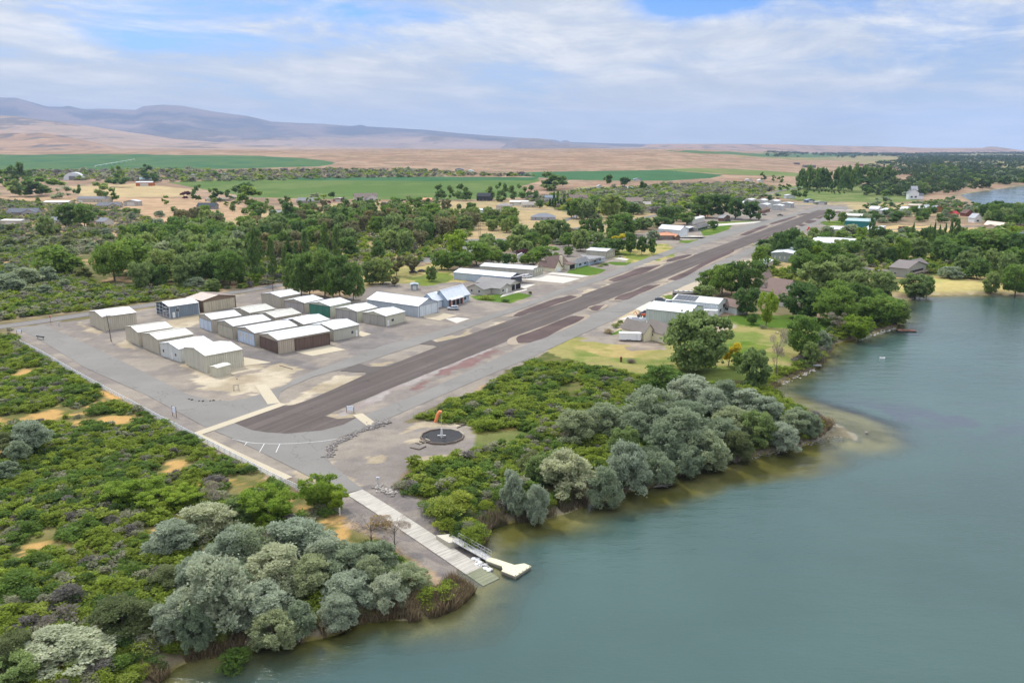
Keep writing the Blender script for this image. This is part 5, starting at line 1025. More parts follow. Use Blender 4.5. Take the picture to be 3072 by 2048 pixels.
# timber steps and edging near the ring
r = empty('timber_steps', (*P(1269, 1326), 0), math.atan2(P(1283,1322)[1]-P(1255,1331)[1], P(1283,1322)[0]-P(1255,1331)[0]), 'row of wooden garden steps leading up to the gravel ring', 'steps')
for i in range(6): MB().box(-1.6+i*.55, -1.35+i*.55, -.75, .75, .02, .10+i*.05).obj('tread', paint((.42,.36,.26) if i % 2 else (.10,.08,.07), .9, .15, 2), r)
def edging(pts, label):
    w = [P(*q) for q in pts]; r = empty('timber_edging', (w[0][0], w[0][1], 0), 0, label, 'timber edging')
    for a, b in zip(w[:-1], w[1:]): MB().bar((a[0]-w[0][0], a[1]-w[0][1], .1), (b[0]-w[0][0], b[1]-w[0][1], .1), .12, .12, 4).obj('timber', paint((.10,.075,.06), .9, .2, 2), r)
edging([(1230,1343),(1258,1349),(1278,1339)], 'dark vee of timbers on the gravel below the steps'); edging([(1366,1271),(1391,1276),(1371,1284)], 'dark vee of timbers behind the gravel ring')
# rock borders
RIP = []
def riprap(line, width, n, s0, s1, label, seed=1, col=(.20,.18,.165)):
    q = random.Random(seed); w = smoothline([P(*p_, 0 if seed < 4 else WZ+.3) for p_ in line], 8); V = []; Fq = []; Cc = []
    base = rock_mesh(5, 1.0); bv = [v.co.copy() for v in base.vertices]; bf = [tuple(p_.vertices) for p_ in base.polygons]
    for i in range(n):
        k = q.uniform(0, len(w)-1.001); a = w[int(k)]; b = w[int(k)+1]; t_ = k-int(k); off = q.gauss(0, .33)*width
        dx, dy = b[0]-a[0], b[1]-a[1]; l = math.hypot(dx, dy) or 1; x = a[0]+dx*t_-dy/l*off; y = a[1]+dy*t_+dx/l*off; s_ = q.uniform(s0, s1); g0 = gz(x, y); rz = q.uniform(0, 6.28); c_, s2 = math.cos(rz), math.sin(rz); bb = len(V)
        e = q.uniform(.6, 1.2); cc = q.uniform(.6, 1.5)
        for v in bv: V.append((x+(v.x*c_-v.y*s2*e)*s_, y+(v.x*s2+v.y*c_*e)*s_, g0+s_*.25+v.z*s_)); Cc.append((col[0]*cc, col[1]*cc, col[2]*cc))
        Fq += [tuple(bb+j for j in f) for f in bf]
    if 'rip' not in _M:
        m_, t, b_ = mat_new('loose_rock'); at = t.nodes.new('ShaderNodeAttribute'); at.attribute_name = 'Col'; t.links.new(at.outputs['Color'], b_.inputs['Base Color']); b_.inputs['Roughness'].default_value = .95; _M['rip'] = m_
    o = link('rock_border', np_mesh('rock_border', V, Fq, _M['rip'], np.array(Cc))); tag(o, label, None, None, 'stuff'); return o
riprap([(1140,1268),(1100,1285),(1060,1305),(1020,1325),(992,1345),(985,1372)], 1.5, 420, .10, .30, 'long curved border of loose rocks where the taxiway turns towards the ramp')
riprap([(1165,1262),(1140,1268),(1110,1290)], 2.6, 160, .12, .34, 'heap of rubble at the concrete crossing', 2)
riprap([(1128,1458),(1160,1472),(1190,1480)], 2.0, 110, .12, .34, 'pale rubble by the standpipe', 3, (.30,.27,.24))
riprap([(2530,1312),(2450,1318),(2330,1352),(2200,1380)], 2.4, 420, .06, .22, 'shingle and cobbles on the gravel spit shore', 4, (.22,.20,.165))
riprap([(2575,1018),(2640,996),(2690,982)], 1.4, 110, .15, .4, 'pale rocks on the shore by the raft', 5, (.42,.40,.36))
riprap([(2350,1150),(2420,1115),(2440,1105)], 1.6, 90, .15, .35, 'pale rocks below the small pier', 6, (.40,.36,.31))
riprap([(1425,1671),(1447,1690),(1470,1703)], .9, 40, .18, .42, 'white rocks between ramp and dock', 7, (.60,.59,.57))
for k, (px, py) in enumerate(((562,1196),(568,1198),(576,1200),(588,1202),(598,1203),(609,1204),(619,1204),(631,1203),(641,1202),(661,1201))):
    rock(px, py, .22+.06*(k % 3), '%s from left of the row of stones edging the entrance road curve' % ('first','second','third','fourth','fifth','sixth','seventh','eighth','ninth','last')[k], (DR if k % 3 else GR), group='row of stones on the curve')
rock(711, 1137, .22, 'lone dark stone on the tan dirt by the utility shed', DR); rock(77, 1034, .2, 'dark block at the head of the fence', DR)
rock(2600, 1298, .45, 'pale boulder standing in the shallows off the gravel spit', GR, WZ).location.z = WZ+.05
# landing, gangway and floating dock
lx, ly_ = P(1335, 1612, -.6)
abut = [P(1308,1607,-.7), P(1352,1603,-.7), P(1382,1622,-.7), P(1347,1630,-.7)]
cxm = sum(p_[0] for p_ in abut)/4; cym = sum(p_[1] for p_ in abut)/4
o = MB().prism([(p_[0]-cxm, p_[1]-cym) for p_ in abut], -1.9, 0).obj('dock_landing', paint((.50,.47,.38), .85, .08, 1)); o.location = (cxm, cym, -.55); o['kind'] = 'structure'
ga, gb = P(1366, 1619, -.5), P(1465, 1674, -1.5); L_ = math.dist(ga, gb); ang = math.atan2(gb[1]-ga[1], gb[0]-ga[0])
r = empty('gangway', (ga[0], ga[1], -.5), ang, 'aluminium gangway with truss rails sloping down to the floating dock', 'gangway'); r.rotation_euler = (0, math.atan2(1.0, L_), ang); L_ = math.hypot(L_, 1.0)
AL = paint((.52,.53,.54), .4, .06, 1, metal=.5); MB().box(0, L_, -.65, .65, -.08, 0).obj('walkway', paint((.48,.47,.45), .6, .1, 1), r)
for s_ in (-1, 1):
    m = MB()
    for zz in (.05, .55, 1.05): m.bar((0, s_*.68, zz), (L_, s_*.68, zz), .035, n=5)
    k_ = 10
    for i in range(k_+1): m.bar((L_*i/k_, s_*.68, -.05), (L_*i/k_, s_*.68, 1.05), .03, n=5)
    for i in range(k_): m.bar((L_*i/k_, s_*.68, .05 if i % 2 else 1.0), (L_*(i+1)/k_, s_*.68, 1.0 if i % 2 else .05), .022, n=5)
    m.obj('rail', AL, r)
zd = lambda x, y: (1350+x/5.2275, 1500+y/5.2275)
dp = [P(*zd(*q), -1.5) for q in [(555,938),(640,888),(1010,1010),(1165,985),(1275,1030),(1025,1190),(805,1105),(828,1080),(812,1030)]]
cxm = sum(p_[0] for p_ in dp)/9; cym = sum(p_[1] for p_ in dp)/9; dl = [(p_[0]-cxm, p_[1]-cym) for p_ in dp]
r = empty('floating_dock', (cxm, cym, WZ), 0, 'cream modular floating dock with a wide pentagonal end', 'dock')
mdk, t, b_ = mat_new('dock_plastic'); tcn = t.nodes.new('ShaderNodeTexCoord'); br = t.nodes.new('ShaderNodeTexChecker'); mp = t.nodes.new('ShaderNodeMapping'); mp.inputs['Rotation'].default_value = (0,0,-ang); t.links.new(tcn.outputs['Object'], mp.inputs[0]); br.inputs['Scale'].default_value = 2.0; t.links.new(mp.outputs[0], br.inputs[0])
t.links.new(mul(t, (.62,.57,.40), ramp(t, br.outputs['Fac'], [(0, .93), (1, 1)])), b_.inputs['Base Color']); b_.inputs['Roughness'].default_value = .6
MB().prism([(a*.985, b*.985) for a, b in dl], -.25, .36).obj('float', paint((.26,.24,.19), .8), r); MB().prism(dl, .36, .50).obj('deck', mdk, r)
for i in range(9):
    a, b = dl[4], dl[5]; q = (i+.5)/9; MB().bar((a[0]*.97+(b[0]-a[0])*q, a[1]*.97+(b[1]-a[1])*q, .5), (a[0]*.97+(b[0]-a[0])*q, a[1]*.97+(b[1]-a[1])*q, .6), .07, .07, 8).obj('cap', DR, r) if i % 2 == 0 else None
LM.append(('the floating dock', cxm, cym)); LM.append(('the boat ramp', (rMid0[0]+rMid1[0])/2, (rMid0[1]+rMid1[1])/2))
# raft, pier, buoy boat
x, y = P(2718, 993, WZ); r = empty('swim_raft', (x, y, WZ), R(-6), 'red brown wooden raft with an open centre on the bay', 'raft')
WR = paint((.30,.15,.10), .8, .2, 1)
for a in ((-3.0,-1.6,-1.2,1.4), (1.6,3.2,-1.2,1.4), (-1.6,1.6,.3,1.4), (-1.6,1.6,-1.2,-.7)): MB().box(a[0], a[1], a[2], a[3], .25, .42).obj('deck', WR, r)
for s_ in (-1, 1): MB().box(-3.0, 3.2, s_*.9-.3+.1, s_*.9+.3+.1, -.2, .25).obj('float', paint((.06,.06,.06), .7), r)
LM.append(('the wooden raft', x, y))
A_, B_ = P(2420, 1093, -1.2), P(2464, 1096, -1.2); r = empty('small_pier', (A_[0], A_[1], -1.3), math.atan2(B_[1]-A_[1], B_[0]-A_[0]), 'short grey plank pier sticking out from the shrubby bank', 'pier'); l = math.dist(A_, B_)
MB().box(0, l, -.7, .7, 0, .15).obj('deck', paint((.33,.34,.35), .8, .15, 1), r)
for xx in (.4, l*.5, l-.4):
    for s_ in (-.6, .6): MB().bar((xx, s_, -1.6), (xx, s_, .0), .09, .09, 6).obj('pile', WOOD, r)
LM.append(('the small pier', *A_))
x, y = P(2647, 1075, WZ); r = empty('moored_raft_buoy', (x, y, WZ), R(20), 'little white float moored out on the bay', 'float')
n = 14; V = [(math.cos(6.283*i/n)*.95, math.sin(6.283*i/n)*.6, 0) for i in range(n)]+[(math.cos(6.283*i/n)*.95, math.sin(6.283*i/n)*.6, .35) for i in range(n)]
MB().add(V, [(i, (i+1) % n, n+(i+1) % n, n+i) for i in range(n)]+[tuple(range(n, 2*n))]).obj('hull', paint((.72,.72,.70), .4), r); MB().box(-.5,.5,-.3,.3,.36,.42).obj('well', paint((.2,.22,.22), .8), r)
# driftwood at the shore
x, y = P(1960, 1462, WZ); m = MB(); q = random.Random(9)
for i in range(9):
    a = q.uniform(-.5, .9); l = q.uniform(1.5, 4.5); p0 = Vector((0, 0, .1)); p1 = p0+Vector((math.cos(a)*l*.5, math.sin(a)*l*.5, q.uniform(.2, .7))); p2 = p1+Vector((math.cos(a+.5)*l*.5, math.sin(a+.5)*l*.4, q.uniform(-.5, .1))); m.bar(p0, p1, .08, .06, 5); m.bar(p1, p2, .06, .025, 5)
o = m.obj('driftwood', paint((.38,.34,.31), .9, .1, 2)); o.location = (x, y, WZ); tag(o, 'pale driftwood branches at the waterline below the silver trees', 'driftwood')
# ------------------------------------------------ vehicles
TY = paint((.02,.02,.02), .85, .1); RIM = paint((.45,.45,.46), .35, .05, metal=.6)
def wheel(parent, x, y, rr, w=.24):
    wl = MB().bar((x, y-w/2, rr), (x, y+w/2, rr), rr, rr, 16).obj('wheel', TY, parent); MB().bar((x, y-w/2-.012, rr), (x, y+w/2+.012, rr), rr*.58, rr*.58, 12).obj('rim', RIM, wl)
def bevel(o, w=.06, seg=2):
    import bmesh
    bm = bmesh.new(); bm.from_mesh(o.data); bmesh.ops.bevel(bm, geom=list(bm.edges), offset=w, segments=seg, affect='EDGES', clamp_overlap=True); bm.to_mesh(o.data); bm.free()
    for p_ in o.data.polygons: p_.use_smooth = True
    return o
def car(px, py, yaw, label, kind='suv', color=(.4,.4,.42), cat='car', name='parked_car'):
    x, y = PT(px, py); r = empty(name, (x, y, gz(x, y)+.02), R(yaw), label, cat); c = paint(color, .25, .04, 1, 0, .6)
    if kind == 'suv': Ln, Wd, top = 4.6, 1.85, 1.7; body = [(-2.3,.35),(2.3,.35),(2.32,.85),(1.25,1.02),(.95,1.05),(-2.25,1.05)]; cab = [(-2.2,1.05),(1.15,1.05),(.45,1.66),(-1.95,1.70)]
    elif kind == 'sedan': Ln, Wd, top = 4.5, 1.8, 1.42; body = [(-2.25,.3),(2.25,.3),(2.25,.7),(1.1,.92),(-1.6,.95),(-2.25,.85)]; cab = [(-1.75,.93),(1.15,.92),(.35,1.4),(-.95,1.4)]
    elif kind == 'pickup': Ln, Wd, top = 5.6, 1.95, 1.8; body = [(-2.8,.45),(2.8,.45),(2.8,1.0),(1.55,1.15),(-2.8,1.15)]; cab = [(-.9,1.15),(1.6,1.15),(.95,1.82),(-.75,1.85)]
    elif kind == 'van': Ln, Wd, top = 5.2, 2.0, 2.1; body = [(-2.6,.4),(2.6,.4),(2.6,.95),(1.9,1.15),(-2.6,1.15)]; cab = [(-2.6,1.15),(1.95,1.15),(1.25,2.0),(-2.5,2.05)]
    def ext(poly, w0, w1=None):
        n = len(poly); w1 = w1 or w0; zt = max(p_[1] for p_ in poly); zb = min(p_[1] for p_ in poly); m = MB()
        ww = [w0+(w1-w0)*(p_[1]-zb)/(zt-zb) for p_ in poly]
        return m.add([(p_[0], -w_/2, p_[1]) for p_, w_ in zip(poly, ww)]+[(p_[0], w_/2, p_[1]) for p_, w_ in zip(poly, ww)], [tuple(range(n)), tuple(range(n, 2*n))[::-1]]+[(i, n+i, n+(i+1) % n, (i+1) % n) for i in range(n)])
    bevel(ext(body, Wd).obj('body', c, r), .07); cb = bevel(ext(cab, Wd*.94, Wd*.78).obj('cabin', c, r), .05)
    zb = cab[0][1]; zt = cab[2][1]; A = [(cab[0][0]+.15, zb+.08), (cab[1][0]-.32, zb+.08), (cab[2][0]-.12, zt-.12), (cab[3][0]+.16, zt-.12)]
    for s_ in (-1, 1):
        w0 = Wd*.94/2+.0; w1 = Wd*.80/2+.012; m = MB(); m.add([(A[0][0], s_*w0, A[0][1]), (A[1][0], s_*w0, A[1][1]), (A[2][0], s_*w1, A[2][1]), (A[3][0], s_*w1, A[3][1])]+[(a_[0], s_*(w0-.1), a_[1]) for a_ in A], [(0,1,2,3),(7,6,5,4),(0,4,5,1),(1,5,6,2),(2,6,7,3),(3,7,4,0)]); m.obj('side_window', glass(), r)
    d0 = Vector((cab[1][0]-.04, 0, zb+.06)); d1 = Vector((cab[2][0]+.02, 0, zt-.08)); k = Wd*.38; off = Vector((.05, 0, .04))
    MB().add([d0+off+Vector((0,-k,0)), d0+off+Vector((0,k,0)), d1+off+Vector((0,k*.88,0)), d1+off+Vector((0,-k*.88,0)), d0+Vector((-.05,-k,0)), d0+Vector((-.05,k,0)), d1+Vector((-.05,k*.88,0)), d1+Vector((-.05,-k*.88,0))], [(0,1,2,3),(7,6,5,4),(0,4,5,1),(1,5,6,2),(2,6,7,3),(3,7,4,0)]).obj('windscreen', glass(), r)
    if kind == 'pickup': MB().box(-2.68, -1.0, -Wd/2+.12, Wd/2-.12, 1.1, 1.165).obj('bed_liner', paint((.03,.03,.03), .8), r)
    for s_ in (-1, 1): MB().box(Ln/2-.08, Ln/2+.02, s_*Wd*.36-.18, s_*Wd*.36+.18, .66, .82).obj('headlight', paint((.75,.75,.72), .2), r); MB().box(-Ln/2-.02, -Ln/2+.06, s_*Wd*.40-.12, s_*Wd*.40+.12, .75, .95).obj('taillight', paint((.4,.02,.02), .3), r)
    for xx in (-Ln*.31, Ln*.31):
        for s_ in (-1, 1): wheel(r, xx, s_*(Wd/2-.08), .36 if kind != 'sedan' else .32)
    return r
car(1359, 929, 175, 'silver estate car parked before the blue grey metal roofed house', 'suv', (.42,.45,.50))
LM.append(('the silver estate car', *P(1359, 929)))
car(1581, 834, 40, 'white pickup parked beside the raised hangar door', 'pickup', (.68,.68,.68), 'pickup', 'pickup_truck')
car(1341, 737, 10, 'red sedan, nearest of the three cars under the trees', 'sedan', (.22,.03,.03)); car(1358, 729, 12, 'blue sedan, middle of the three cars under the trees', 'sedan', (.02,.05,.14)); car(1373, 723, 14, 'black sedan, farthest of the three cars under the trees', 'sedan', (.012,.012,.015))
car(841, 775, 60, 'blue car glimpsed between the slim poplars', 'sedan', (.02,.07,.22)); car(1266, 816, 20, 'black car half hidden behind the brown tree by the dry bank', 'sedan', (.015,.015,.018)); car(1240, 819, 15, 'dark low wreck left of the black car by the dry bank', 'sedan', (.03,.03,.03))
car(1981, 904, -10, 'dark grey boxy off road car at the concrete apron edge', 'suv', (.07,.085,.10)); car(2006, 914, 178, 'white van nosing out behind the solar roofed hangar', 'van', (.72,.73,.76), 'van', 'parked_van')
car(1936, 944, 175, 'dark blue car beside the orange tractor', 'suv', (.02,.03,.05)); LM.append(('the dark grey off road car', *P(1981, 904)))
car(2340, 648, 150, 'black pickup beyond the west taxiway near the small brick house', 'pickup', (.015,.015,.02), 'pickup', 'pickup_truck'); car(2293, 646, 10, 'dark sedan beside the small brick house', 'sedan', (.03,.03,.035)); car(2184, 664, 5, 'dark car at the brown wood house', 'suv', (.02,.02,.025))
car(2708, 703, 5, 'white pickup parked on the far right driveway', 'pickup', (.72,.72,.72), 'pickup', 'pickup_truck'); car(2680, 703, 0, 'dark car left of the white pickup on the driveway', 'sedan', (.02,.02,.025)); car(2581, 699, 80, 'white camper van parked by the teal workshop', 'van', (.75,.75,.75), 'van', 'parked_van')
def trailer(px, py, yaw, Ln, h, label, axle=0, writing=False, vnose=True, color=(.76,.76,.77)):
    x, y = P(px, py); r = empty('cargo_trailer', (x, y, .02), R(yaw), label, 'trailer'); w = 2.3
    pl_ = [(-Ln/2, -w/2), (Ln/2-.5*vnose, -w/2), (Ln/2, -.35), (Ln/2, .35), (Ln/2-.5*vnose, w/2), (-Ln/2, w/2)]
    MB().prism(pl_, .45, h).obj('box', paint(color, .4, .05, .6), r); MB().prism([(a*1.006, b*1.02) for a, b in pl_], h, h+.07).obj('roof', paint((.80,.81,.82), .4, .05), r); MB().prism([(a*1.004, b*1.015) for a, b in pl_], .42, .52).obj('skirt', paint((.35,.35,.35), .4), r)
    MB().box(Ln*.24, Ln*.24+.75, -w/2-.03, -w/2, .6, h-.35).obj('side_door', paint((.68,.69,.70), .4), r)
    for dx in (-.42, .42):
        for s_ in (-1, 1): wheel(r, axle+dx, s_*(w/2-.06), .33)
    f = MB(); f.box(axle-.9, axle+.9, -w/2-.14, -w/2, .66, .74).obj('fender', paint((.5,.5,.5), .5), r)
    MB().bar((Ln/2, 0, .5), (Ln/2+1.2, 0, .5), .06).obj('tow_bar', paint((.08,.08,.08), .6), r)
    if writing:
        tm = paint((.12,.16,.20), .6)
        text('MOTOR SPORTS'[:5].upper(), .42, (-Ln*.10, -w/2-.012, h-.75), (math.pi/2, 0, 0), tm, r) if False else None
        for k, (xx, zz, ww, hh, cc) in enumerate(((-1.5, h-.7, .95, .22, (.20,.28,.32)), (-1.3, h-1.25, .7, .14, (.25,.3,.33)), (.6, h-.75, .7, .16, (.20,.34,.22)), (.9, h-1.25, .8, .12, (.25,.3,.33)))):
            for j in range(5): MB().box(xx+ww*j/5, xx+ww*(j+.7)/5, -w/2-.02, -w/2-.004, zz, zz+hh*(1 if j % 2 else .8)).obj('lettering', paint(cc, .6), r)
    return r
trailer(1890, 1022, -8, 7.4, 2.75, 'long white enclosed trailer parked beside the cream house', -.5); LM.append(('the long white trailer', *P(1890, 1022)))
trailer(2132, 951, -12, 5.2, 2.7, 'white enclosed trailer with faded lettering in front of the solar roofed hangar', .2, True); trailer(2080, 946, 172, 5.4, 2.7, 'white enclosed trailer partly hidden behind the pale green hangar', .2)
# motorhome
x, y = P(2060, 897); r = empty('motorhome', (x, y, .02), R(-6), 'long black and tan motorhome with white roof units behind the solar roofed hangar', 'motorhome')
bevel(MB().box(-6, 6, -1.25, 1.25, .4, 3.2).obj('body', paint((.34,.30,.25), .35), r), .12); MB().box(-5.9, 5.9, -1.29, 1.29, 1.9, 2.7).obj('window_band', glass(), r); MB().box(-5.9, 5.9, -1.15, 1.15, 3.2, 3.26).obj('roof', paint((.04,.04,.045), .5), r)
for xx in (-4.6, -2.6, -.4, 1.8, 4.2): MB().box(xx-.6, xx+.6, -.45, .45, 3.26, 3.5).obj('roof_unit', paint((.75,.75,.75), .5), r)
for xx in (-3.6, 4.0):
    for s_ in (-1, 1): wheel(r, xx, s_*1.15, .5, .3)
# pontoon boat on a trailer
x, y = P(1911, 968); r = empty('pontoon_boat', (x, y, .02), R(-4), 'grey pontoon boat with white rails on its trailer', 'boat')
for s_ in (-1, 1):
    MB().bar((-3.2, s_*.85, .75), (2.7, s_*.85, .75), .32, .32, 12).bar((2.7, s_*.85, .75), (3.4, s_*.85, .95), .32, .05, 12).obj('pontoon', paint((.5,.52,.55), .35, .1, 1, metal=.4), r)
MB().box(-3.2, 3.1, -1.2, 1.2, 1.05, 1.15).obj('deck', paint((.42,.42,.44), .6), r); f = MB()
for s_ in (-1, 1): f.box(-3.1, 3.0, s_*1.17-.02, s_*1.17+.02, 1.15, 1.75)
f.box(-3.12, -3.08, -1.17, 1.17, 1.15, 1.75); f.box(3.0, 3.04, -1.17, 1.17, 1.15, 1.75); f.obj('side_panels', paint((.50,.54,.60), .4, .1, 2), r)
for xx, yy in ((-2.4,-.7),(-2.4,.7),(1.4,-.8),(1.4,.8)): MB().box(xx-.6, xx+.6, yy-.35, yy+.35, 1.15, 1.65).obj('seat', paint((.62,.62,.62), .7), r)
MB().box(-3.6, -3.15, -.25, .25, .8, 1.9).obj('outboard_motor', paint((.03,.03,.03), .4), r); MB().box(-2.8, 4.4, -.12, .12, .32, .42).obj('trailer_beam', paint((.2,.2,.2), .5), r)
for xx in (-.6, .2):
    for s_ in (-1, 1): wheel(r, xx, s_*1.05, .3)
# orange tractor with loader and mast
x, y = P(1925, 953); r = empty('compact_tractor', (x, y, .02), R(12), 'orange compact tractor with raised loader arm behind the pontoon boat', 'tractor'); OR = paint((.55,.10,.03), .45)
MB().box(-.3, 1.5, -.4, .4, .8, 1.5).obj('bonnet', OR, r); MB().box(-1.3, -.3, -.5, .5, .7, 1.1).obj('seat_deck', paint((.05,.05,.05), .7), r)
f = MB(); [f.bar((xx, yy, 1.0), (xx, yy, 2.6), .05) for xx, yy in ((-1.2,-.5),(-1.2,.5))]; f.bar((-1.2,-.5,2.6), (-1.2,.5,2.6), .05); f.obj('roll_bar', paint((.06,.05,.05), .6), r)
MB().bar((1.2,.55,1.2), (2.4,.55,2.5), .1).bar((2.4,.55,2.5), (3.2,.55,1.5), .1).bar((1.2,-.55,1.2), (2.4,-.55,2.5), .1).bar((2.4,-.55,2.5), (3.2,-.55,1.5), .1).obj('loader_arms', OR, r); MB().box(3.0, 3.7, -.9, .9, 1.1, 1.7).obj('bucket', OR, r)
MB().bar((-1.5,0,.8), (-2.6,0,2.6), .13).bar((-2.6,0,2.6), (-3.4,0,1.6), .1).obj('backhoe_arm', OR, r)
for xx, rr_ in ((-.9,.62),(1.2,.38)):
    for s_ in (-1, 1): wheel(r, xx, s_*.7, rr_, .35)
# small utility trailer near the pale blue house
x, y = P(1860, 772); r = empty('flat_trailer', (x, y, .02), R(10), 'small grey flat trailer left on the drive by the slotted hangar', 'trailer'); MB().box(-2, 2, -.9, .9, .55, .75).obj('bed', paint((.25,.22,.2), .8), r)
for s_ in (-1, 1): wheel(r, 0, s_*1.0, .32)
# centre pivot irrigation
A_, B_ = PT(285, 503), PT(404, 482); n_ = 8; r = empty('irrigation_pivot', (A_[0], A_[1], float(far_z(*A_))), 0, 'long wheeled irrigation line spraying across the round green field', 'irrigation line'); GM = paint((.66,.70,.70), .5)
for i in range(n_+1):
    p_ = [A_[k]+(B_[k]-A_[k])*i/n_-A_[k] for k in (0, 1)]; zz = float(far_z(A_[0]+p_[0], A_[1]+p_[1])-far_z(*A_)); MB().bar((p_[0]-2, p_[1], zz), (p_[0], p_[1], zz+4.2), .22, .15, 5).bar((p_[0]+2, p_[1], zz), (p_[0], p_[1], zz+4.2), .22, .15, 5).obj('tower', GM, r)
    if i < n_:
        q_ = [(B_[k]-A_[k])*(i+1)/n_ for k in (0, 1)]; z2_ = float(far_z(A_[0]+q_[0], A_[1]+q_[1])-far_z(*A_)); MB().bar((p_[0], p_[1], zz+4.2), (q_[0], q_[1], z2_+4.2), .5, .5, 6).obj('span_pipe', GM, r)
# second, far windsock by the east taxiway
x, y = P(2425, 706); r = empty('windsock', (x, y, 0), 0, 'far orange red windsock between green shrubs beyond the east taxiway', 'windsock'); MB().bar((0,0,0),(0,0,6),.09,.06,6).obj('pole', WHT, r); MB().bar((0,0,6),(-1.2,0,3.4),.75,.45,10).obj('sock', paint((.75,.10,.05), .7), r)
# box hedges and ac unit
x, y = P(1895, 1068) if False else P(2270, 985); 
# ---------------------------------------------------------------- vegetation
def leafmat(name, c1, c2, c3=None, attr=False, sc=3.0):
    m, t, b = mat_new(name); oi = t.nodes.new('ShaderNodeObjectInfo')
    g = t.nodes.new('ShaderNodeNewGeometry')
    n = tex(t, sc, 4, .7); mx = ramp(t, n, [(.33, c1), (.66, c2)])
    mx = mul(t, mx, ramp(t, g.outputs['Random Per Island'], [(0, .80), (1, 1.20)]))
    if attr:
        at = t.nodes.new('ShaderNodeAttribute'); at.attribute_name = 'Col'; at.attribute_type = attr if attr == 'INSTANCER' else 'GEOMETRY'; mx = mul(t, mx, at.outputs['Color'])
    else:
        rd = ramp(t, oi.outputs['Random'], [(0, (.82, .86, .84)), (.5, (1, 1, 1)), (1, (1.2, 1.12, .95))]); mx = mul(t, mx, rd)
    t.links.new(mx, b.inputs['Base Color']); b.inputs['Roughness'].default_value = .75; b.inputs['Specular IOR Level'].default_value = .18
    tl = t.nodes.new('ShaderNodeBsdfTranslucent'); t.links.new(mx, tl.inputs[0]); ms = t.nodes.new('ShaderNodeMixShader'); ms.inputs[0].default_value = .45
    o_ = t.nodes['Material Output']; t.links.new(b.outputs[0], ms.inputs[1]); t.links.new(tl.outputs[0], ms.inputs[2]); t.links.new(ms.outputs[0], o_.inputs[0]); return m
BARK = paint((.16,.13,.10), .95, .25, 3)
LEAF = {
 'olive': leafmat('silver_leaves', (.33,.375,.26), (.54,.59,.44)), 'oliveg': leafmat('grey_green_leaves', (.25,.31,.19), (.40,.46,.30)),
 'willow': leafmat('willow_leaves', (.19,.275,.085), (.33,.41,.15)), 'green': leafmat('green_leaves', (.125,.23,.045), (.24,.345,.08)),
 'dark': leafmat('dark_leaves', (.085,.165,.045), (.165,.255,.075)), 'lime': leafmat('lime_leaves', (.18,.29,.03), (.35,.46,.07)),
 'brown': leafmat('brownish_leaves', (.19,.18,.085), (.30,.285,.145)), 'yellow': leafmat('yellow_leaves', (.62,.50,.02), (.72,.62,.08)),
 'purple': leafmat('plum_leaves', (.08,.035,.05), (.16,.065,.09)), 'poplar': leafmat('poplar_leaves', (.115,.205,.05), (.205,.30,.085)),
 'twig': leafmat('bare_twigs', (.26,.22,.20), (.42,.37,.33)), 'dull': leafmat('dull_green_leaves', (.15,.185,.07), (.26,.29,.13)),
 'conif': leafmat('conifer_leaves', (.04,.09,.035), (.08,.14,.06))}
def dirs(q, n):
    v = q.normal(size=(n, 3)); return v/np.linalg.norm(v, axis=1)[:, None]
def leaf_quads(q, Pn, Nn, size, asp=1.0, droop=0.0, D=None, spiky=0.0):
    """diamond shaped leaf sprays at Pn facing Nn"""
    n = len(Pn); up = q.normal(size=(n, 3)); 
    if droop: up = up*(1-droop)+np.array((0, 0, -1.0))*droop*1.6
    if D is not None and spiky:
        k = q.random_sample(n) < spiky; side = np.cross(D, q.normal(size=(n, 3))); side /= np.linalg.norm(side, axis=1)[:, None]+1e-9
        Nn = np.where(k[:, None], side, Nn); up = np.where(k[:, None], np.cross(D, side), up)
    a = np.cross(Nn, up); a /= np.linalg.norm(a, axis=1)[:, None]+1e-9; b = np.cross(Nn, a); s = (size*q.uniform(.6, 1.35, n))[:, None]
    la = np.full((n, 1), .5)
    if D is not None and spiky: la = np.where(k[:, None], .95, la)
    V = np.stack([Pn-a*s*la, Pn-b*s*.55*asp+Nn*s*.12, Pn+a*s*la, Pn+b*s*.55*asp-Nn*s*.10], 1).reshape(-1, 3)
    return V, np.arange(4*n).reshape(-1, 4)
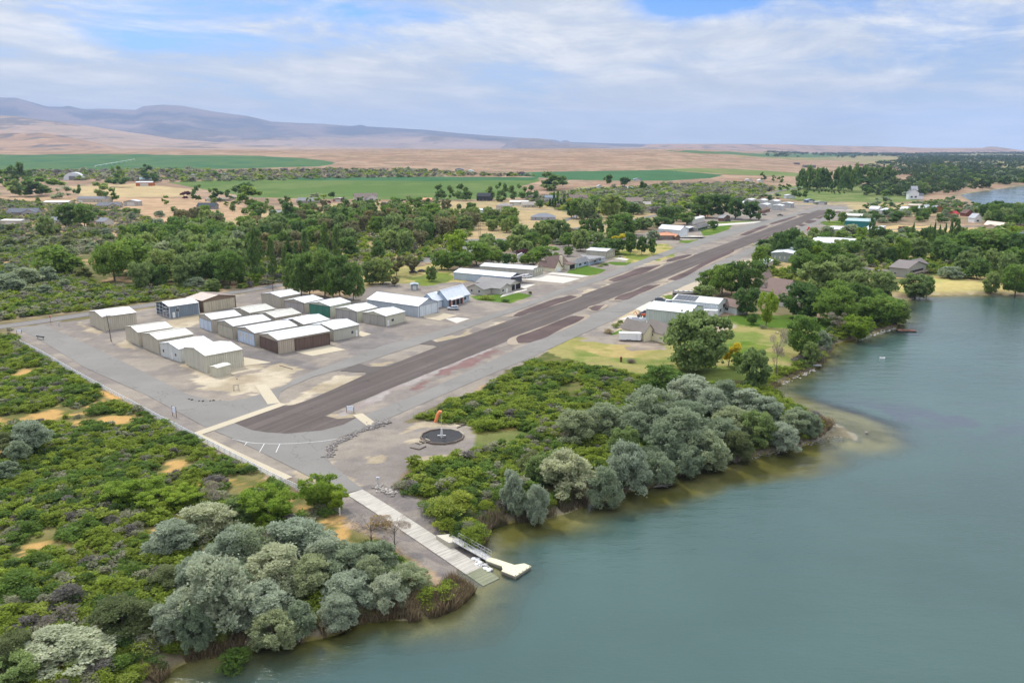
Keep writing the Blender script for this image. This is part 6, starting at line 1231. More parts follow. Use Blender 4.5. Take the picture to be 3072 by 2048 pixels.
def crown(seed, shape, n, leaf, nb=16, asp=1.0, droop=0.0, br=(.16, .30), fill=.14, pz=1.0, spiky=.5):
    """unit crown: height 0..1, width about 1"""
    q = np.random.RandomState(seed); Pl = []; Nl = []
    c = []
    while len(c) < nb:
        z = q.uniform(.12, .92); ang = q.uniform(0, 6.283)
        if shape == 'round': R0 = .5*math.sqrt(max(0, 1-((z-.52)/.50)**2))
        elif shape == 'mound': R0 = .52*math.sqrt(max(0, 1-((z-.22)/.74)**2)) 
        elif shape == 'tall': R0 = .46*math.sqrt(max(0, 1-((z-.48)/.54)**2))*(1.1-.35*z)
        elif shape == 'column': R0 = .36*min(1, (1.02-z)*2.4)*min(1, z*6)
        elif shape == 'cone': R0 = .46*(1.02-z)
        elif shape == 'vase': R0 = .5*min(1, .25+z*1.3)*math.sqrt(max(0, 1-((z-.5)/.52)**8))
        r_ = R0*q.uniform(.15, 1.0)**.6; c.append((math.cos(ang)*r_, math.sin(ang)*r_, z, q.uniform(*br)*(1 if shape != 'column' else .8)))
    wts = np.array([x[3]**2 for x in c]); wts /= wts.sum(); k = q.choice(len(c), n, p=wts); C_ = np.array(c)[k]; D = dirs(q, n); D[:, 2] = np.abs(D[:, 2])*q.choice([1, 1, 1, -.6], n) if shape != 'x' else D[:, 2]
    spiky = .75 if shape == 'mound' else spiky
    rad = C_[:, 3]*(1-np.abs(q.normal(0, .16, n))); Pn = C_[:, :3]+D*rad[:, None]*np.array((1, 1, .8*pz)); Nn = D+dirs(q, n)*.55; Nn /= np.linalg.norm(Nn, axis=1)[:, None]
    m = int(n*fill)
    Pn[:m] += dirs(q, m)*.07
    Pn[:, 2] = np.clip(Pn[:, 2], .01, 1.08)
    return leaf_quads(q, Pn, Nn, leaf, asp, droop, D, spiky)
def trunk_mesh(name, seed, top=.75, w=.035, limbs=6, spread=.30, base=0.0, twigs=0):
    q = random.Random(seed); m = MB(); lean = (q.uniform(-.04, .04), q.uniform(-.04, .04)); mid = Vector((lean[0], lean[1], top*.4)); tp = Vector((lean[0]*2, lean[1]*2, top))
    m.bar((0, 0, -.03), mid, w, w*.75, 7); m.bar(mid, tp, w*.75, w*.25, 6)
    for i in range(limbs):
        f = q.uniform(.15, .85); a = q.uniform(0, 6.28); s_ = mid*(f*1.6) if f < .6 else mid+(tp-mid)*(f-.3)
        e = s_+Vector((math.cos(a)*spread*q.uniform(.6, 1), math.sin(a)*spread*q.uniform(.6, 1), q.uniform(.15, .35))); m.bar(s_, e, w*.42, w*.12, 5)
        for j in range(twigs):
            g = s_+(e-s_)*q.uniform(.35, .95); a2 = a+q.uniform(-1.1, 1.1); e2 = g+Vector((math.cos(a2)*.13, math.sin(a2)*.13, q.uniform(.02, .16))); m.bar(g, e2, w*.13, w*.04, 3)
            for jj in range(2): g2 = g+(e2-g)*q.uniform(.4, 1); a3 = a2+q.uniform(-1, 1); m.bar(g2, g2+Vector((math.cos(a3)*.07, math.sin(a3)*.07, q.uniform(.0, .09))), w*.05, w*.02, 3)
    return m.mesh(name, BARK)
# kinds: name, shape, category, description, lod counts
KIND = {  # kind: (object name, leaf, shape, crown base fraction, nb, br, droop, asp, desc, plural group)
 'olive': ('olive_tree','olive','mound',.02,90,(.06,.15),.25,1.1,'silver grey olive tree','silver olive trees'),
 'oliveg': ('olive_tree','oliveg','mound',.02,90,(.06,.15),.2,1.1,'grey green olive tree','grey green olive trees'),
 'willow': ('willow_tree','willow','round',.0,80,(.06,.15),.55,1.5,'soft green willow tree','willow trees'),
 'green': ('broadleaf_tree','green','round',.08,70,(.07,.16),.1,1.0,'bright green leafy tree','green broadleaf trees'),
 'dark': ('shade_tree','dark','round',.06,70,(.07,.16),.1,1.0,'dark green leafy tree','dark broadleaf trees'),
 'lime': ('elm_tree','lime','vase',.06,60,(.06,.15),.1,1.0,'yellow green leafy tree','yellow green trees'),
 'brown': ('locust_tree','brown','vase',.14,60,(.06,.14),.1,1.0,'brownish thin leaved tree','brownish trees'),
 'yellow': ('yellow_tree','yellow','vase',.15,12,(.12,.2),.1,1.0,'golden yellow tree','yellow trees'),
 'purple': ('plum_tree','purple','round',.14,14,(.14,.24),.1,1.0,'dark purple leaved tree','purple leaved trees'),
 'poplar': ('poplar_tree','poplar','column',.03,44,(.09,.15),.1,1.2,'slim columnar poplar','columnar poplars'),
 'cotton': ('cottonwood_tree','poplar','tall',.04,50,(.09,.16),.1,1.0,'tall upright cottonwood','cottonwoods'),
 'twig': ('bare_tree','twig','vase',.25,12,(.1,.2),.0,.3,'bare grey twiggy tree','bare trees'),
 'dull': ('tamarisk_tree','dull','mound',.02,40,(.10,.2),.2,1.2,'feathery dull green tamarisk','tamarisks'),
 'cone': ('cypress_tree','conif','cone',.02,22,(.10,.18),.1,1.2,'dark pointed conifer','conifers')}
LOD = [(16000, .026), (9000, .036), (1700, .074), (420, .14)]
_CR = {}; _TR = {}
def crown_mesh(kind, lod, var):
    k = (kind, lod, var)
    if k in _CR: return _CR[k]
    nm, leaf, shape, cb, nb, br, droop, asp, _, _ = KIND[kind]; n, sz = LOD[lod]
    if kind == 'twig': n = n//3; sz *= .8
    if kind in ('poplar',): sz *= .8
    V, Fq = crown(hash((kind,)) % 1 + 100*sorted(KIND).index(kind)+7*var+lod, shape, n, sz, nb if lod < 3 else 8, asp, droop, br)
    V[:, 2] = cb+V[:, 2]*(1-cb); me = np_mesh('crown', V, Fq, LEAF[leaf]); _CR[k] = me; return me
def trunk_of(kind, lod, var):
    k = (kind in ('twig',), kind in ('poplar', 'cone', 'cotton'), min(lod, 1), var)
    if k not in _TR: _TR[k] = trunk_mesh('trunk', var+11, .86 if k[1] else .72, .022 if k[0] or k[1] else .028, (9 if k[0] else 6) if lod == 0 or k[0] else 3, .14 if k[1] else .30, twigs=5 if k[0] else 0)
    return _TR[k]
TREES = []
tr_rng = random.Random(5)
def put_tree(kind, x, y, h, w, lod=None):
    d = math.hypot(x, y)
    if lod is None: lod = 0 if d < 190 else 1 if d < 430 else 2 if d < 900 else 3
    var = tr_rng.randrange(3 if lod else 4); nm = KIND[kind][0]; z = gz(x, y)-.05; rz = tr_rng.uniform(0, 6.28)
    if lod >= 3:
        o = link(nm, crown_mesh(kind, lod, var)); o.location = (x, y, z); o.rotation_euler = (0, 0, rz); o.scale = (w, w*tr_rng.uniform(.85, 1.15), h); root = o
    else:
        root = empty(nm, (x, y, z), rz); root.scale = (w, w*tr_rng.uniform(.88, 1.12), h)
        link('trunk', trunk_of(kind, lod, var), root); link('crown', crown_mesh(kind, lod, var), root)
    TREES.append((kind, root, x, y, h, w)); return root
def T(kind, cx, top, base, wpx):
    x, y = PT(cx, base) if base < 700 else P(cx, base); s = math.hypot(y, 62)/F; w = wpx*s*1.06
    fl = KIND[kind][2] in ('mound', 'round', 'vase'); k = .34*w if fl else .1*w
    if base > 620: x *= (y+k)/y; y += k
    lo, hi = .5, 40; z0 = gz(x, y)
    for _ in range(30):
        m = (lo+hi)/2
        if pix(x, y+(.2*w if fl else 0), z0+m*(.90 if fl else 1))[1] > top: lo = m
        else: hi = m
    put_tree(kind, x, y, max(lo*(.90 if KIND[kind][2] == 'mound' else 1.12 if kind == 'poplar' else 1.02), .38*w), w)
NEAR = """olive 193 1881 2040 225|olive 97 1257 1375 100|oliveg 62 1318 1400 66|oliveg 12 1378 1450 80|dull 10 1295 1385 90|olive 520 1555 1685 130|olive 625 1498 1635 150|olive 650 1645 1915 215
olive 528 1775 1930 125|olive 715 1570 1745 150|olive 895 1543 1715 195|oliveg 745 1568 1735 140|olive 835 1625 1795 170|oliveg 935 1660 1790 120|olive 790 1735 1880 165|oliveg 820 1822 1925 130|oliveg 1040 1620 1755 140
oliveg 1130 1612 1730 105|olive 1050 1702 1825 150|olive 1165 1712 1815 115|olive 1020 1773 1862 105|oliveg 1225 1685 1775 110|twig 1115 1548 1640 105|lime 815 1470 1590 150|willow 735 1490 1580 110|lime 955 1432 1540 110|lime 1010 1460 1545 70|twig 1185 1545 1660 100
lime 430 1440 1530 120|lime 365 1450 1520 110|lime 480 1470 1540 110|lime 560 1462 1530 90|dull 380 1775 1935 170|dull 440 1810 1920 110|dull 515 1690 1775 110|dull 50 1885 2035 120|willow 35 1965 2095 130|twig 640 1450 1530 80
olive 600 1650 1790 110|oliveg 700 1680 1830 120|oliveg 590 1800 1940 90|oliveg 900 1800 1890 90|oliveg 1110 1660 1770 90|olive 980 1600 1740 110
oliveg 1725 1222 1335 115|oliveg 1812 1203 1320 120|twig 1680 1280 1330 60|olive 1536 1403 1530 66|olive 1612 1445 1545 66|oliveg 1560 1465 1530 50|olive 1700 1345 1490 140|oliveg 1812 1392 1500 95|olive 1878 1318 1470 125|oliveg 1970 1350 1440 95|willow 1640 1355 1460 110|dull 1600 1350 1440 80
oliveg 1945 1155 1300 150|oliveg 2040 1215 1375 150|oliveg 1900 1230 1330 90|olive 2070 1120 1240 125|oliveg 2165 1135 1240 95|olive 2240 1160 1255 100|oliveg 2060 1195 1320 140|oliveg 2200 1215 1320 120|olive 2300 1187 1275 95|oliveg 2385 1220 1300 105|olive 2345 1262 1338 90|oliveg 2110 1290 1395 120|willow 2270 1240 1335 95|dull 2210 1290 1370 80|oliveg 1990 1270 1390 110|olive 2130 1160 1270 90|oliveg 2160 1250 1350 100|willow 1870 1290 1380 80|oliveg 2060 1330 1410 90|dull 2000 1380 1430 60|oliveg 2430 1235 1300 60
green 1985 1097 1185 112|willow 2092 953 1130 182|yellow 2185 1035 1102 56|green 2215 1060 1110 40|willow 2262 1057 1165 85|twig 2329 1000 1126 55|green 2402 958 1072 88|dark 2402 860 965 118|lime 2297 878 985 50|dark 2240 870 950 70|green 2254 943 975 28|willow 2110 858 900 62|green 2165 800 893 80|dark 2245 790 885 95|green 2125 815 880 70|dark 2195 795 890 60
oliveg 2468 990 1045 45|willow 2430 1030 1085 45|twig 2470 1040 1085 40|green 2500 870 985 120|lime 2575 950 1012 85|green 2640 893 975 115|willow 2690 905 965 70|willow 2460 788 890 118|willow 2540 772 855 92|green 2408 757 835 80|green 2520 848 940 115|willow 2640 822 905 72|dark 2570 860 950 80|willow 2745 825 885 75|green 2780 835 880 40|willow 2972 823 873 42|green 3045 805 880 72|oliveg 2850 797 838 62|dull 2700 900 950 40|green 2620 870 940 70|willow 2560 820 900 80|twig 2510 940 1000 50|green 2440 900 960 60|green 2600 900 970 70
cotton 885 765 882 74|cotton 930 760 888 84|cotton 975 752 893 92|cotton 1020 770 900 84|cotton 1060 785 903 70|cotton 905 775 890 64|green 1000 810 903 60|poplar 777 695 850 58|poplar 760 705 820 44|poplar 820 722 840 34|poplar 858 745 835 30|poplar 918 700 782 30|poplar 975 680 775 36|poplar 1012 690 785 34|poplar 890 730 785 24|lime 768 822 855 38|lime 725 800 850 30
dark 640 770 855 90|green 690 765 862 85|willow 660 765 850 90|willow 600 760 840 80|green 345 735 850 100|green 400 725 830 110|willow 440 790 860 55|willow 500 755 850 85|willow 560 770 865 75|dark 480 800 865 60|oliveg 590 830 870 60|willow 640 840 875 40
green 165 745 830 100|green 215 775 825 70|dull 250 800 835 55|oliveg 145 800 850 50|oliveg 80 800 860 80|oliveg 25 820 880 90|oliveg 210 735 775 38|lime 1370 700 790 60|green 1430 730 800 70|green 1325 755 812 55|green 1380 758 812 70|lime 1345 765 812 50|brown 1236 775 822 40|brown 1183 832 860 28|willow 1295 800 845 32|willow 1110 790 855 50|willow 1150 780 855 60|brown 1190 775 830 45|green 1635 742 790 70|green 1600 755 795 50|dark 1520 765 800 30|green 1575 768 795 30|purple 1570 750 778 34|green 1703 743 770 28|dark 1925 715 765 30|dark 1890 705 765 34|dark 1955 720 765 26|willow 1740 695 755 50|yellow 1868 705 745 50|lime 1890 720 755 36|dark 1840 720 765 70|dark 1800 730 770 60|green 1480 755 790 28|green 1495 755 795 32|green 1540 765 795 26
dark 1840 650 705 50|green 1870 645 710 70|dark 1900 665 705 40|oliveg 1960 690 720 36|willow 1930 655 690 50|dark 1985 655 685 60|dark 2000 625 680 60|dark 2030 625 665 50|green 2060 640 675 40|dark 2115 590 655 60|dark 2165 592 655 60|dark 2205 600 660 44|dark 2250 610 660 50|dark 2275 640 662 14|green 2130 665 685 22|dark 2140 665 690 24|dark 2095 620 655 50
willow 1560 680 735 50|willow 1590 690 740 36|willow 1630 670 730 60|willow 1680 665 730 50|cotton 1770 655 715 34|cotton 1795 655 718 30|cotton 1750 660 712 30|brown 1715 690 730 40|oliveg 1680 715 735 34|green 1655 665 720 50|brown 1620 720 738 30""".replace("\n", "|")
for r_ in NEAR.split('|'):
    k_, a_, b_, c_, d_ = r_.split(); T(k_, float(a_), float(b_), float(c_), float(d_))
MID = """dark 350 525 562 52|dark 450 510 545 50|dark 437 498 538 36|green 355 505 552 36|dark 468 520 548 26|willow 305 553 590 52|dark 232 556 590 24|green 335 570 605 36|dark 60 500 560 40|green 20 515 560 50|dark 45 503 555 38|dark 100 512 545 30|willow 130 517 545 24|dark 75 535 590 70|dark 110 540 590 70|green 150 535 585 90|willow 40 540 590 60|oliveg 190 560 595 50
dark 205 620 684 52|green 255 618 684 58|willow 140 655 710 46|dark 591 560 605 30|dark 730 558 605 70|green 755 562 625 90|green 770 612 655 50|green 645 570 605 36|purple 560 578 600 26|green 497 590 615 20|dark 650 575 605 40|dark 690 570 600 30
oliveg 943 575 600 30|yellow 868 595 608 10|lime 970 585 603 20|dark 995 580 602 26|lime 950 595 618 20|purple 1032 592 606 16|purple 988 605 620 10|green 1075 605 628 32|dark 1108 602 622 30|purple 1103 608 625 14|green 1133 600 618 22|green 1232 595 620 24|green 1256 595 620 26|dark 1205 598 612 24|willow 850 585 612 32|dark 868 615 680 30|green 905 640 670 22|green 930 635 665 30|dark 1310 600 612 22
cotton 1326 552 598 40|cotton 1354 560 600 26|cotton 1392 550 603 44|cotton 1405 560 602 30|cotton 1480 555 600 36|cotton 1508 545 600 30|cotton 1545 552 600 40|cotton 1578 560 600 36|cotton 1600 555 600 36|willow 1505 585 605 36|dark 1600 580 605 26|dark 1640 525 570 56|dark 1670 520 568 64|willow 1650 540 572 50|dark 1822 532 572 30|dark 1870 538 572 38|dark 1928 550 580 26|oliveg 1808 570 595 28|dark 1618 602 625 26|yellow 1703 597 615 16|cotton 1672 570 618 10|cotton 1662 575 618 8|cotton 1692 580 620 8|dark 1455 520 525 10
green 1730 600 658 40|willow 1762 605 660 50|dark 1715 610 655 40|green 1790 590 640 44|willow 1830 590 655 60|green 1860 600 650 50|dark 1900 612 645 44|oliveg 1785 640 660 40|yellow 1745 600 625 24|oliveg 1222 500 520 14
cone 1650 597 622 8|cone 1658 597 622 8|cone 1666 597 622 8|cone 1674 598 623 8|cone 1682 598 623 8
dark 2405 565 600 32|dark 2385 575 602 30|oliveg 2290 580 602 40|oliveg 2320 580 602 40|dark 2300 585 604 28|green 2345 555 573 24|green 2365 553 572 20|dark 2290 520 542 20|green 2320 528 545 14|green 2340 530 550 22|oliveg 2640 590 618 50|oliveg 2665 595 618 30
green 2487 632 668 28|green 2524 640 672 24|oliveg 2560 635 668 40|oliveg 2590 640 670 40|oliveg 2480 678 708 40|oliveg 2550 672 712 50|green 2440 685 708 28|poplar 2610 655 735 20|poplar 2585 720 760 24|poplar 2737 678 720 10|poplar 2720 700 735 9|poplar 2767 705 750 9|poplar 2783 690 755 12|poplar 2797 682 752 12|poplar 2815 685 730 10|poplar 2833 680 722 10|poplar 2850 675 720 14|poplar 2868 670 722 26|purple 2708 680 698 24|green 2440 728 775 50|green 2280 745 815 46|dark 2370 695 770 50|dark 2340 705 775 50|dark 2400 720 780 60|purple 2298 798 818 10|purple 2587 783 804 12
green 2610 765 800 20|green 2665 780 800 24|green 2500 735 800 50|willow 2620 720 790 60|dark 2670 745 795 30|green 2700 720 795 50|willow 2750 720 780 60|dark 2820 725 790 70|dark 2850 735 800 60|green 2905 700 780 90|willow 2960 690 775 100|green 3010 700 780 90|dark 3050 710 790 50|willow 2900 760 820 60|dark 2930 780 840 60|willow 2980 755 820 60|green 3050 750 830 70|dark 2880 745 810 50|willow 3020 765 835 50""".replace("\n", "|")
for r_ in MID.split('|'):
    k_, a_, b_, c_, d_ = r_.split(); b_ = float(b_)-(6 if k_ == 'poplar' else 0); T(k_, float(a_), float(b_), float(c_), float(d_))
# avoid pavements and buildings
OCC = [(o.location.x, o.location.y) for o in bpy.data.objects if o.parent is None and o.type == 'EMPTY' and o.get('category') in ('house','hangar','barn','shed','workshop')]
_rd = smoothline([PT(a, b) for a, b in [(0,981),(260,943),(464,913),(650,885),(860,853),(1070,816),(1256,781),(1400,747),(1560,715),(1700,690),(1886,662),(1944,651),(2060,627),(2187,601)]], 3)
def scatter(poly_px, n, kinds, h, w, seed, mind=.5, world=None, filt=None):
    q = random.Random(seed); poly = world or [PT(a, b) for a, b in poly_px]; xs = [p[0] for p in poly]; ys = [p[1] for p in poly]; out_ = []; tries = 0
    names = [k for k, c in kinds for _ in range(c)]; ex = [(t_[2], t_[3], t_[5]) for t_ in TREES]
    while len(out_) < n and tries < n*60:
        tries += 1; x = q.uniform(min(xs), max(xs)); y = q.uniform(min(ys), max(ys))
        if not pip(poly, np.array([x]), np.array([y]))[0]: continue
        ww = q.uniform(*w); hh = q.uniform(*h)
        if any(abs(x-a) < 40 and (x-a)**2+(y-b)**2 < ((ww+c)*mind)**2 for a, b, c in ex): continue
        if any((x-a)**2+(y-b)**2 < 13**2 for a, b in OCC): continue
        if any((x-a)**2+(y-b)**2 < 64 for a, b in _rd): continue
        if filt and not filt(x, y): continue
        ex.append((x, y, ww)); out_.append((q.choice(names), x, y, hh, ww))
    return out_
def plant(lst):
    for k, x, y, h, w in lst: put_tree(k, x, y, h, w)
plant(scatter([(330,870),(620,870),(690,850),(740,780),(700,720),(620,660),(480,700),(300,740),(330,800)], 72, [('willow',7),('green',4),('dark',1),('brown',1),('oliveg',1),('cotton',1)], (10,16), (8,12.5), 1, .33))
plant(scatter([(700,720),(760,800),(900,800),(1080,800),(1200,775),(1290,735),(1400,705),(1440,680),(1430,655),(1300,640),(1180,640),(1000,648),(860,675),(760,690)], 150, [('willow',6),('green',4),('dark',1),('brown',5),('poplar',2),('cotton',3)], (10,15.5), (8,12), 2, .34))
plant(scatter([(1420,790),(1470,740),(1560,722),(1700,712),(1760,730),(1840,700),(1880,690),(1850,745),(1750,740),(1620,760),(1500,790)], 26, [('willow',4),('green',3),('dark',2),('cotton',1)], (7,11), (7,10), 3, .36))
plant(scatter([(1440,690),(1440,655),(1530,650),(1560,690),(1520,700)], 14, [('willow',4),('green',3),('cotton',2)], (8,12), (8,10), 13, .36))
plant(scatter([(0,690),(120,690),(330,700),(330,760),(200,750),(60,770),(0,780)], 34, [('dull',3),('oliveg',4),('willow',3),('twig',1)], (3,6), (5,9), 4, .45))
plant(scatter([(0,790),(250,870),(120,885),(0,900)], 12, [('oliveg',4),('dull',2)], (2.5,4.5), (5,7.5), 14, .5))
plant(scatter([(640,690),(780,650),(1000,625),(1180,625),(1400,640),(1200,660),(900,690),(700,700)], 26, [('green',3),('willow',3),('brown',3),('dark',2)], (6,10), (6,9), 5, .5))
plant(scatter([(2250,800),(2290,745),(2400,715),(2560,712),(2720,712),(2870,715),(3072,700),(3150,760),(3072,860),(2990,845),(2870,800),(2780,800),(2700,795),(2560,790),(2440,820),(2340,830)], 105, [('green',5),('willow',4),('dark',3),('lime',1),('oliveg',1)], (5,9), (6,10), 6, .42))
plant(scatter([(2560,690),(2600,672),(2700,668),(2860,668),(2900,640),(2700,640),(2560,650),(2530,670)], 46, [('dark',5),('green',2),('oliveg',2)], (4,8), (6,10), 7, .38))
plant(scatter([(1940,640),(2080,600),(2240,572),(2300,560),(2060,560),(1800,585),(1720,600),(1800,615),(1900,625)], 90, [('oliveg',8),('olive',4),('dull',2)], (3.5,6.5), (6,11), 8, .48))
plant(scatter([(960,540),(760,530),(650,528),(560,535),(760,545)], 16, [('oliveg',4),('dark',2)], (4,7), (6,11), 9, .5))
plant(scatter([(2385,600),(2500,596),(2560,590),(2520,560),(2400,560),(2380,580)], 10, [('dark',1)], (2.5,3.5), (3,4), 19, .8)) if False else None
# tall shelter belts beyond the runway
q = random.Random(77)
def belt(x0, y0, x1, y1, n, top, kind='cotton', w=26):
    for i in range(n):
        t_ = (i+.5)/n; px = x0+(x1-x0)*t_+q.uniform(-3, 3); py = y0+(y1-y0)*t_+q.uniform(-3, 3); T(kind, px, top+q.uniform(-5, 7), py, w*q.uniform(.8, 1.2))
belt(2392, 566, 2490, 570, 12, 506); belt(2498, 570, 2560, 576, 8, 500); belt(2400, 572, 2480, 568, 8, 512); belt(2560, 558, 2680, 552, 14, 500); belt(2520, 575, 2545, 578, 3, 520, w=22)
belt(2480, 575, 2570, 580, 0, 540); belt(2550, 556, 2640, 560, 12, 538, 'dark', 20)
for i, px in enumerate((2423,2442,2457,2465,2476,2485,2496,2504,2515,2519,2533)): T('dark', px, 569+(i % 3), 582+(i % 2), 7)
belt(2790, 518, 2870, 522, 10, 495, 'cotton', 24)
# river woods
plant(scatter([(-40,600),(0,560),(160,600),(500,640),(700,600),(900,612),(700,660),(520,680),(330,660),(100,690),(-40,690)], 26, [('dark',2),('green',3),('willow',3),('oliveg',3)], (4,8), (5,9), 33, .6))
plant(scatter([(640,615),(1100,600),(1440,605),(1440,640),(1100,640),(700,650)], 30, [('green',3),('dark',3),('willow',2),('brown',1)], (5,8), (5,8), 34, .6))
plant(scatter([(2540,618),(2900,615),(2920,640),(2700,650),(2560,640)], 26, [('green',2),('dark',3),('oliveg',3)], (4,7), (6,9), 35, .5))
plant(scatter([(2600,600),(2700,596),(2870,576),(3000,560),(3100,548),(3100,515),(2900,520),(2760,535),(2660,552),(2590,575)], 190, [('green',4),('dark',5),('willow',4),('oliveg',2)], (8,13), (11,17), 10, .40, filt=lambda x, y: shore_d(x, y) > 4))
plant(scatter([(2760,618),(2860,606),(2930,625),(2945,640),(2880,650),(2780,640)], 34, [('green',3),('oliveg',3),('willow',2)], (5,9), (7,11), 11, .4, filt=lambda x, y: shore_d(x, y) > 2))
plant(scatter([(2940,660),(2960,645),(3072,645),(3150,640),(3150,690),(3000,690)], 40, [('dark',4),('green',3),('willow',2)], (9,14), (9,13), 12, .4, filt=lambda x, y: shore_d(x, y) > 3))
print('trees', len(TREES))
# far woods: one mass, nobody could count them
def mass(name, pts_fn, kind_leaf, n, seed, label, leaves=26, size=.30, hh=(7, 13), ww=(10, 20)):
    q = np.random.RandomState(seed); Vs = []; Cs = []; tot_ = 0
    pts = pts_fn(q, n); 
    protos = []
    for i in range(4):
        V, Fq = crown(900+i, 'round', leaves, size, 6, 1, 0, (.2, .36)); protos.append(V)
    for j, (x, y) in enumerate(pts):
        V = protos[j % 4]; h = q.uniform(*hh); w = q.uniform(*ww); a = q.uniform(0, 6.28); c_, s_ = math.cos(a), math.sin(a); z = float(far_z(x, y))
        Vs.append(np.stack([x+(V[:, 0]*c_-V[:, 1]*s_)*w, y+(V[:, 0]*s_+V[:, 1]*c_)*w, z+V[:, 2]*h], 1)); k = q.uniform(.7, 1.3); Cs.append(np.tile(np.array([[k*q.uniform(.9, 1.2), k, k*q.uniform(.8, 1.1)]]), (len(V), 1)))
    V = np.concatenate(Vs); o = link(name, np_mesh(name, V, np.arange(len(V)).reshape(-1, 4), kind_leaf, np.concatenate(Cs))); tag(o, label, None, None, 'stuff'); return o
M_far = leafmat('far_wood_leaves', (.035,.07,.03), (.075,.115,.045), attr=True, sc=.05)
def polypts(px, thr=0, sc=150):
    poly = [PT(a, b) for a, b in px]; xs = [p[0] for p in poly]; ys = [p[1] for p in poly]
    def f(q, n):
        X_ = q.uniform(min(xs), max(xs), n*14); Y_ = q.uniform(min(ys), max(ys), n*14); k = pip(poly, X_, Y_) & (fbm(X_, Y_, sc, 4, 77) > thr) & (shore_d(X_, Y_) > 6); return list(zip(X_[k][:n], Y_[k][:n]))
    return f
mass('far_wood', polypts([(2620,560),(2760,535),(3100,515),(3500,520),(3500,470),(3072,468),(2800,470),(2640,490),(2560,505)], .47, 260), M_far, 1500, 1, 'distant wooded river plain right of the shelter belts')
mass('far_wood', polypts([(2300,468),(2700,470),(3300,472),(3300,458),(2700,455),(2300,456)], .53, 500), M_far, 1100, 2, 'hazy blue green groves at the foot of the red mesa', hh=(8, 16), ww=(14, 34))
mass('far_wood', polypts([(3072,540),(3600,540),(3600,700),(3100,700)], .3, 60), M_far, 260, 3, 'woods beyond the right edge of the near river bend')
mass('far_wood', polypts([(2610,600),(2700,596),(2870,578),(3000,562),(3120,550),(3120,510),(2900,518),(2760,533),(2660,550),(2590,570)], .34, 90), M_far, 420, 4, 'dense river woods on the near bank of the far river bend', leaves=90, size=.17, hh=(7, 12), ww=(10, 16))
mass('far_wood', polypts([(2700,470),(3400,475),(3400,520),(3000,512),(2760,525),(2640,520)], .36, 200), M_far, 700, 5, 'tree belts on the plain above the river woods')
# ---------------- shrubs
def sh_proto(i, n=520, sz=.085):
    return crown(400+i, 'mound', n, sz, 13, 1.0, 0, (.14, .28))[0]
SH = [sh_proto(i) for i in range(5)]; SHF = [sh_proto(i, 130, .17) for i in range(5)]; SHM = [sh_proto(i, 60, .26) for i in range(5)]
M_sh = leafmat('scrub_leaves', (.86,.86,.86), (1.14,1.14,1.14), attr='INSTANCER', sc=.8)
def gn_group():
    if 'gn' in _M: return _M['gn']
    g = bpy.data.node_groups.new('scatter_shrubs', 'GeometryNodeTree'); g.interface.new_socket('Geometry', in_out='INPUT', socket_type='NodeSocketGeometry'); g.interface.new_socket('Geometry', in_out='OUTPUT', socket_type='NodeSocketGeometry')
    n = g.nodes; l = g.links; gi = n.new('NodeGroupInput'); go = n.new('NodeGroupOutput')
    def attr(name, ty):
        a = n.new('GeometryNodeInputNamedAttribute'); a.data_type = ty; a.inputs['Name'].default_value = name
        return [o for o in a.outputs if o.enabled and o.name == 'Attribute'][0]
    def sep(geo, k, op='EQUAL'):
        c = n.new('FunctionNodeCompare'); c.data_type = 'INT'; c.operation = op; l.new(attr('pid', 'INT'), [i for i in c.inputs if i.enabled and i.name == 'A'][0]); [i for i in c.inputs if i.enabled and i.name == 'B'][0].default_value = k
        s_ = n.new('GeometryNodeSeparateGeometry'); s_.domain = 'POINT'; l.new(geo, s_.inputs[0]); l.new(c.outputs[0], s_.inputs['Selection']); return s_.outputs[0]
    pts = sep(gi.outputs[0], 0, 'LESS_THAN'); j = n.new('GeometryNodeJoinGeometry')
    for k in range(5):
        t_ = n.new('GeometryNodeGeometryToInstance'); l.new(sep(gi.outputs[0], k), t_.inputs[0]); l.new(t_.outputs[0], j.inputs[0])
    ip = n.new('GeometryNodeInstanceOnPoints'); l.new(pts, ip.inputs['Points']); l.new(j.outputs[0], ip.inputs['Instance']); ip.inputs['Pick Instance'].default_value = True; l.new(attr('pk', 'INT'), ip.inputs['Instance Index'])
    l.new(attr('sc', 'FLOAT_VECTOR'), ip.inputs['Scale']); l.new(attr('rot', 'FLOAT_VECTOR'), ip.inputs['Rotation']); l.new(ip.outputs[0], go.inputs[0]); _M['gn'] = g; return g
def gn_scatter(name, protos, P3, sc, rz, col, mat, label):
    V = np.concatenate(protos+[P3]); ids = np.concatenate([np.full(len(p), i) for i, p in enumerate(protos)]+[np.full(len(P3), -1)]).astype(np.int32); npv = len(V)-len(P3); n = len(V)
    me = np_mesh(name, V, np.arange(npv).reshape(-1, 4), mat)
    def pad(a, k): z = np.zeros((n, k), np.float32); z[npv:] = a; return z.ravel()
    for nm, ty, key, dat in (('pid', 'INT', 'value', ids), ('pk', 'INT', 'value', np.concatenate([np.zeros(npv), np.arange(len(P3)) % 5]).astype(np.int32)), ('sc', 'FLOAT_VECTOR', 'vector', pad(sc, 3)), ('rot', 'FLOAT_VECTOR', 'vector', pad(np.stack([rz*0, rz*0, rz], 1), 3)), ('Col', 'FLOAT_COLOR', 'color', pad(np.concatenate([col, np.ones((len(col), 1))], 1), 4))):
        a = me.attributes.new(nm, ty, 'POINT'); a.data.foreach_set(key, dat)
    o = link(name, me); m = o.modifiers.new('scatter', 'NODES'); m.node_group = gn_group(); tag(o, label, None, None, 'stuff'); return o
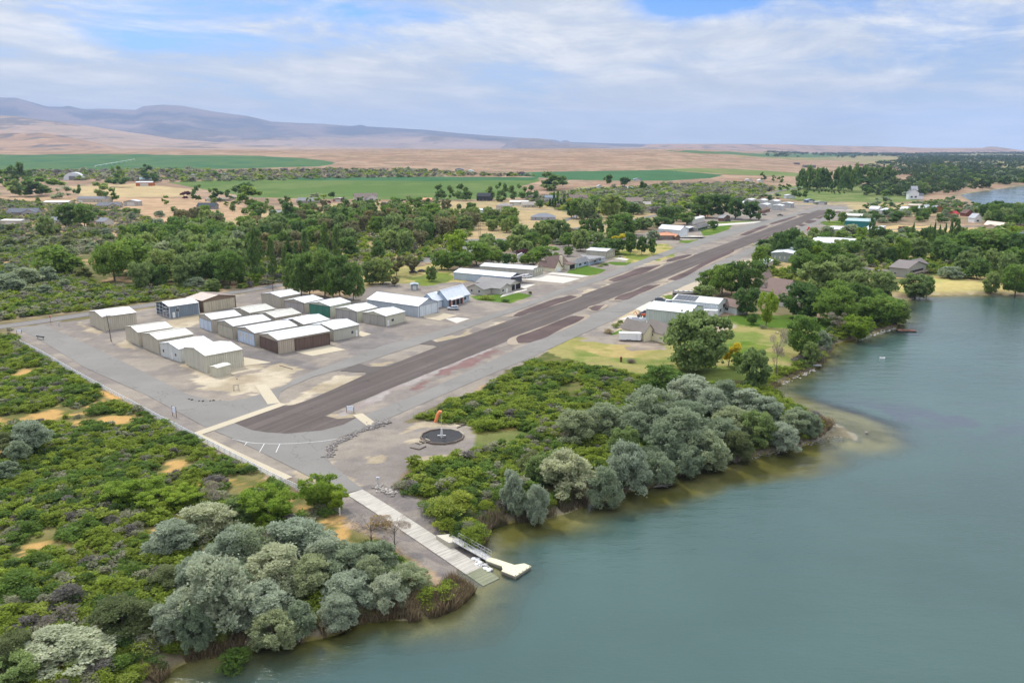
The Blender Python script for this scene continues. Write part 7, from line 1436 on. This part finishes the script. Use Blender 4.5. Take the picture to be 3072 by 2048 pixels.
PAL = {'y': (.25,.32,.045), 'g': (.15,.235,.045), 'l': (.32,.38,.07), 's': (.31,.31,.20), 'p': (.225,.205,.18), 'd': (.10,.165,.04), 't': (.38,.30,.15)}
def pick(q, x, y, sage, dr=None):
    u = q.random_sample(len(x)); n_ = fbm(x, y, 14, 3, 88); c = np.zeros((len(x), 3)); keys = list(PAL)
    for i in range(len(x)):
        v = u[i]; k = n_[i]
        if v < sage*.8: key = 's' if q.random_sample() < .72 else 'p'
        else: key = 'y' if k > .56 else 'g' if k > .44 else 'l' if v > .93 else 'd' if v > .75 else 'y'
        c[i] = PAL[key]
    return c*q.uniform(.8, 1.2, (len(x), 1))
def shrubfield(px, spacing, seed, size, sage, thr=.36, label='', far=False, grow=0.0, individuals=0, filt=None, dens_seed=1):
    poly = [PT(a, b) for a, b in px]; xs = [p[0] for p in poly]; ys = [p[1] for p in poly]; q = np.random.RandomState(seed)
    ax = np.arange(min(xs), max(xs), spacing); ay = np.arange(max(30, min(ys)), max(ys), spacing*.95); X_, Y_ = np.meshgrid(ax, ay); X_ = X_.ravel()+q.uniform(-.5, .5, X_.size)*spacing; Y_ = Y_.ravel()+q.uniform(-.5, .5, Y_.size)*spacing
    if grow:   # thin with distance while growing size
        pass
    k = pip(poly, X_, Y_) & ((1-fbm(X_, Y_, 9, 5, dens_seed)) > thr); k &= shore_d(X_, Y_) > 1.5
    rq_ = np.abs(-(X_-rMid0[0])*RU[1]+(Y_-rMid0[1])*RU[0]); rt_ = (X_-rMid0[0])*RU[0]+(Y_-rMid0[1])*RU[1]; k &= ~((rq_ < RW*.5+1.8) & (rt_ > -3) & (rt_ < RL+4))
    for cx_, cy_ in OCC: k &= (X_-cx_)**2+(Y_-cy_)**2 > 12**2
    if filt is not None: k &= filt(X_, Y_)
    X_, Y_ = X_[k], Y_[k]; n = len(X_); Zg = ground_z(X_, Y_)-.08; col = pick(q, X_, Y_, sage); W_ = q.uniform(*size, n)*(.75+.9*fbm(X_, Y_, 6, 3, 89)); Hh = W_*q.uniform(.42, .68, n); A = q.uniform(0, 6.28, n)
    order = np.argsort(np.hypot(X_, Y_)); keep = np.ones(n, bool); keep[order[:individuals]] = False
    for i in order[:individuals]: IND.append((X_[i], Y_[i], Zg[i], W_[i], Hh[i], col[i]))
    k = keep; print('scrub', label, n)
    return gn_scatter('scrub', (SHM if far == 2 else SHF if far else SH), np.stack([X_[k], Y_[k], Zg[k]], 1), np.stack([W_[k], W_[k], Hh[k]], 1), A[k], col[k], M_sh, label)
IND = []
shrubfield([(-60,1030),(30,985),(60,1037),(300,1175),(470,1268),(590,1330),(700,1392),(820,1452),(960,1520),(1080,1600),(1180,1680),(1330,1800),(1240,1850),(1000,1900),(560,1985),(430,2075),(330,2250),(-500,2300),(-250,1600)], 1.4, 1, (1.3, 2.7), .2, .41, 'yellow green scrub left of the rail fence', individuals=150)
shrubfield([(-300,965),(0,960),(300,925),(640,878),(860,843),(980,800),(760,800),(700,860),(300,860),(0,700),(-300,700)], 2.0, 2, (1.7, 3.2), .40, .38, 'sagebrush beyond the county road', far=True, filt=lambda x, y: np.min([np.hypot(x-a, y-b) for a, b in _rd], axis=0) > 6)
shrubfield([(1240,1256),(1300,1245),(1370,1205),(1450,1180),(1530,1125),(1600,1085),(1700,1095),(1850,1120),(2000,1150),(2080,1150),(2360,1190),(2500,1290),(2300,1350),(2050,1400),(1850,1480),(1700,1530),(1520,1570),(1460,1600),(1400,1630),(1330,1580),(1270,1500),(1200,1470),(1240,1410),(1330,1395),(1420,1365),(1560,1330),(1620,1300),(1560,1285),(1430,1290),(1330,1262)], 1.45, 3, (1.5, 3.0), .14, .36, 'green scrub between windsock and silver trees', individuals=70)
shrubfield([(-400,740),(500,770),(560,690),(330,620),(0,600),(-400,600)], 5, 4, (2.2, 4.2), .7, .42, 'scattered sagebrush around the left houses', far=True)
shrubfield([(2440,1110),(2470,1090),(2485,1050),(2510,1030),(2620,995),(2690,985),(2702,950),(2700,910),(2660,900),(2600,960),(2500,985),(2440,1040),(2380,1090),(2330,1110),(2230,1150),(2310,1185),(2360,1145)], 2.0, 5, (2.0, 3.6), .3, .30, 'bank bushes along the bay shore')
shrubfield([(1580,600),(1740,575),(1960,560),(2230,552),(2330,565),(2240,600),(2000,640),(1740,650)], 9, 6, (5, 9), .7, .42, 'sage flats beyond the houses', far=2)
shrubfield([(500,548),(1000,536),(1400,528),(1620,530),(1300,512),(960,510),(700,515),(420,512),(0,515),(0,535)], 14, 7, (5, 11), .7, .44, 'sagebrush strip between the green fields', far=2)
shrubfield([(560,700),(780,680),(1000,640),(1180,640),(1440,665),(1400,740),(1240,790),(900,840),(700,850)], 5, 8, (2.5, 5), .3, .45, 'undergrowth among the central trees', far=True)
shrubfield([(2240,830),(2300,745),(2600,705),(3100,690),(3150,860),(2990,850),(2780,820),(2700,830),(2600,830),(2450,850)], 4.5, 9, (2.5, 5), .2, .47, 'undergrowth among the right trees', far=True)
# nearest shrubs as things of their own
SM = {}
def shrub_obj(x, y, z, w, h, c):
    key = min(PAL, key=lambda k: sum((PAL[k][j]/sum(PAL[k])-c[j]/sum(c))**2 for j in range(3))+.3*abs(sum(PAL[k])-sum(c)))
    nm, lb = {'y': ('greasewood_shrub','yellow green rounded shrub in the scrub'), 'g': ('greasewood_shrub','mid green rounded shrub in the scrub'), 'l': ('greasewood_shrub','bright lime green shrub in the scrub'), 's': ('sagebrush','grey green sagebrush in the scrub'), 'p': ('dry_bush','purplish grey twiggy bush in the scrub'), 'd': ('greasewood_shrub','dark green low shrub in the scrub'), 't': ('dry_bush','straw coloured dry bush in the scrub')}[key]
    v = int(abs(x*7+y*3)) % 3
    if (key, v) not in SM:
        V, Fq = crown(600+v, 'mound', 1400, .052, 16, 1.0, 0, (.16, .30)); cc = PAL[key]; SM[(key, v)] = np_mesh('shrub', V, Fq, leafmat('shrub_leaves', tuple(k*.8 for k in cc), tuple(k*1.2 for k in cc)) if (key, 'm') not in SM else SM[(key, 'm')]); SM[(key, 'm')] = SM[(key, v)].materials[0]
    o = link(nm, SM[(key, v)]); o.location = (x, y, z); o.scale = (w*1.05, w*1.05, h*1.1); o.rotation_euler = (0, 0, (x*13) % 6.28); side = ' left of the fence' if x < P(1100, 1600)[0] else ' near the windsock'
    tag(o, lb.replace(' in the scrub', ' in the scrub'+side), 'shrub', lb.split(' shrub')[0].split(' bush')[0]+'s in the scrub'+side)
for r_ in IND: shrub_obj(*r_)
def S(px, py, w, h, key, label, nm='shrub'):
    x, y = P(px, py); n0 = len(bpy.data.objects); shrub_obj(x, y, gz(x, y)-.05, w, h, PAL[key]); o = COL.objects[-1]; o.name = nm; o['label'] = label; del o['group']; return o
S(208,1812,4.0,2.4,'p','big purplish grey bush right of the dark green one, lower left','dry_bush'); S(183,1875,4.2,2.2,'p','wide purple grey bush above the lower left silver tree','dry_bush'); S(55,1772,5.4,2.8,'g','dense dark green bush at the left edge above the grey bushes'); S(285,1700,3.4,1.8,'p','grey purple bush right of the golden grass clearing','dry_bush')
S(1444,1293,3.2,2.2,'y','single round bush standing apart behind the gravel ring'); S(1395,1275,0.9,.7,'d','tiny bush behind the timber vee'); S(1893,1086,3.0,.9,'p','low grey brush pile on the dry lawn','brush_pile'); S(1825,1000,2.6,1.5,'t','reddish bush at the lawn corner by the cream house'); S(1848,983,2.4,1.6,'y','yellow green bush in the bed by the cream house'); S(1862,975,2.2,1.5,'g','green bush nearest the pontoon boat')
S(1460,898,5.5,1.7,'l','yellow green hedge clump in front of the tan bungalow','hedge'); S(1517,905,3,1,'d','dark low hedge at the kerb corner of the bungalow lawn','hedge'); S(1590,883,1.8,1.1,'d','small bush at the far end of the bungalow kerb'); S(1800,800,3,.9,'l','low bush in the gravel bed of the pale blue house'); S(1815,796,4,1.2,'g','round bush left of the lawn of the pale blue house')
S(2290,985,2.4,1.1,'s','grey mound bush left of the tan boulder'); S(2350,1012,2.2,1.5,'s','grey upright bush right of the tan boulder'); S(2292,982,1,.9,'d','small dark bush beside the yard tree') if False else None
rock(2330,1000,.7,'round tan boulder on the lakeside lawn', paint((.42,.33,.22), .9, .1))
for k_, (px, py, w, h, key, lb) in enumerate(((1600,1420,5,3.4,'g','green thicket bush behind the two slim silver trees'), (1330,1550,5,3.6,'l','tall bright lime bush right of the boat ramp'), (1380,1520,4.5,3.2,'l','bright lime bush nearest the grey shrub by the ramp'), (1420,1600,4,2.6,'y','yellow green bush above the gangway'), (1290,1530,3.6,1.6,'g','low green bush beside the gravel by the ramp'),
   (1300,1780,4,2.2,'y','green bush between ramp and reeds'), (1340,1760,3.5,1.8,'y','yellow green bush at the ramp foot'), (1140,1580,3.5,2,'t','golden dry bush left of the ramp top'), (700,1950,4,2,'g','green bush at the waterline under the silver trees'))): S(px, py, w, h, key, lb)
# ---------------- reeds along the banks
def reeds(line, width, n, label, seed, h=(1.0, 2.0), cols=((.24,.17,.10), (.30,.23,.14), (.16,.14,.08))):
    q = np.random.RandomState(seed); w = smoothline([P(*p_, WZ) for p_ in line], 8); w = np.array(w); k = q.uniform(0, len(w)-1.001, n); i = k.astype(int); t_ = (k-i)[:, None]; p_ = w[i]*(1-t_)+w[i+1]*t_; d = w[i+1]-w[i]; d /= np.linalg.norm(d, axis=1)[:, None]
    off = q.uniform(-.15, 1, n)*width; clump = fbm(p_[:, 0], p_[:, 1], 2.2, 3, seed) > .42; p_ = p_+np.stack([-d[:, 1], d[:, 0]], 1)*off[:, None]; p_ = p_[clump]; n = len(p_)
    z = ground_z(p_[:, 0], p_[:, 1]); a = q.uniform(0, 6.28, n); hh = q.uniform(*h, n)*(.6+.8*fbm(p_[:, 0], p_[:, 1], 3, 3, seed+1)); ln = q.normal(0, .28, (n, 2))*hh[:, None]; wd = .05
    A = np.stack([p_[:, 0]-np.cos(a)*wd, p_[:, 1]-np.sin(a)*wd, z-.1], 1); B = np.stack([p_[:, 0]+np.cos(a)*wd, p_[:, 1]+np.sin(a)*wd, z-.1], 1); Ct = np.stack([p_[:, 0]+ln[:, 0]+np.cos(a)*wd*.4, p_[:, 1]+ln[:, 1]+np.sin(a)*wd*.4, z+hh], 1); Dt = np.stack([p_[:, 0]+ln[:, 0]-np.cos(a)*wd*.4, p_[:, 1]+ln[:, 1]-np.sin(a)*wd*.4, z+hh*.98], 1)
    V = np.stack([A, B, Ct, Dt], 1).reshape(-1, 3); c = np.array(cols)[q.randint(0, len(cols), n)]*q.uniform(.8, 1.3, (n, 1)); o = link('reeds', np_mesh('reeds', V, np.arange(4*n).reshape(-1, 4), M_rd, np.repeat(c, 4, 0))); tag(o, label, None, None, 'stuff')
M_rd = leafmat('reed_stems', (.85,.85,.85), (1.15,1.15,1.15), attr=True)
reeds([(470,2052),(545,1990),(700,1957),(930,1921),(1066,1873),(1157,1858),(1240,1850)], 2.6, 7000, 'dry brown reeds along the near left bank', 1, (.8, 1.7))
reeds([(1225,1862),(1325,1839),(1385,1806),(1415,1772)], 3.4, 9000, 'thick tan reed bed left of the boat ramp end', 2, (1.0, 1.9))
reeds([(1453,1645),(1465,1592),(1522,1571),(1637,1555),(1759,1514)], 2.4, 5500, 'dry twigs and reeds right of the gangway', 3, (.8, 1.8), ((.24,.18,.13), (.18,.14,.10), (.12,.14,.05)))
reeds([(2000,1440),(2140,1393),(2310,1353),(2440,1318),(2500,1285)], 3.6, 9000, 'brown reed fringe under the silver grove near the spit', 4, (.9, 1.9))
reeds([(2300,1190),(2357,1141),(2434,1110),(2469,1090),(2500,1040)], 2.2, 2500, 'thin brown reeds on the bay bank', 5, (.6, 1.3))
# ---------------- labels that single each tree out
ORD = ['first','second','third','fourth','fifth','sixth','seventh','eighth','ninth','tenth','eleventh','twelfth','13th','14th','15th','16th','17th','18th','19th','20th','21st','22nd','23rd','24th','25th','26th','27th','28th','29th','30th','31st','32nd','33rd','34th','35th','36th','37th','38th','39th','40th']
LMn = []
seen = set()
for p_, x, y in LM:
    if p_ not in seen: seen.add(p_); LMn.append((p_, x, y, *pix(x, y)))
buckets = {}
for kind, root, x, y, h, w in TREES:
    px, py = pix(x, y); best = min(LMn, key=lambda l: (l[3]-px)**2+((l[4]-py)*3)**2)
    dx, dy = px-best[3], (py-best[4])*2.2; rel = ('right of' if dx > 0 else 'left of') if abs(dx) > abs(dy) else ('behind' if dy < 0 else 'in front of')
    buckets.setdefault((KIND[kind][8], rel, best[0]), []).append((px, root, kind))
for (desc, rel, lm), lst in buckets.items():
    lst.sort(key=lambda t_: t_[0])
    for i, (px, root, kind) in enumerate(lst):
        if len(lst) == 1: lb = '%s %s %s' % (desc, rel, lm)
        elif i == 0: lb = 'leftmost %s %s %s' % (desc, rel, lm)
        elif i == len(lst)-1: lb = 'rightmost %s %s %s' % (desc, rel, lm)
        else: lb = '%s from left %s %s %s' % (ORD[min(i, 39)], desc, rel, lm)
        if len(lb.split()) > 16: lb = lb.replace('yellow green leafy', 'lime green').replace('brownish thin leaved', 'brownish').replace('from left ', '', 1)
        tag(root, lb, 'tree', KIND[kind][9])
